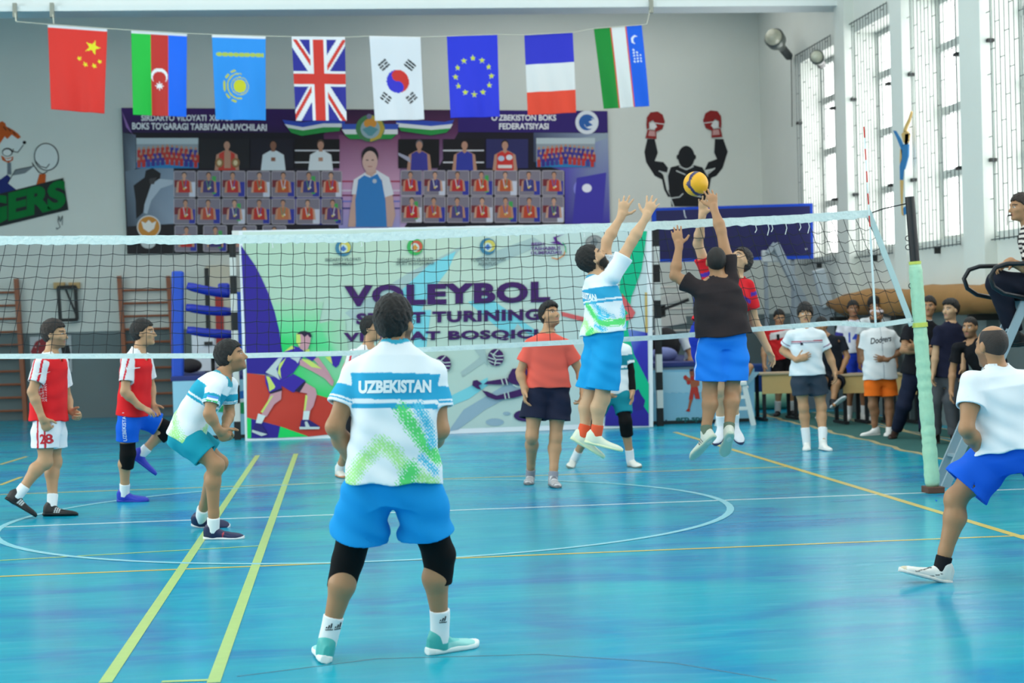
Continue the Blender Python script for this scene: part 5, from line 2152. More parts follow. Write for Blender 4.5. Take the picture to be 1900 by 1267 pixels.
    # -------------------------------------------------- hair and beard
    def hair(s):
        st = s.hd['hair']
        r, f, u = s.HF
        hc = s.P['head']
        if st is None:
            return
        th = dict(short=.020, buzz=.007, mop=.030, bald=.004, quiff=.022).get(st, .016)
        fy = [-.11, -.05, -.02, .0, .02, .045, .075, .11]
        hl = {'short': [-.075, -.075, -.05, -.012, .015, .045, .058, .062], 'buzz': [-.07, -.07, -.045, -.01, .012, .04, .055, .06],
              'mop': [-.085, -.085, -.06, -.03, -.018, .012, .030, .036], 'quiff': [-.07, -.07, -.045, -.005, .02, .05, .06, .063],
              'bald': [-.065, -.065, -.045, -.01, .012, .2, .2, .2]}[st]
        c = hc + f * -.012 + u * .022
        E = ellip(c, (.076 + th * .62, .097 + th * .8, .094 + th), s.HF)
        seed = (abs(hc[0]) * 7 + 1.3)

        def fn(X, Y, Z):
            d = E[2](X, Y, Z)
            x = (X - hc[0]) * r[0] + (Y - hc[1]) * r[1] + (Z - hc[2]) * r[2]
            y = (X - hc[0]) * f[0] + (Y - hc[1]) * f[1] + (Z - hc[2]) * f[2]
            z = (X - hc[0]) * u[0] + (Y - hc[1]) * u[1] + (Z - hc[2]) * u[2]
            amp = .0026 if st in ('short', 'mop', 'quiff') else .0006
            nz = amp * (np.sin(x * 210 + seed + 3 * np.sin(z * 60)) * np.sin(y * 120 + z * 90) + .7 * np.sin(x * 90 + y * 150 + z * 60 + seed))
            lim = np.interp(y.ravel(), fy, hl).reshape(y.shape) + .006 * np.sin(x * 160 + seed)
            d = d + (.0022 if amp > .001 else 0) * np.sin(x * 330 + 4 * np.sin(y * 80 + seed)) * np.sin(y * 60 + z * 200)
            if st == 'quiff':
                d = d - .014 * np.clip((y - .01) / .06, 0, 1) * np.clip((z - .03) / .05, 0, 1)
            d = d + nz
            if st == 'bald':
                # a fringe of hair round the back and sides, bare crown
                lim2 = np.sqrt(x * x + (y + .0) ** 2 + 0 * z)
                d = np.maximum(d, (z - .090))
            return np.maximum(d, (lim - z) * .8)
        p = (E[0] - .02, E[1] + .02, fn)
        G = Grid([p], min(s.res, .006 * QS))
        G.add(p)
        if s.hd.get('bun'):
            b = hc + u * .128 - f * .03
            G.add(ellip(b, (.022, .022, .022), s.HF), .012)
        V, Q = G.mesh()
        if len(V):
            col = np.array(lin(s.hd['hc'])[:3])
            obj('hair', V, Q, M_HAIR, s.root, cols=np.repeat(col[None], len(V), 0), smooth=True)
        if s.hd.get('fullbeard'):
            A = ellip(s.hp(0, .030, -.045), (.066, .071, .080), s.HF)
            B = ellip(s.hp(0, .034, -.092), (.052, .056, .036), s.HF)

            def fb(X, Y, Z):
                d = np.minimum(A[2](X, Y, Z), B[2](X, Y, Z))
                x = (X - hc[0]) * r[0] + (Y - hc[1]) * r[1] + (Z - hc[2]) * r[2]
                z = (X - hc[0]) * u[0] + (Y - hc[1]) * u[1] + (Z - hc[2]) * u[2]
                y = (X - hc[0]) * f[0] + (Y - hc[1]) * f[1] + (Z - hc[2]) * f[2]
                top = -.05 + .5 * np.clip(np.abs(x) - .035, 0, 1)
                return np.maximum(np.maximum(d, z - top), -.005 - y)
            p = (np.minimum(A[0], B[0]), np.maximum(A[1], B[1]), fb)
            G = Grid([p], min(s.res, .006 * QS))
            G.add(p)
            V, Q = G.mesh()
            col = np.array(lin(s.hd['hc'])[:3])
            obj('beard', V, Q, M_HAIR, s.root, cols=np.repeat(col[None], len(V), 0), smooth=True)
        if s.hd.get('glasses'):
            g = MB()
            for q in (-1, 1):
                pts = [s.hp(.033 * q + .021 * math.cos(t), .099, .0 + .016 * math.sin(t)) for t in np.linspace(0, 2 * math.pi, 13)]
                g.tube(pts, .0016, 5, caps=False)
                g.tube([s.hp(.054 * q, .099, .004), s.hp(.080 * q, .06, .004), s.hp(.083 * q, -.01, .0)], .0016, 5)
            g.tube([s.hp(-.012, .1, .003), s.hp(.012, .1, .003)], .0016, 5)
            g.build('glasses', mat('glasses_frame', (25, 25, 28), .4), s.root)

    # -------------------------------------------------- clothes
    def folds(s, G, amp, seed):
        X, Y, Z = G.xyz()
        x, y, z = X - s.b[0], Y - s.b[1], Z
        w = .6 * np.sin(7 * x + 5 * z + seed) + .5 * np.sin(9 * y - 6 * z + 2 * seed)
        n = (np.sin(26 * x + 17 * z * (1 if int(seed) % 2 else -1) + 2.2 * w + seed) + .8 * np.sin(31 * y + 13 * z + 2.5 * w + 1.7 * seed)
             + .6 * np.sin(48 * z + 20 * x - 14 * y + 3 * w + .7 * seed))
        G.F -= (amp * (n + 1.1)).astype(f32)

    def shirt(s, color, sleeve=.62, hem=-.22, loose=1.0, name='shirt', amp=.0035, seed=1.0, collar=None, m=None, vneck=0.0):
        """color: rgb or function(dict of coordinates) -> (n,3) linear"""
        P, k, st = s.P, s.k, s.stout
        L = loose
        K = [(hem - .1, .206 * L, .150 * L), (hem, .204 * L, .150 * L), (.05, .198 * L, .146 * L), (.30, .182 * L, .134 * L), (.55, .180 * L, .130 * L), (.78, .176, .126), (.92, .134, .100), (1.0, .080, .072), (1.06, .055, .055)]
        T = Loft(P['pel'], P['neck'], s.hipr, s.shr, [(t, a * k * st, b * k * st) for t, a, b in K], 2.3, s.bend, t0=hem, t1=1.06)
        slv, SL = {}, {}
        for g in 'rl':
            sh, el = P[g + 'sh'], P[g + 'el']
            sv = sleeve[g] if isinstance(sleeve, dict) else sleeve
            e = sh + (el - sh) * min(sv, 1.0)
            d = nrm(el - sh)
            B = [(rcone(P['neck'] - s.spine * .045, sh - d * .015, .052 * k, .052 * k * st), .05),
                 (rcone(sh, e + d * .02, .057 * k * st, (.072 * L if sv < .9 else .056) * k * st), .04)]
            ri = (.072 * L if sv < .9 else .056) * k * st
            if sv > 1.0:
                wr = P[g + 'wr']
                e2 = el + (wr - el) * (sv - 1.0)
                B.append((rcone(el, e2, .058 * k * st, .042 * k), .03))
                e, d = e2, nrm(wr - el)
                ri = .042 * k
            slv[g], SL[g] = (sh, e, d), (B, ri)
        G = Grid([T.prim()] + [b[0] for g in 'rl' for b in SL[g][0]], s.res)
        G.add(T.prim())
        s.folds(G, amp, seed)
        wall = .009 + 1.3 * amp
        G.cut(T.prim(-wall, hem - .3, hem + .10))
        for g in 'rl':
            sh, e, d = slv[g]
            R = .16 * k
            S2 = G.layer()
            for p, kk in SL[g][0]:
                S2.add(p, kk)
            s.folds(S2, amp * .8, seed + 3.3)

            def half(X, Y, Z, e=e, d=d):
                q = (X - e[0]) * d[0] + (Y - e[1]) * d[1] + (Z - e[2]) * d[2]
                rr = np.sqrt((X - e[0]) ** 2 + (Y - e[1]) ** 2 + (Z - e[2]) ** 2)
                return np.maximum(-q - .0, rr - R)
            S2.cut((e - R, e + R, half))
            ri = SL[g][1] - .010
            S2.cut(bore(e, d, .035, .08, ri * .96, ri))
            G.join(S2, .035)
        ax = T.ax
        pe = T.p0 + ax * T.L * hem
        nk = P['neck']
        hd = s.HF[2]
        G.cut(rcone(nk + s.spine * .012, P['head'], .0615 * k * (.6 + .4 * st), .07))
        G.cut(rcone(nk + s.chf * (.02 + vneck * .4) - s.spine * vneck * .5, nk + s.chf * .05 + s.spine * .1, .050 * k, .055 * k))
        V, Q = G.mesh()
        t, u, v = T.coords(V[:, 0], V[:, 1], V[:, 2])
        ta = np.full(len(V), -1.0)
        side = np.zeros(len(V))
        sf = np.zeros(len(V))
        for g, q in (('r', 1), ('l', -1)):
            sh, e, d = slv[g]
            ee = e - sh
            Ls = np.linalg.norm(ee)
            tt = ((V - sh) @ ee) / (Ls * Ls)
            dist = np.linalg.norm(V - sh - np.clip(tt, 0, 1)[:, None] * ee, axis=1)
            tf = t
            Aw, Bw, Cw = [np.interp(tf, T.K[:, 0], T.K[:, q_]) for q_ in (1, 2, 3)]
            dt = ((np.abs(u / Aw) ** T.n + np.abs((v - Cw) / Bw) ** T.n) ** (1 / T.n) - 1) * np.minimum(Aw, Bw)
            ds = dist - (.055 + .017 * np.clip(tt, 0, 1)) * k * st
            on = (ds < dt - .004) & (tt > -.25) & (t < 1.0) & (np.sign(u) * q * (1 if np.dot(s.shr, T.r1) > 0 else -1) > 0) & (dist < .13 * k * st)
            ta = np.where(on, tt, ta)
            side = np.where(on, q, side)
            sf = np.where(on, (V - sh) @ s.chf, sf)
        c = dict(t=t, u=u / (k * st), v=v / (k * st), ta=ta, side=side, sf=sf / k, V=V, k=k,
                 nd=np.linalg.norm(np.cross(V - nk, hd), axis=1), top=(V - nk) @ s.spine)
        if callable(color):
            Cc = color(c)
        else:
            Cc = np.repeat(np.array(lin(color)[:3])[None], len(V), 0)
        if collar is not None:
            mk = (c['nd'] < .078 * k) & (c['top'] > -.045 * k)
            Cc = np.where(mk[:, None], np.array(lin(collar)[:3]), Cc)
        s.T = T
        s.shirt_mesh = (V, Q)
        o = obj(name, V, Q, m or M_FABRIC, s.root, cols=Cc, smooth=True)
        s.shirt_obj = o
        return s

    def shorts(s, color, length=.80, flare=1.0, name='shorts', amp=.004, seed=2.0, top=.16, m=None, inset=0.0):
        P, k, st = s.P, s.k, s.stout
        K = [(-.26, .11, .10), (-.10, .165, .125), (.05, .172, .126), (top, .160, .118)]
        T = Loft(P['pel'], P['neck'], s.hipr, s.shr, [(t, a * k * st, b * k * st) for t, a, b in K], 2.3, s.bend, t0=-.26, t1=top)
        E, LG = {}, {}
        for g in 'rl':
            hip, kn, an = P[g + 'hip'], P[g + 'kn'], P[g + 'an']
            d = nrm(kn - hip)
            if length <= 1.0:
                e = hip + (kn - hip) * length - s.hipr * inset * (1 if g == 'r' else -1)
                d = nrm(e - hip)
                B = [(rcone(hip - d * .01, hip + (e - hip) * .4, .089 * k * st, .106 * k * st), .04), (rcone(hip + (e - hip) * .35, e + d * .03, .105 * k * st, .100 * k * st * flare), .03)]
                ri = .100 * k * st * flare
            else:
                B = [(rcone(hip - d * .01, kn, .103 * k * st, .090 * k * st * flare), .05)]
                e = kn + (an - kn) * (length - 1.0)
                d = nrm(an - kn)
                B.append((rcone(kn, e, .088 * k * st * flare, .068 * k * flare), .03))
                ri = .068 * flare * k
            E[g], LG[g] = (hip, e, d), (B, ri)
        G = Grid([T.prim()] + [b[0] for g in 'rl' for b in LG[g][0]], s.res)
        G.add(T.prim())
        s.folds(G, amp, seed)
        for g in 'rl':
            hip, e, d = E[g]
            R = .19 * k
            S2 = G.layer()
            for p, kk in LG[g][0]:
                S2.add(p, kk)
            s.folds(S2, amp, seed)

            def half(X, Y, Z, e=e, d=d):
                q = (X - e[0]) * d[0] + (Y - e[1]) * d[1] + (Z - e[2]) * d[2]
                rr = np.sqrt((X - e[0]) ** 2 + (Y - e[1]) ** 2 + (Z - e[2]) ** 2)
                return np.maximum(-q, rr - R)
            S2.cut((e - R, e + R, half))
            ri = LG[g][1] - .012
            S2.cut(bore(e, d, .045, .1, ri * (.955 if flare < 1.2 else .92), ri))
            G.join(S2, .03)
        V, Q = G.mesh()
        tl = np.zeros(len(V))
        sd = np.zeros(len(V))
        lat = np.zeros(len(V))
        best = np.full(len(V), 9.0)
        for g, q in (('r', 1), ('l', -1)):
            hip, e, d = E[g]
            ee = e - hip
            tt = ((V - hip) @ ee) / (ee @ ee)
            dist = np.linalg.norm(V - hip - np.clip(tt, 0, 1)[:, None] * ee, axis=1)
            mk = dist < best
            best = np.where(mk, dist, best)
            tl = np.where(mk, tt, tl)
            sd = np.where(mk, q, sd)
            lat = np.where(mk, ((V - hip) @ s.hipr) * q, lat)
        if callable(color):
            Cc = color(dict(t=tl, side=sd, lat=lat / k, f=(V - P['pel']) @ s.fw / k, V=V))
        else:
            Cc = np.repeat(np.array(lin(color)[:3])[None], len(V), 0)
        s.shorts_mesh = (V, Q)
        o = obj(name, V, Q, m or M_FABRIC, s.root, cols=Cc, smooth=True)
        s.shorts_obj = o
        return s

    def sleeve_part(s, name, a, b, ra, rb, color, g=None, seed=3., amp=.0012, k=0.0, mid=None):
        """a snug tube of cloth round a limb (knee pad, sock, arm sleeve)"""
        pr = [(rcone(a, b, ra, rb) if mid is None else rcone(a, mid, ra, (ra + rb) / 2), 0)]
        if mid is not None:
            pr.append((rcone(mid, b, (ra + rb) / 2, rb), .02))
        G = Grid([p[0] for p in pr], min(s.res, .007 * QS))
        for p, kk in pr:
            G.add(p, kk)
        s.folds(G, amp, seed)
        for e, d, R in ((a, nrm(a - (mid if mid is not None else b)), ra * 2), (b, nrm(b - (mid if mid is not None else a)), rb * 2)):
            def half(X, Y, Z, e=e, d=d, R=R):
                q = (X - e[0]) * d[0] + (Y - e[1]) * d[1] + (Z - e[2]) * d[2]
                rr = np.sqrt((X - e[0]) ** 2 + (Y - e[1]) ** 2 + (Z - e[2]) ** 2)
                return np.maximum(-q, rr - R)
            G.cut((e - R, e + R, half))
        V, Q = G.mesh()
        if callable(color):
            C = color(V)
        else:
            C = np.repeat(np.array(lin(color)[:3])[None], len(V), 0)
        o = obj(name, V, Q, M_FABRIC, s.root, cols=C, smooth=True)
        s.parts = getattr(s, 'parts', {})
        s.parts[(name, g)] = ((V, Q), o)
        return o

    def knee_pads(s, color=(12, 12, 14), which='rl', up=.30, dn=.34):
        for g in which:
            h, kn, an = s.P[g + 'hip'], s.P[g + 'kn'], s.P[g + 'an']
            a, b = kn + (h - kn) * up, kn + (an - kn) * dn
            s.sleeve_part('knee_pad', a, b, .076 * s.k * s.stout, .066 * s.k, color, mid=kn - s.legback(g) * .008)
        return s

    def socks(s, color=(236, 238, 240), top=.30, which='rl', name='sock', mark=None):
        for g in which:
            kn, an = s.P[g + 'kn'], s.P[g + 'an']
            td, fu, la = s.foot(g)
            a = an + (kn - an) * top
            b = an - fu * .03
            s.sleeve_part(name, a, b, .046 * s.k + .03 * max(0, top - .25), .044 * s.k, color, amp=.0012, g=g)
        return s

    def shoes(s, upper=(235, 238, 240), sole=(245, 245, 245), which='rl', color=None, name='shoe', scale=1.0, mid=.014):
        k = s.k * scale
        for g in which:
            an = s.P[g + 'an']
            td, fu, la = s.foot(g)
            la = la if g == 'r' else la
            heel = an - fu * .085 * s.k - td * .065 * k
            toe = heel + td * .29 * k
            right = -la
            # Loft 'forward' = axis x right must be the foot's up
            if np.dot(np.cross(nrm(toe - heel), right), fu) < 0:
                right = -right
            hs = [(-.03, .014, .085), (.05, .031, .105), (.2, .036, .10), (.34, .036, .085), (.5, .038, .062), (.68, .047, .050), (.85, .045, .044), (.96, .030, .036), (1.02, .012, .026)]
            T = Loft(heel, toe, right, right, [(t, w * k, hh * k / 2, hh * k / 2) for t, w, hh in hs], 2.6)
            A = [(T.prim(), 0.0), (rcone(an - fu * .04, an + fu * .01 - td * .008, .040 * k, .043 * k), .025)]
            G = Grid([a[0] for a in A], min(s.res, .007 * QS))
            for p, kk in A:
                G.add(p, kk)
            V, Q = G.mesh()
            t, u, v = T.coords(V[:, 0], V[:, 1], V[:, 2])
            C = np.repeat(np.array(lin(upper)[:3])[None], len(V), 0)
            if color is not None:
                C = color(C, t, u / k, v / k)
            so = obj(name, V, Q, M_SHOE, s.root, cols=C, smooth=True)
            ss = [(-.04, .022), (.05, .036), (.2, .040), (.4, .039), (.68, .050), (.85, .048), (.97, .033), (1.03, .014)]
            T2 = Loft(heel, toe, right, right, [(t2, w * k, mid * k, (mid - .001) * k) for t2, w in ss], 3.0)
            p = T2.prim()
            G = Grid([p], min(s.res, .007 * QS))
            G.add(p)
            V, Q = G.mesh()
            WLOC[so.name] = WLOC[s.root.name]
            obj('sole', V, Q, M_SHOE, so, cols=np.repeat(np.array(lin(sole)[:3])[None], len(V), 0), smooth=True)
        return s

    # -------------------------------------------------- lettering laid onto cloth
    def letter(s, text, mesh, center, right, up, height, rgb, width=None, bold=0.01, shear=0.0, parent=None, name='lettering', polys=None, off=.003):
        right, up = nrm(right), nrm(up)
        nn = nrm(np.cross(right, up))      # outwards, towards the viewer of the text
        if polys is None:
            V2, F = text_flat(text, bold, shear)
        else:
            V2, F = polys
        lo, hi = V2.min(0), V2.max(0)
        sc = height / (hi[1] - lo[1])
        sx = sc if width is None else width / (hi[0] - lo[0])
        V2 = (V2 - (lo + hi) / 2) * [sx, sc]
        import bmesh
        bm = bmesh.new()
        vs = [bm.verts.new((a, b, 0)) for a, b in V2]
        for f_ in F:
            try:
                bm.faces.new([vs[i] for i in f_])
            except ValueError:
                pass
        for _ in range(4):
            es = [e for e in bm.edges if e.calc_length() > .018]
            if not es:
                break
            bmesh.ops.subdivide_edges(bm, edges=es, cuts=1)
            bmesh.ops.triangulate(bm, faces=[f_ for f_ in bm.faces if len(f_.verts) > 3])
        bm.verts.index_update()
        V2 = [tuple(v.co[:2]) for v in bm.verts]
        F = [tuple(v.index for v in f_.verts) for f_ in bm.faces]
        bm.free()
        MV, MQ = mesh
        bv = BVHTree.FromPolygons([tuple(v) for v in MV], [tuple(q) for q in MQ])
        out = []
        good = []
        for a, b in V2:
            p = center + right * a + up * b
            hit = bv.ray_cast(Vector(p + nn * .35), Vector(-nn))
            if hit[0] is None:
                out.append(p)
                good.append(False)
            else:
                out.append(np.array(hit[0]) + nn * off)
                good.append(True)
        F = [f_ for f_ in F if all(good[i] for i in f_)]
        if not F:
            return None
        P = s.root if parent is None else parent
        if parent is not None:
            WLOC[parent.name] = WLOC[s.root.name]
        return obj(name, out, F, M_TEXT, P, cols=np.repeat(np.array(lin(rgb)[:3])[None], len(out), 0))


def stripes(base, *bands):
    """pattern helper: bands = (mask function, rgb)"""
    def f(c):
        C = np.repeat(np.array(lin(base)[:3])[None], len(c['V']), 0)
        for m, rgb in bands:
            C = np.where(np.asarray(m(c))[:, None], np.array(lin(rgb)[:3]), C)
        return C
    return f


TICK = (np.array([(0, .55), (.18, .15), (.42, .12), (1.2, .62), (.5, .42), (.32, .40), (.14, .62)]), [(0, 1, 6), (1, 5, 6), (1, 2, 5), (2, 4, 5), (2, 3, 4)])
# ================================================================ the people
TEAL, TEALD = (48, 164, 208), (28, 140, 160)
BLUE1 = (22, 150, 222)


def uzb(band=TEAL, green=1.0, flip=0, both=True):
    """white jersey: coloured band and line across the chest, banded sleeves, dotted green print low down"""
    def f(c):
        t, u, ta, V = c['t'], c['u'], c['ta'], c['V']
        n = len(t)
        W_ = np.array(lin((232, 238, 244))[:3])
        C = np.repeat(W_[None], n, 0)
        Bc = np.array(lin(band)[:3])
        body = ta < 0
        q = u * .12
        m = body & (((t + q * 0 > .575) & (t < .78)) | ((t > .505) & (t < .545)))
        sl = (~body) & (((ta > .42) & (ta < .80)) | ((ta > .86) & (ta < .91)))
        C = np.where((m | sl)[:, None], Bc, C)
        # printed chevrons made of dots, in metres across and above the hem
        x, y = u * (1 - 2 * flip), (t + .07) * .51
        gsc = np.zeros(n)

        def stroke(pts, w):
            best = np.full(n, 9.0)
            for (x0, y0), (x1, y1) in zip(pts[:-1], pts[1:]):
                dx, dy = x1 - x0, y1 - y0
                q_ = np.clip(((x - x0) * dx + (y - y0) * dy) / (dx * dx + dy * dy), 0, 1)
                best = np.minimum(best, np.hypot(x - x0 - q_ * dx, y - y0 - q_ * dy))
            return np.clip(1.25 - best / w, 0, 1)
        g1 = stroke([(-.20, -.01), (-.14, .08), (-.06, .155), (.0, .12), (.05, .06), (.11, .03), (.17, .0)], .034)
        g2 = np.maximum(stroke([(.03, .285), (.08, .22), (.14, .145), (.19, .10)], .034), stroke([(.05, .0), (.075, .055)], .04))
        g3 = np.maximum(stroke([(.10, .30), (.15, .22), (.165, .16)], .026), stroke([(.12, .10), (.18, .05)], .02))
        dots = np.sin(u * 420) * np.sin(y * 420)
        back = np.ones(n, bool) if both else c['v'] < .03
        for g_, rgb, gain in ((g1, (172, 230, 150), 1.25), (g2, (96, 214, 120), 1.5), (g3, (84, 190, 222), 1.2)):
            on = body & back & (g_ > .06) & (dots > .62 - gain * green * g_)
            C = np.where(on[:, None], np.array(lin(rgb)[:3]), C)
        return C
    return f


def redwhite(c):
    t, u, v, ta = c['t'], c['u'], c['v'], c['ta']
    C = np.repeat(np.array(lin((226, 36, 42))[:3])[None], len(t), 0)
    Wc = np.array(lin((228, 226, 230))[:3])
    sl = ta > -.25
    C = np.where((sl & (ta >= -.25) & (c['side'] != 0))[:, None], Wc, C)
    C = np.where(((t > .93) & (np.abs(u) > .05))[:, None], Wc, C)
    ln = (c['side'] != 0) & (np.abs(np.abs(c['sf']) - .035) < .008)
    C = np.where(ln[:, None], np.array(lin((214, 30, 50))[:3]), C)
    d = np.sin(t * 190) * np.sin(v * 380)
    dot = (np.abs(u) > .135) & (d > .35) & (t > .25) & (t < .75) & (c['side'] == 0) & (np.abs(v) < .05)
    C = np.where(dot[:, None], Wc, C)
    return C


# ---- the player in the foreground, seen from behind
A = Fig('player in the foreground seen from behind in white and blue jersey, black knee sleeves', ('g', 715, 1228), 1.74, 8,
        dict(head=(732, 597, .0), neck=(733, 641, .0), lsh=(660, 698, .02), rsh=(802, 696, .02), lel=(621, 792, -.04), rel=(817, 798, -.02),
             lwr=(664, 872, .24), rwr=(782, 850, .28), pel=(729, 878, -.03), lhip=(684, 890, -.03), rhip=(774, 890, -.03),
             lkn=(645, 1042, .07), rkn=(812, 1030, .07), lan=('g', 607, 1226), ran=('g', 818, 1212), ltoe=('g', 592, 1190, .0), rtoe=('g', 880, 1196, .0)),
        dict(l=dict(n=(1, 0, 0), curl=.5), r=dict(n=(-1, 0, 0), curl=.5)), 'tan', 1.06,
        dict(dir=(.50, .86, -.02), hair='short', hc=(22, 18, 17), beard=((40, 28, 22), .8), glasses=True), .0056, name='person')
A.P['ltoe'] = A.P['lan'] + .21 * nrm(np.array([-.16, .98, 0])) - np.array([0, 0, .085])
A.P['rtoe'] = A.P['ran'] + .21 * nrm(np.array([.80, .60, 0])) - np.array([0, 0, .085])
A.body().shirt(uzb(TEAL, 1.0), .60, -.07, 1.04, collar=(60, 170, 200), seed=2.0)
A.shorts(BLUE1, .70, 1.24, seed=3.1, amp=.0066, inset=.022).knee_pads()


def shoe_teal(C, t, u, v):
    C = np.where((v > .055)[:, None], np.array(lin((96, 196, 192))[:3]), C)
    return np.where((t < .28)[:, None], np.array(lin((70, 176, 172))[:3]), C)


A.socks(top=.33).shoes((150, 216, 212), (236, 242, 240), color=shoe_teal, mid=.02)
sp = A.spine
A.letter('UZBEKISTAN', A.shirt_mesh, A.P['pel'] + sp * A.T.L * .675 - A.chf * .02, A.shr, sp, .060, (238, 244, 248), .335, .05, parent=A.shirt_obj)

WHITE, BLACK = (232, 236, 240), (14, 14, 17)


def gtoe(f, g, dx, dy, drop=.085):
    """point a foot along world direction (dx, dy), sole level with the ground unless dropped"""
    k = f.k
    f.P[g + 'toe'] = f.P[g + 'an'] + .21 * k * nrm(np.array([dx, dy, 0])) - np.array([0, 0, drop * k])


def bands3(rgb, t0=.36, n=3):
    def f(C, t, u, v):
        m = np.zeros(len(t), bool)
        for i in range(n):
            c_ = t0 + .065 * i + .9 * (v - .04)
            m |= (np.abs(t - c_) < .016) & (np.abs(u) > .018) & (v > .022) & (v < .07)
        return np.where(m[:, None], np.array(lin(rgb)[:3]), C)
    return f


# ---- crouching team mate in profile
D = Fig('player crouching in profile in white and teal jersey with teal shorts and navy shoes', ('g', 395, 1000), 1.76, 92,
        dict(head=(428, 661, .02), neck=(414, 697, .02), rsh=(397, 722, -.17), lsh=(425, 716, .17), rel=(388, 768, -.24), rwr=(405, 797, -.20), rhd=(417, 812, -.14),
             lel=(425, 768, .20), lwr=(417, 796, .0), lhd=(424, 812, -.08), pel=(346, 806, .02), rhip=(346, 812, -.08), lhip=(352, 808, .10),
             rkn=(400, 862, -.12), lkn=(407, 858, .16), ran=('g', 396, 1001), lan=('g', 372, 980)),
        dict(r=dict(n=(0, 1, .3), curl=.7), l=dict(n=(0, -1, .3), curl=.6)), 'tan', .94,
        dict(dir=(.96, -.05, .22), hair='short', hc=(20, 17, 17), beard=((60, 46, 38), .35)), .007, bend=-.03)
gtoe(D, 'r', .98, -.15)
gtoe(D, 'l', .99, .1)
D.body().shirt(uzb((40, 160, 190), 1.0, 1), .62, -.10, .98, collar=(60, 160, 180), seed=4.2)
D.shorts((24, 148, 170), .66, 1.1, seed=1.3).socks(top=.17)
D.shoes((34, 40, 78), (226, 226, 228), color=bands3((190, 60, 70), .5, 1))


def patch(f, cpos, right, up, w, h, cols_, mesh, parent, name):
    n = len(cols_)
    for i, c_ in enumerate(cols_):
        y0 = h / 2 - h * i / n
        y1 = y0 - h / n
        pl = (np.array([(-w / 2, y0), (w / 2, y0), (w / 2, y1), (-w / 2, y1)]), [(0, 3, 2, 1)])
        f.letter('', mesh, cpos + nrm(up) * (y0 + y1) / 2, right, up, h / n, c_, w, parent=parent, name=name, polys=pl)


e_ = D.P['rsh'] + (D.P['rel'] - D.P['rsh']) * .38
patch(D, e_, np.array([1, .1, -.25]), np.array([.25, 0, 1]), .085, .05, [(90, 150, 225), (236, 240, 244), (70, 190, 110)], D.shirt_mesh, D.shirt_obj, 'flag_patch')

# ---- red and white team beyond the net, left side
B = Fig('player in red jersey and white shorts striding, leftmost beyond the net', ('g', 88, 957), 1.74, 100,
        dict(head=(101, 619, 0), neck=(94, 657, 0), rsh=(76, 677, -.17), lsh=(112, 674, .15), rel=(60, 727, -.24), rwr=(78, 775, -.25), rhd=(86, 792, -.22),
             lel=(124, 738, .24), lwr=(131, 763, .16), lhd=(143, 770, .12), pel=(90, 772, 0), rhip=(84, 782, -.09), lhip=(97, 782, .09),
             rkn=(84, 856, -.10), lkn=(101, 856, .10), ran=(33, 918, -.16), lan=('g', 97, 957)),
        dict(r=dict(n=(.2, 1, 0), curl=.8), l=dict(n=(0, -1, -.3), curl=.9)), 'mid', 1.0,
        dict(dir=(.97, -.22, -.02), hair='short', hc=(44, 33, 28), beard=((80, 58, 46), .45)), .0064)
B.P['rtoe'] = B.P['ran'] + B.k * np.array([.13, .0, -.19])
gtoe(B, 'l', .96, -.25)
B.body().shirt(redwhite, .66, -.06, 1.0, seed=2.4, collar=(232, 230, 232), vneck=.1)
B.shorts(stripes((232, 232, 238), (lambda c: (np.abs(np.abs(c['f']) - .03) < .009) & (c['lat'] > .05), (206, 50, 60))), .66, 1.12, seed=5.0)
B.socks(top=.27).shoes((24, 24, 27), (20, 20, 22), color=bands3((220, 222, 224), .36))
B.letter('28', B.shorts_mesh, B.P['rhip'] + (B.P['rkn'] - B.P['rhip']) * .42 + np.array([.06, -.02, 0]), np.array([.9, -.42, 0]), np.array([0, 0, 1.]), .085, (206, 50, 60), .085, .03, parent=B.shorts_obj, name='number')
B.letter('', B.shirt_mesh, B.P['neck'] + np.array([.02, -.1, -.16]), np.array([.9, -.45, 0]), np.array([0, 0, 1.]), .026, (236, 236, 238), .06, parent=B.shirt_obj, name='tick_mark', polys=TICK)

Cc_ = Fig('player in red jersey and blue shorts lifting one knee beyond the net', ('g', 238, 932), 1.75, 95,
          dict(head=(266, 617, 0), neck=(256, 652, 0), rsh=(236, 671, -.17), lsh=(272, 668, .16), rel=(232, 727, -.24), rwr=(258, 753, -.22), rhd=(276, 762, -.20),
               lel=(280, 718, .22), lwr=(283, 750, .14), lhd=(288, 764, .10), pel=(247, 764, 0), rhip=(238, 772, -.09), lhip=(256, 770, .09),
               rkn=(236, 842, -.06), lkn=(313, 796, .14), ran=('g', 231, 931), lan=(262, 841, .14)),
          dict(r=dict(n=(0, .5, -1), curl=.2), l=dict(n=(0, -1, 0), curl=.4)), 'mid', .94,
          dict(dir=(.98, -.15, .06), hair='short', hc=(32, 26, 24), beard=None), .0064)
gtoe(Cc_, 'r', .98, -.2)
Cc_.P['ltoe'] = Cc_.P['lan'] + Cc_.k * np.array([.11, 0, -.20])
Cc_.body().shirt(redwhite, .66, -.06, .98, seed=3.4, collar=(232, 230, 232), vneck=.1)
Cc_.shorts((16, 96, 214), .66, 1.08, seed=6.0).knee_pads()
Cc_.socks(top=.24).shoes((44, 58, 182), (40, 54, 170))
q_ = Cc_.P['rhip'] + (Cc_.P['rkn'] - Cc_.P['rhip']) * .28
Cc_.letter('UZBEKISTAN', Cc_.shorts_mesh, q_, np.array([0, 0.05, 1.0]), np.array([-1, .2, 0.]), .034, (220, 232, 246), .26, .01, parent=Cc_.shorts_obj)
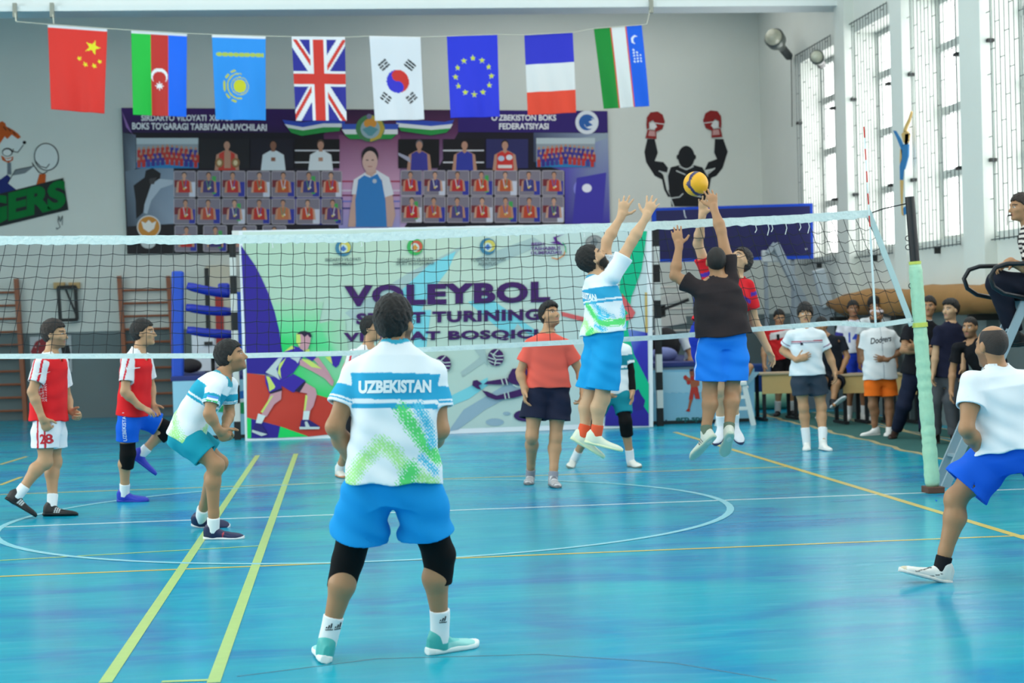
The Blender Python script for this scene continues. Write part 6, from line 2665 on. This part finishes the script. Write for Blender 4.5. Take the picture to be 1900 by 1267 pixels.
Cc_.letter('', Cc_.shirt_mesh, Cc_.P['neck'] + np.array([.06, -.1, -.15]), np.array([.8, -.6, 0]), np.array([0, 0, 1.]), .024, (236, 236, 238), .055, parent=Cc_.shirt_obj, name='tick_mark', polys=TICK)

E_ = Fig('player in red and white jersey half hidden behind the foreground player', ('g', 652, 888), 1.74, 125,
         dict(head=(689, 609, 0), neck=(682, 644, 0), rsh=(655, 660, -.12), lsh=(708, 658, .12), rel=(640, 712, -.15), lel=(716, 712, .1), rwr=(655, 750, -.2), lwr=(712, 750, .0),
              pel=(672, 755, 0), rhip=(662, 765, -.08), lhip=(684, 765, .08), rkn=(650, 822, -.08), lkn=(690, 822, .08), ran=('g', 630, 884), lan=('g', 690, 888)),
         {}, 'mid', .95, dict(dir=(.92, -.4, 0), hair='short', hc=(24, 21, 20)), .009)
gtoe(E_, 'r', .2, -1.0)
E_.body().shirt(redwhite, .66, -.08, .98, seed=5.4, collar=(232, 230, 232), vneck=.12)
E_.shorts((24, 24, 30), .72, 1.05, seed=4.0).socks(top=.2).shoes((226, 222, 214), (214, 150, 110))

# ---- man in coral T-shirt
F_ = Fig('man in coral T-shirt and navy shorts watching the ball behind the net', ('g', 1006, 900), 1.79, 176,
         dict(head=(1020, 584, .02), neck=(1015, 619, .02), rsh=(984, 643, 0), lsh=(1050, 643, 0), rel=(965, 691, .02), rwr=(973, 722, -.06), rhd=(974, 738, -.08),
              lel=(1077, 690, .02), lwr=(1082, 724, -.05), lhd=(1078, 742, -.07), pel=(1016, 716, .02), rhip=(996, 722, 0), lhip=(1037, 722, 0),
              rkn=(987, 808, -.06), lkn=(1031, 812, -.04), ran=('g', 985, 896), lan=('g', 1027, 902)),
         dict(r=dict(n=(1, -.2, 0), curl=.4), l=dict(n=(-1, -.2, 0), curl=.5)), 'mid', 1.04,
         dict(dir=(.52, -.80, .30), hair='quiff', hc=(24, 21, 20), beard=((70, 52, 44), .3)), .0064)
gtoe(F_, 'r', -.25, -1)
gtoe(F_, 'l', .05, -1)
F_.body().shirt((232, 98, 84), .60, -.02, 1.0, seed=1.9, amp=.003)
F_.shorts((32, 36, 58), .64, 1.28, seed=7.0).socks((150, 150, 160), .14)


def shoe_grey(C, t, u, v):
    m = (np.abs(np.sin(t * 26 + 14 * v)) > .8) & (v > .02)
    return np.where(m[:, None], np.array(lin((120, 120, 128))[:3]), C)


F_.shoes((206, 204, 206), (120, 118, 120), color=shoe_grey)

# ---- teal player partly hidden behind the jumping spiker
H_ = Fig('player with black arm sleeve and knee pads half hidden behind the jumping spiker', ('g', 1120, 868), 1.72, 185,
         dict(head=(1128, 604, 0), neck=(1134, 632, .02), rsh=(1106, 652, 0), lsh=(1161, 650, .02), rel=(1092, 700, -.05), rwr=(1120, 724, -.22), lel=(1169, 690, .0), lwr=(1173, 724, -.06), lhd=(1173, 742, -.07),
              pel=(1138, 722, .02), rhip=(1120, 728, 0), lhip=(1152, 726, 0), rkn=(1098, 790, -.12), lkn=(1160, 782, -.12), ran=('g', 1066, 866), lan=('g', 1170, 866)),
         {}, 'mid', .95, dict(dir=(-.1, -.98, .1), hair='short', hc=(24, 21, 20)), .009)
gtoe(H_, 'r', -.45, -1)
gtoe(H_, 'l', .3, -1)
H_.body().shirt(stripes((228, 234, 238), (lambda c: (c['ta'] < 0) & (((c['t'] > .48) & (c['t'] < .70)) | ((c['t'] > .40) & (c['t'] < .44))), (20, 128, 146)), (lambda c: (c['ta'] > .35) & (c['ta'] < .8), (20, 128, 146))), .62, -.08, .98, seed=5.5)
H_.shorts((20, 130, 146), .74, .92, seed=4.4).knee_pads(up=.34, dn=.36)
H_.sleeve_part('arm_sleeve', H_.P['lsh'] + (H_.P['lel'] - H_.P['lsh']) * .55, H_.P['lwr'], .056, .038, BLACK, mid=H_.P['lel'])
H_.socks(top=.26).shoes((226, 226, 218), (120, 130, 120))

# ---- spiker jumping
G_ = Fig('player in white and teal jersey jumping with both arms raised and orange socks', (2.05, 13.9), 1.80, 62,
         dict(head=(1098, 481, .0), neck=(1107, 512, .02), lsh=(1120, 500, .16), rsh=(1139, 508, -.16), lel=(1126, 447, .14), lwr=(1152, 403, .16), lhd=(1157, 384, .16),
              rel=(1172, 448, -.16), rwr=(1199, 403, -.14), rhd=(1206, 386, -.13), pel=(1119, 616, 0), rhip=(1130, 630, -.09), lhip=(1112, 632, .07),
              lkn=(1095, 738, .10), rkn=(1117, 738, -.06), lan=(1083, 806, .08), ran=(1106, 806, -.04)),
         dict(l=dict(n=(.25, .95, -.1), curl=.10, spread=.24, thumb=1.1), r=dict(n=(.25, .95, -.1), curl=.10, spread=.24, thumb=1.1)), 'light', 1.04,
         dict(dir=(.74, .10, .66), hair='short', hc=(22, 19, 18), fullbeard=True, beard=((30, 24, 22), .8)), .0066, bend=.03, rootz=.3)
G_.P['ltoe'] = G_.P['lan'] + np.array([.12, -.03, -.17])
G_.P['rtoe'] = G_.P['ran'] + np.array([.17, -.05, -.13])
G_.body().shirt(uzb((52, 162, 206), 1.1), .55, -.02, 1.02, collar=(80, 170, 210), seed=3.9)
G_.shorts((26, 154, 216), .84, 1.22, seed=6.6, amp=.005).socks((236, 94, 60), .27).shoes((224, 228, 206), (226, 230, 190))
G_.letter('UZBEKISTAN', G_.shirt_mesh, G_.P['pel'] + G_.spine * G_.T.L * .675 - G_.chf * .02, G_.shr, G_.spine, .055, (232, 240, 246), .33, .05, parent=G_.shirt_obj)

# ---- blocker in dark T-shirt seen from behind, and the red player facing him
I_ = Fig('player in dark brown T-shirt and blue shorts jumping at the ball, seen from behind', (3.62, 14.15), 1.78, 2,
         dict(head=(1329, 485, .0), neck=(1330, 518, 0), lsh=(1290, 533, 0), rsh=(1355, 516, .02), lel=(1252, 512, .08), lwr=(1260, 457, .14), lhd=(1257, 440, .16),
              rel=(1338, 428, .10), rwr=(1325, 388, .16), rhd=(1322, 370, .18), pel=(1341, 622, 0), lhip=(1320, 636, 0), rhip=(1362, 636, 0),
              lkn=(1317, 730, .02), rkn=(1358, 728, .02), lan=(1309, 806, -.06), ran=(1352, 800, -.08)),
         dict(l=dict(n=(.15, .95, .1), curl=.12, spread=.10, thumb=1.1), r=dict(n=(-.1, .95, .1), curl=.15, spread=.20, thumb=.9)), 'tan', 1.08,
         dict(dir=(.12, .97, .2), hair='buzz', hc=(34, 28, 26)), .0066, rootz=.25)
I_.P['ltoe'] = I_.P['lan'] + np.array([-.09, .06, -.19])
I_.P['rtoe'] = I_.P['ran'] + np.array([-.02, .10, -.20])
I_.body().shirt((48, 40, 42), dict(l=.55, r=.45), .0, 1.06, seed=4.7, amp=.004)


def side_piece(c):
    C = np.repeat(np.array(lin((32, 128, 232))[:3])[None], len(c['V']), 0)
    m = (np.abs(np.abs(c['f']) - .0) < .008) & (c['lat'] > .05)
    return np.where(m[:, None], np.array(lin((226, 234, 242))[:3]), C)


I_.shorts(side_piece, .74, 1.2, seed=5.6, amp=.005).socks((104, 118, 100), .20).shoes((214, 214, 200), (186, 200, 180), color=bands3((50, 54, 56), .34))

J_ = Fig('player in red jersey and dark blue shorts jumping beyond the net behind the dark T-shirt', (3.9, 15.2), 1.80, 176,
         dict(head=(1374, 484, .0), neck=(1366, 516, 0), rsh=(1318, 520, .02), lsh=(1386, 532, .02), rel=(1295, 452, -.02), rwr=(1303, 400, -.16), rhd=(1305, 384, -.18),
              lel=(1400, 598, .05), lwr=(1424, 646, -.02), lhd=(1432, 664, -.04), pel=(1318, 620, 0), rhip=(1299, 632, 0), lhip=(1337, 632, 0),
              rkn=(1334, 722, .02), lkn=(1362, 722, .04), ran=(1339, 786, .10), lan=(1362, 782, .12)),
         dict(r=dict(n=(-.1, -.95, .1), curl=.12, spread=.18), l=dict(n=(-.6, -.3, -.4), curl=.3, spread=.12)), 'light', 1.0,
         dict(dir=(-.62, -.42, .58), hair='short', hc=(40, 32, 30)), .008, rootz=.25)
J_.P['rtoe'] = J_.P['ran'] + np.array([-.08, -.12, -.17])
J_.P['ltoe'] = J_.P['lan'] + np.array([.02, -.12, -.17])
J_.body().shirt(stripes((222, 36, 46), (lambda c: (c['ta'] > .25) & (c['ta'] < .42), (84, 54, 160)), (lambda c: (c['ta'] < 0) & (np.abs(c['t'] - .74) < .03), (84, 54, 160))), .62, .10, 1.04, seed=6.7)
J_.shorts((28, 52, 168), .66, 1.1, seed=3.6).socks(top=.26).shoes((228, 230, 236), (60, 60, 92))

# ---- man in white T-shirt in the right foreground
S_ = Fig('balding man in white T-shirt and blue shorts lunging in the right foreground', (3.75, 9.75), 1.78, 330,
         dict(head=(1840, 642, .0), neck=(1851, 688, .0), lsh=(1806, 712, -.06), rsh=(1917, 712, .04), lel=(1793, 796, -.16), lwr=(1827, 846, -.02), lhd=(1840, 866, .04),
              rel=(1968, 790, -.02), rwr=(1950, 860, .2), pel=(1878, 838, -.06), lhip=(1846, 848, -.02), rhip=(1922, 848, -.06),
              lkn=(1774, 924, .02), rkn=(2000, 945, .0), lan=(1748, 1052, .02), ran=('g', 2010, 1085)),
         dict(l=dict(n=(1, .2, 0), curl=.8)), 'tan', 1.10,
         dict(dir=(-.35, .92, -.05), hair='bald', hc=(52, 42, 38), beard=((60, 48, 42), .5)), .0064)
S_.P['ltoe'] = S_.P['lan'] + .2265 * nrm(np.array([-.90, .15, -.10]))
gtoe(S_, 'r', .6, .8)
S_.body().shirt((230, 236, 242), .52, .02, 1.0, seed=2.2, amp=.005)
S_.shorts((20, 92, 214), .74, 1.34, seed=4.9, amp=.006)


def shoe_lines(C, t, u, v):
    m = (np.abs(np.sin(9 * t + 60 * (v - .03) ** 1)) < .16) & (v > .02) & (v < .07) & (t > .2) & (t < .8)
    C = np.where(m[:, None], np.array(lin((70, 70, 72))[:3]), C)
    return np.where(((t > .9) & (v > .02))[:, None], np.array(lin((206, 196, 170))[:3]), C)


S_.socks((26, 26, 30), .16, 'l').socks((26, 26, 30), .16, 'r').shoes((228, 226, 220), (222, 220, 214), color=shoe_lines)
q_ = S_.P['lhip'] + (S_.P['lkn'] - S_.P['lhip']) * .72
dl = nrm(S_.P['lkn'] - S_.P['lhip'])
S_.letter('UZB', S_.shorts_mesh, q_ + np.array([-.05, .05, .08]), -dl, nrm(np.cross(dl, np.array([.3, .9, 0]))), .05, (226, 232, 240), .12, .02, parent=S_.shorts_obj)

# ---- umpire on the high chair
T_ = Fig('umpire in striped shirt with whistle seated on the high chair', (6.1, 15.2), 1.76, 272,
         dict(head=(1894, 384, 0), neck=(1910, 422, .0), lsh=(1912, 452, -.17), rsh=(1914, 448, .17), lel=(1912, 502, -.22), lwr=(1874, 484, -.20), lhd=(1856, 492, -.18),
              rel=(1912, 502, .22), rwr=(1876, 488, .2), rhd=(1860, 494, .18), pel=(1942, 536, 0), lhip=(1936, 532, -.09), rhip=(1936, 532, .09),
              lkn=(1852, 524, -.10), rkn=(1852, 528, .12), lan=(1882, 622, -.08), ran=(1888, 626, .1)),
         dict(l=dict(n=(-.3, 0, -1), curl=.5), r=dict(n=(-.3, 0, -1), curl=.5)), 'tan', 1.05,
         dict(dir=(-.98, -.12, -.02), hair='short', hc=(50, 38, 32)), .0064, rootz=1.7)
T_.P['ltoe'] = T_.P['lan'] + np.array([-.20, 0, -.09])
T_.P['rtoe'] = T_.P['ran'] + np.array([-.20, 0, -.09])
T_.body().shirt(stripes((222, 214, 206), (lambda c: np.sin(c['t'] * 88 + 2.0 * np.where(c['ta'] > 0, c['ta'] * 3, 0)) > .1, (34, 30, 34))), .60, -.05, 1.0, seed=3.0, collar=(226, 220, 214))
T_.shorts((28, 30, 44), 1.9, 1.05, name='trousers', seed=3.3).shoes((24, 24, 28), (18, 18, 20))
w = MB()
w.tube([T_.hp(0, .088, -.068), T_.hp(0, .132, -.074)], .007, 8)
w.tube([T_.hp(0, .132, -.074), T_.hp(0, .140, -.10), T_.hp(0, .138, -.13), T_.hp(.01, .136, -.16)], .003, 5)
tag(w.build('whistle', mat('whistle_black', (18, 18, 20), .4)), 'black whistle on a cord in the mouth of the umpire', 'whistle')

# ---- onlookers along the right side
def onlooker(label, gp_, h, face, J, hands=None, skin='mid', stout=1.0, head=None, toes=(), rootz=None):
    f = Fig(label, ('g',) + tuple(gp_) if len(gp_) == 2 else gp_, h, face, J, hands, skin, stout, head, .008, rootz=rootz)
    for g, dx, dy in toes:
        gtoe(f, g, dx, dy)
    return f.body()


K_ = onlooker('man in white polo and dark shorts standing with hand on hip, bun in hair', (1513, 833), 1.76, 178,
              dict(head=(1494, 582, 0), neck=(1494, 608, 0), rsh=(1468, 624, 0), lsh=(1523, 624, 0), rel=(1453, 651, .10), rwr=(1478, 668, -.1), rhd=(1490, 664, -.14), lel=(1540, 662, .02), lwr=(1549, 688, -.04), lhd=(1550, 700, -.06),
                   pel=(1498, 690, 0), rhip=(1484, 694, 0), lhip=(1513, 694, 0), rkn=(1491, 756, 0), lkn=(1524, 756, 0), ran=('g', 1497, 834), lan=('g', 1528, 835)),
              dict(r=dict(n=(.2, 1, 0), curl=.25), l=dict(n=(-1, 0, 0), curl=.4)), 'mid', .98, dict(dir=(-.25, -.97, .02), hair='mop', hc=(30, 25, 24), bun=True), (('r', -.3, -1), ('l', .05, -1)))
K_.shirt(stripes((228, 236, 242), (lambda c: (c['ta'] < 0) & (np.abs(c['t'] - .70) < .012), (190, 80, 100)), (lambda c: (c['ta'] < 0) & (np.abs(c['t'] - .665) < .008), (60, 60, 110)), (lambda c: (np.abs(c['ta'] - .72) < .04), (130, 80, 120))), .60, -.06, 1.0, seed=1.2, collar=(236, 240, 244))
K_.shorts((56, 66, 80), .62, 1.12, seed=2.5).socks((240, 242, 244), .42).shoes((236, 236, 232), (236, 236, 232))
K_.letter('', K_.shirt_mesh, K_.P['rsh'] + np.array([.09, -.05, -.09]), np.array([1, 0, 0.]), np.array([0, 0, 1.]), .03, (40, 44, 60), .03, parent=K_.shirt_obj, name='chest_mark', polys=(np.array([(0, 0), (1, 0), (1, .4), (.8, 1), (.2, 1), (0, .5)]), [(0, 1, 2, 3, 4, 5)]))

L_ = onlooker('player in red jersey with white chest panel and number standing behind the first desk', (7.05, 26.6, 0), 1.74, 180,
              dict(head=(1446, 589, 0), neck=(1444, 607, 0)), {}, 'mid', 1.0, dict(dir=(-.1, -.97, -.15), hair='short', hc=(22, 20, 20)), (('r', -.5, -1), ('l', .2, -1)))
L_.shirt(stripes((214, 42, 46), (lambda c: (c['ta'] < 0) & (c['t'] > .62) & (c['t'] < .86), (226, 222, 224))), .62, -.12, 1.02, seed=1.8)
L_.shorts((28, 26, 30), .62, 1.1, seed=2.9).socks((226, 228, 230), .36).shoes((34, 34, 38), (28, 28, 30))
L_.letter('1', L_.shirt_mesh, L_.P['neck'] + np.array([-.04, -.1, -.155]), np.array([1, 0, 0.]), np.array([0, 0, 1.]), .095, (24, 22, 28), .045, .04, parent=L_.shirt_obj, name='number')

M_ = onlooker('player in white jersey with blue number fourteen behind the second desk', (7.69, 24.95, 0), 1.82, 183,
              dict(head=(1583, 573, 0), neck=(1584, 594, 0)), {}, 'brown', .96, dict(dir=(-.15, -.98, 0), hair='short', hc=(24, 21, 20)), (('r', -.4, -1), ('l', .3, -1)))
M_.shirt(stripes((226, 228, 238), (lambda c: (c['ta'] > .55), (60, 56, 140))), .62, -.0, 1.0, seed=2.8, collar=(130, 130, 190))
M_.shorts((40, 70, 200), .62, 1.15, seed=3.9, top=.22).socks((226, 228, 230), .3).shoes((226, 226, 224), (210, 210, 208))
M_.letter('14', M_.shirt_mesh, M_.P['neck'] + np.array([-.05, -.1, -.25]), np.array([1, 0, 0.]), np.array([0, 0, 1.]), .15, (60, 84, 200), .13, .02, parent=M_.shirt_obj, name='number')

O_ = onlooker('bearded man in white jersey and bright orange shorts, hand on hip', (1634, 808), 1.72, 186,
              dict(head=(1626, 586, 0), neck=(1629, 607, 0), rsh=(1606, 624, 0), lsh=(1654, 622, 0), rel=(1602, 656, .05), rwr=(1606, 690, .05), lel=(1674, 650, .05), lwr=(1645, 668, -.14), lhd=(1632, 666, -.16),
                   pel=(1633, 694, 0), rhip=(1620, 698, 0), lhip=(1646, 698, 0), rkn=(1620, 752, 0), lkn=(1650, 752, 0), ran=('g', 1624, 808), lan=('g', 1650, 808)),
              dict(l=dict(n=(.2, 1, 0), curl=.2, spread=.15)), 'brown', 1.02, dict(dir=(-.75, -.65, 0), hair='bald', hc=(26, 22, 22), fullbeard=True), (('r', -1, -.35), ('l', -.5, -1)))
O_.shirt(stripes((226, 228, 230), (lambda c: (c['ta'] < 0) & (np.abs(c['u']) < .006), (180, 184, 190))), .68, -.10, 1.08, seed=3.5, collar=(214, 216, 220))
O_.shorts((250, 116, 32), .68, 1.18, seed=1.5).shoes((236, 236, 234), (232, 232, 230))
O_.letter('Dodgers', O_.shirt_mesh, O_.P['neck'] + np.array([0, -.1, -.17]), np.array([1, -.05, .12]), np.array([-.1, 0, 1.]), .10, (34, 36, 44), .28, .012, .3, parent=O_.shirt_obj)
hb = O_.sleeve_part('headband', O_.hp(0, -.012, .040), O_.hp(0, -.012, .075), .086, .082, (214, 200, 204))

N_ = onlooker('dark haired onlooker mostly hidden behind the bearded man in orange shorts', (7.92, 24.5, 0), 1.82, 182,
              dict(head=(1622, 566, 0), neck=(1624, 588, 0), ), {}, 'brown', .95, dict(dir=(-.1, -.98, 0), hair='mop', hc=(24, 21, 20)), ())
N_.shirt((214, 220, 224), .62, -.08, 1.0, seed=4.8).shorts((34, 40, 60), 1.9, .95, name='trousers', seed=3.0).shoes((226, 226, 224), (206, 206, 204))

P_ = onlooker('man in black polo with crossed arms beside the net post', (1668, 815), 1.78, 190,
              dict(head=(1724, 568, 0), neck=(1718, 594, 0), rsh=(1685, 614, 0), lsh=(1736, 614, 0), rel=(1676, 650, -.1), rwr=(1712, 652, -.24), lel=(1738, 654, -.1), lwr=(1700, 646, -.24),
                   pel=(1704, 690, 0), rhip=(1692, 694, 0), lhip=(1718, 694, 0), rkn=(1678, 752, -.02), lkn=(1716, 754, 0), ran=('g', 1662, 813), lan=('g', 1716, 816)),
              dict(r=dict(n=(0, 1, 0), curl=.4), l=dict(n=(0, 1, 0), curl=.4)), 'tan', 1.0, dict(dir=(-.5, -.86, 0), hair='short', hc=(30, 27, 26)), (('r', -.7, -1), ('l', -.2, -1)))
P_.shirt((26, 27, 33), .58, -.06, 1.0, seed=5.1, collar=(226, 228, 230)).shorts((30, 36, 58), 1.93, .95, name='trousers', seed=1.1).shoes((62, 44, 36), (40, 32, 28))

Q_ = onlooker('man in navy T-shirt and grey trousers looking left behind the post', (1752, 824), 1.78, 215,
              dict(head=(1764, 574, 0), neck=(1764, 600, 0), rsh=(1742, 616, -.04), lsh=(1788, 616, .06), rel=(1736, 656, -.04), rwr=(1732, 690, -.06), pel=(1762, 694, 0)),
              {}, 'light', 1.02, dict(dir=(-.86, -.5, .02), hair='quiff', hc=(20, 18, 18), beard=((60, 46, 42), .3)), (('r', -.8, -.6), ('l', -.3, -1)))
Q_.shirt((28, 30, 52), .64, -.06, 1.02, seed=2.6).shorts((84, 86, 92), 1.93, .95, name='trousers', seed=5.2).shoes((34, 28, 28), (120, 112, 104))

R_ = onlooker('shorter man in black T-shirt behind the balding man in white', (7.55, 19.3, 0), 1.64, 200,
              dict(head=(1800, 607, 0), neck=(1803, 634, 0)), {}, 'tan', 1.0, dict(dir=(-.72, -.7, 0), hair='buzz', hc=(30, 26, 25), beard=((60, 46, 42), .5)), ())
R_.shirt((24, 25, 30), .64, -.06, 1.02, seed=3.6).shorts((38, 40, 50), 1.93, .95, name='trousers', seed=2.2).shoes((34, 30, 30), (30, 28, 28))

# boy leaning on the desk between the polo man and number fourteen
U_ = onlooker('person in dark T-shirt sitting on the desk edge behind the man in white polo', (7.55, 24.2, 0), 1.70, 196,
              dict(head=(1524, 604, 0), neck=(1530, 622, 0), rsh=(1520, 634, 0), lsh=(1562, 632, .05), lel=(1572, 662, .02), lwr=(1560, 692, -.12), lhd=(1552, 698, -.16), rel=(1512, 666, 0), rwr=(1524, 690, -.15),
                   pel=(1548, 700, .15), rhip=(1536, 702, .1), lhip=(1560, 702, .1), rkn=(1528, 708, -.35), lkn=(1552, 712, -.35), ran=(1524, 764, -.35), lan=(1546, 744, -.42)),
              {}, 'tan', .96, dict(dir=(-.5, -.86, 0), hair='short', hc=(26, 24, 24)), (('r', -.6, -1),))
U_.P['ltoe'] = U_.P['lan'] + np.array([.10, -.16, .04])
U_.shirt((36, 40, 50), .62, -.04, 1.0, seed=2.1).shorts((30, 34, 44), .9, 1.1, seed=4.1).shoes((26, 28, 34), (230, 232, 236))

V_ = onlooker('person in pale grey T-shirt sitting on the ring behind the red jumping player', (4.75, 26.35, 0.0), 1.74, 200,
              dict(head=(1302, 588, 0), neck=(1296, 612, 0), rsh=(1268, 630, -.05), lsh=(1306, 630, .1), rel=(1282, 660, -.14), rwr=(1280, 684, -.26), pel=(1290, 690, .25), rhip=(1284, 692, .18), lhip=(1306, 690, .22), rkn=(1272, 676, -.1), lkn=(1318, 676, -.1),
                   ran=(1268, 686, -.38), lan=(1316, 686, -.38), lel=(1324, 660, -.05), lwr=(1314, 684, -.2)),
              {}, 'tan', 1.0, dict(dir=(.3, -.95, 0), hair='short', hc=(24, 22, 22)), (), rootz=.95)
V_.shirt((206, 212, 218), .64, -.04, 1.0, seed=4.1).shorts((60, 66, 80), .85, 1.1, seed=3.1).shoes((40, 42, 50), (200, 202, 206))

W_ = onlooker('person in pale clothes with feet on the white step stand, hidden behind the blockers', (5.9, 25.05, 0.0), 1.72, 170,
              dict(head=(1350, 592, .1), neck=(1352, 614, .1), rsh=(1336, 630, .1), lsh=(1368, 630, .1), rel=(1332, 660, .0), rwr=(1352, 676, -.16), lel=(1374, 660, .0), lwr=(1376, 676, -.16), pel=(1356, 688, .22),
                   rhip=(1346, 690, .2), lhip=(1366, 690, .2), rkn=(1362, 684, -.14), lkn=(1390, 682, -.14), ran=(1362, 706, -.24), lan=(1380, 708, -.26)),
              {}, 'tan', .96, dict(hair='short', hc=(24, 22, 22)), (('r', 0, -1), ('l', -.1, -1)), rootz=.9)
W_.shirt((214, 220, 226), .64, -.04, 1.0, seed=4.4).shorts((206, 214, 222), .72, 1.1, seed=3.7).shoes((236, 238, 240), (230, 232, 234))

# three-bar marks on the foreground player's socks
BARS = (np.array([(0, 0), (.24, 0), (.34, .22), (.16, .30), (.36, 0), (.60, 0), (.76, .5), (.56, .6), (.72, 0), (.96, 0), (1.14, .82), (.94, .92)]), [(0, 1, 2, 3), (4, 5, 6, 7), (8, 9, 10, 11)])
for g, dx in (('l', -.012), ('l', .03), ('r', .012)):
    msh, so_ = A.parts[('sock', g)]
    kn, an_ = A.P[g + 'kn'], A.P[g + 'an']
    cpos = an_ + (kn - an_) * .235 + np.array([dx, 0, 0])
    A.letter('', msh, cpos, np.array([1, 0, 0.]), np.array([0, 0, 1.]), .024, (52, 54, 60), .034, parent=so_, name='bar_mark', polys=BARS, off=.0025)
    A.letter('adidas', msh, cpos - [0, 0, .018], np.array([1, 0, 0.]), np.array([0, 0, 1.]), .009, (52, 54, 60), .036, .03, parent=so_, off=.0025)
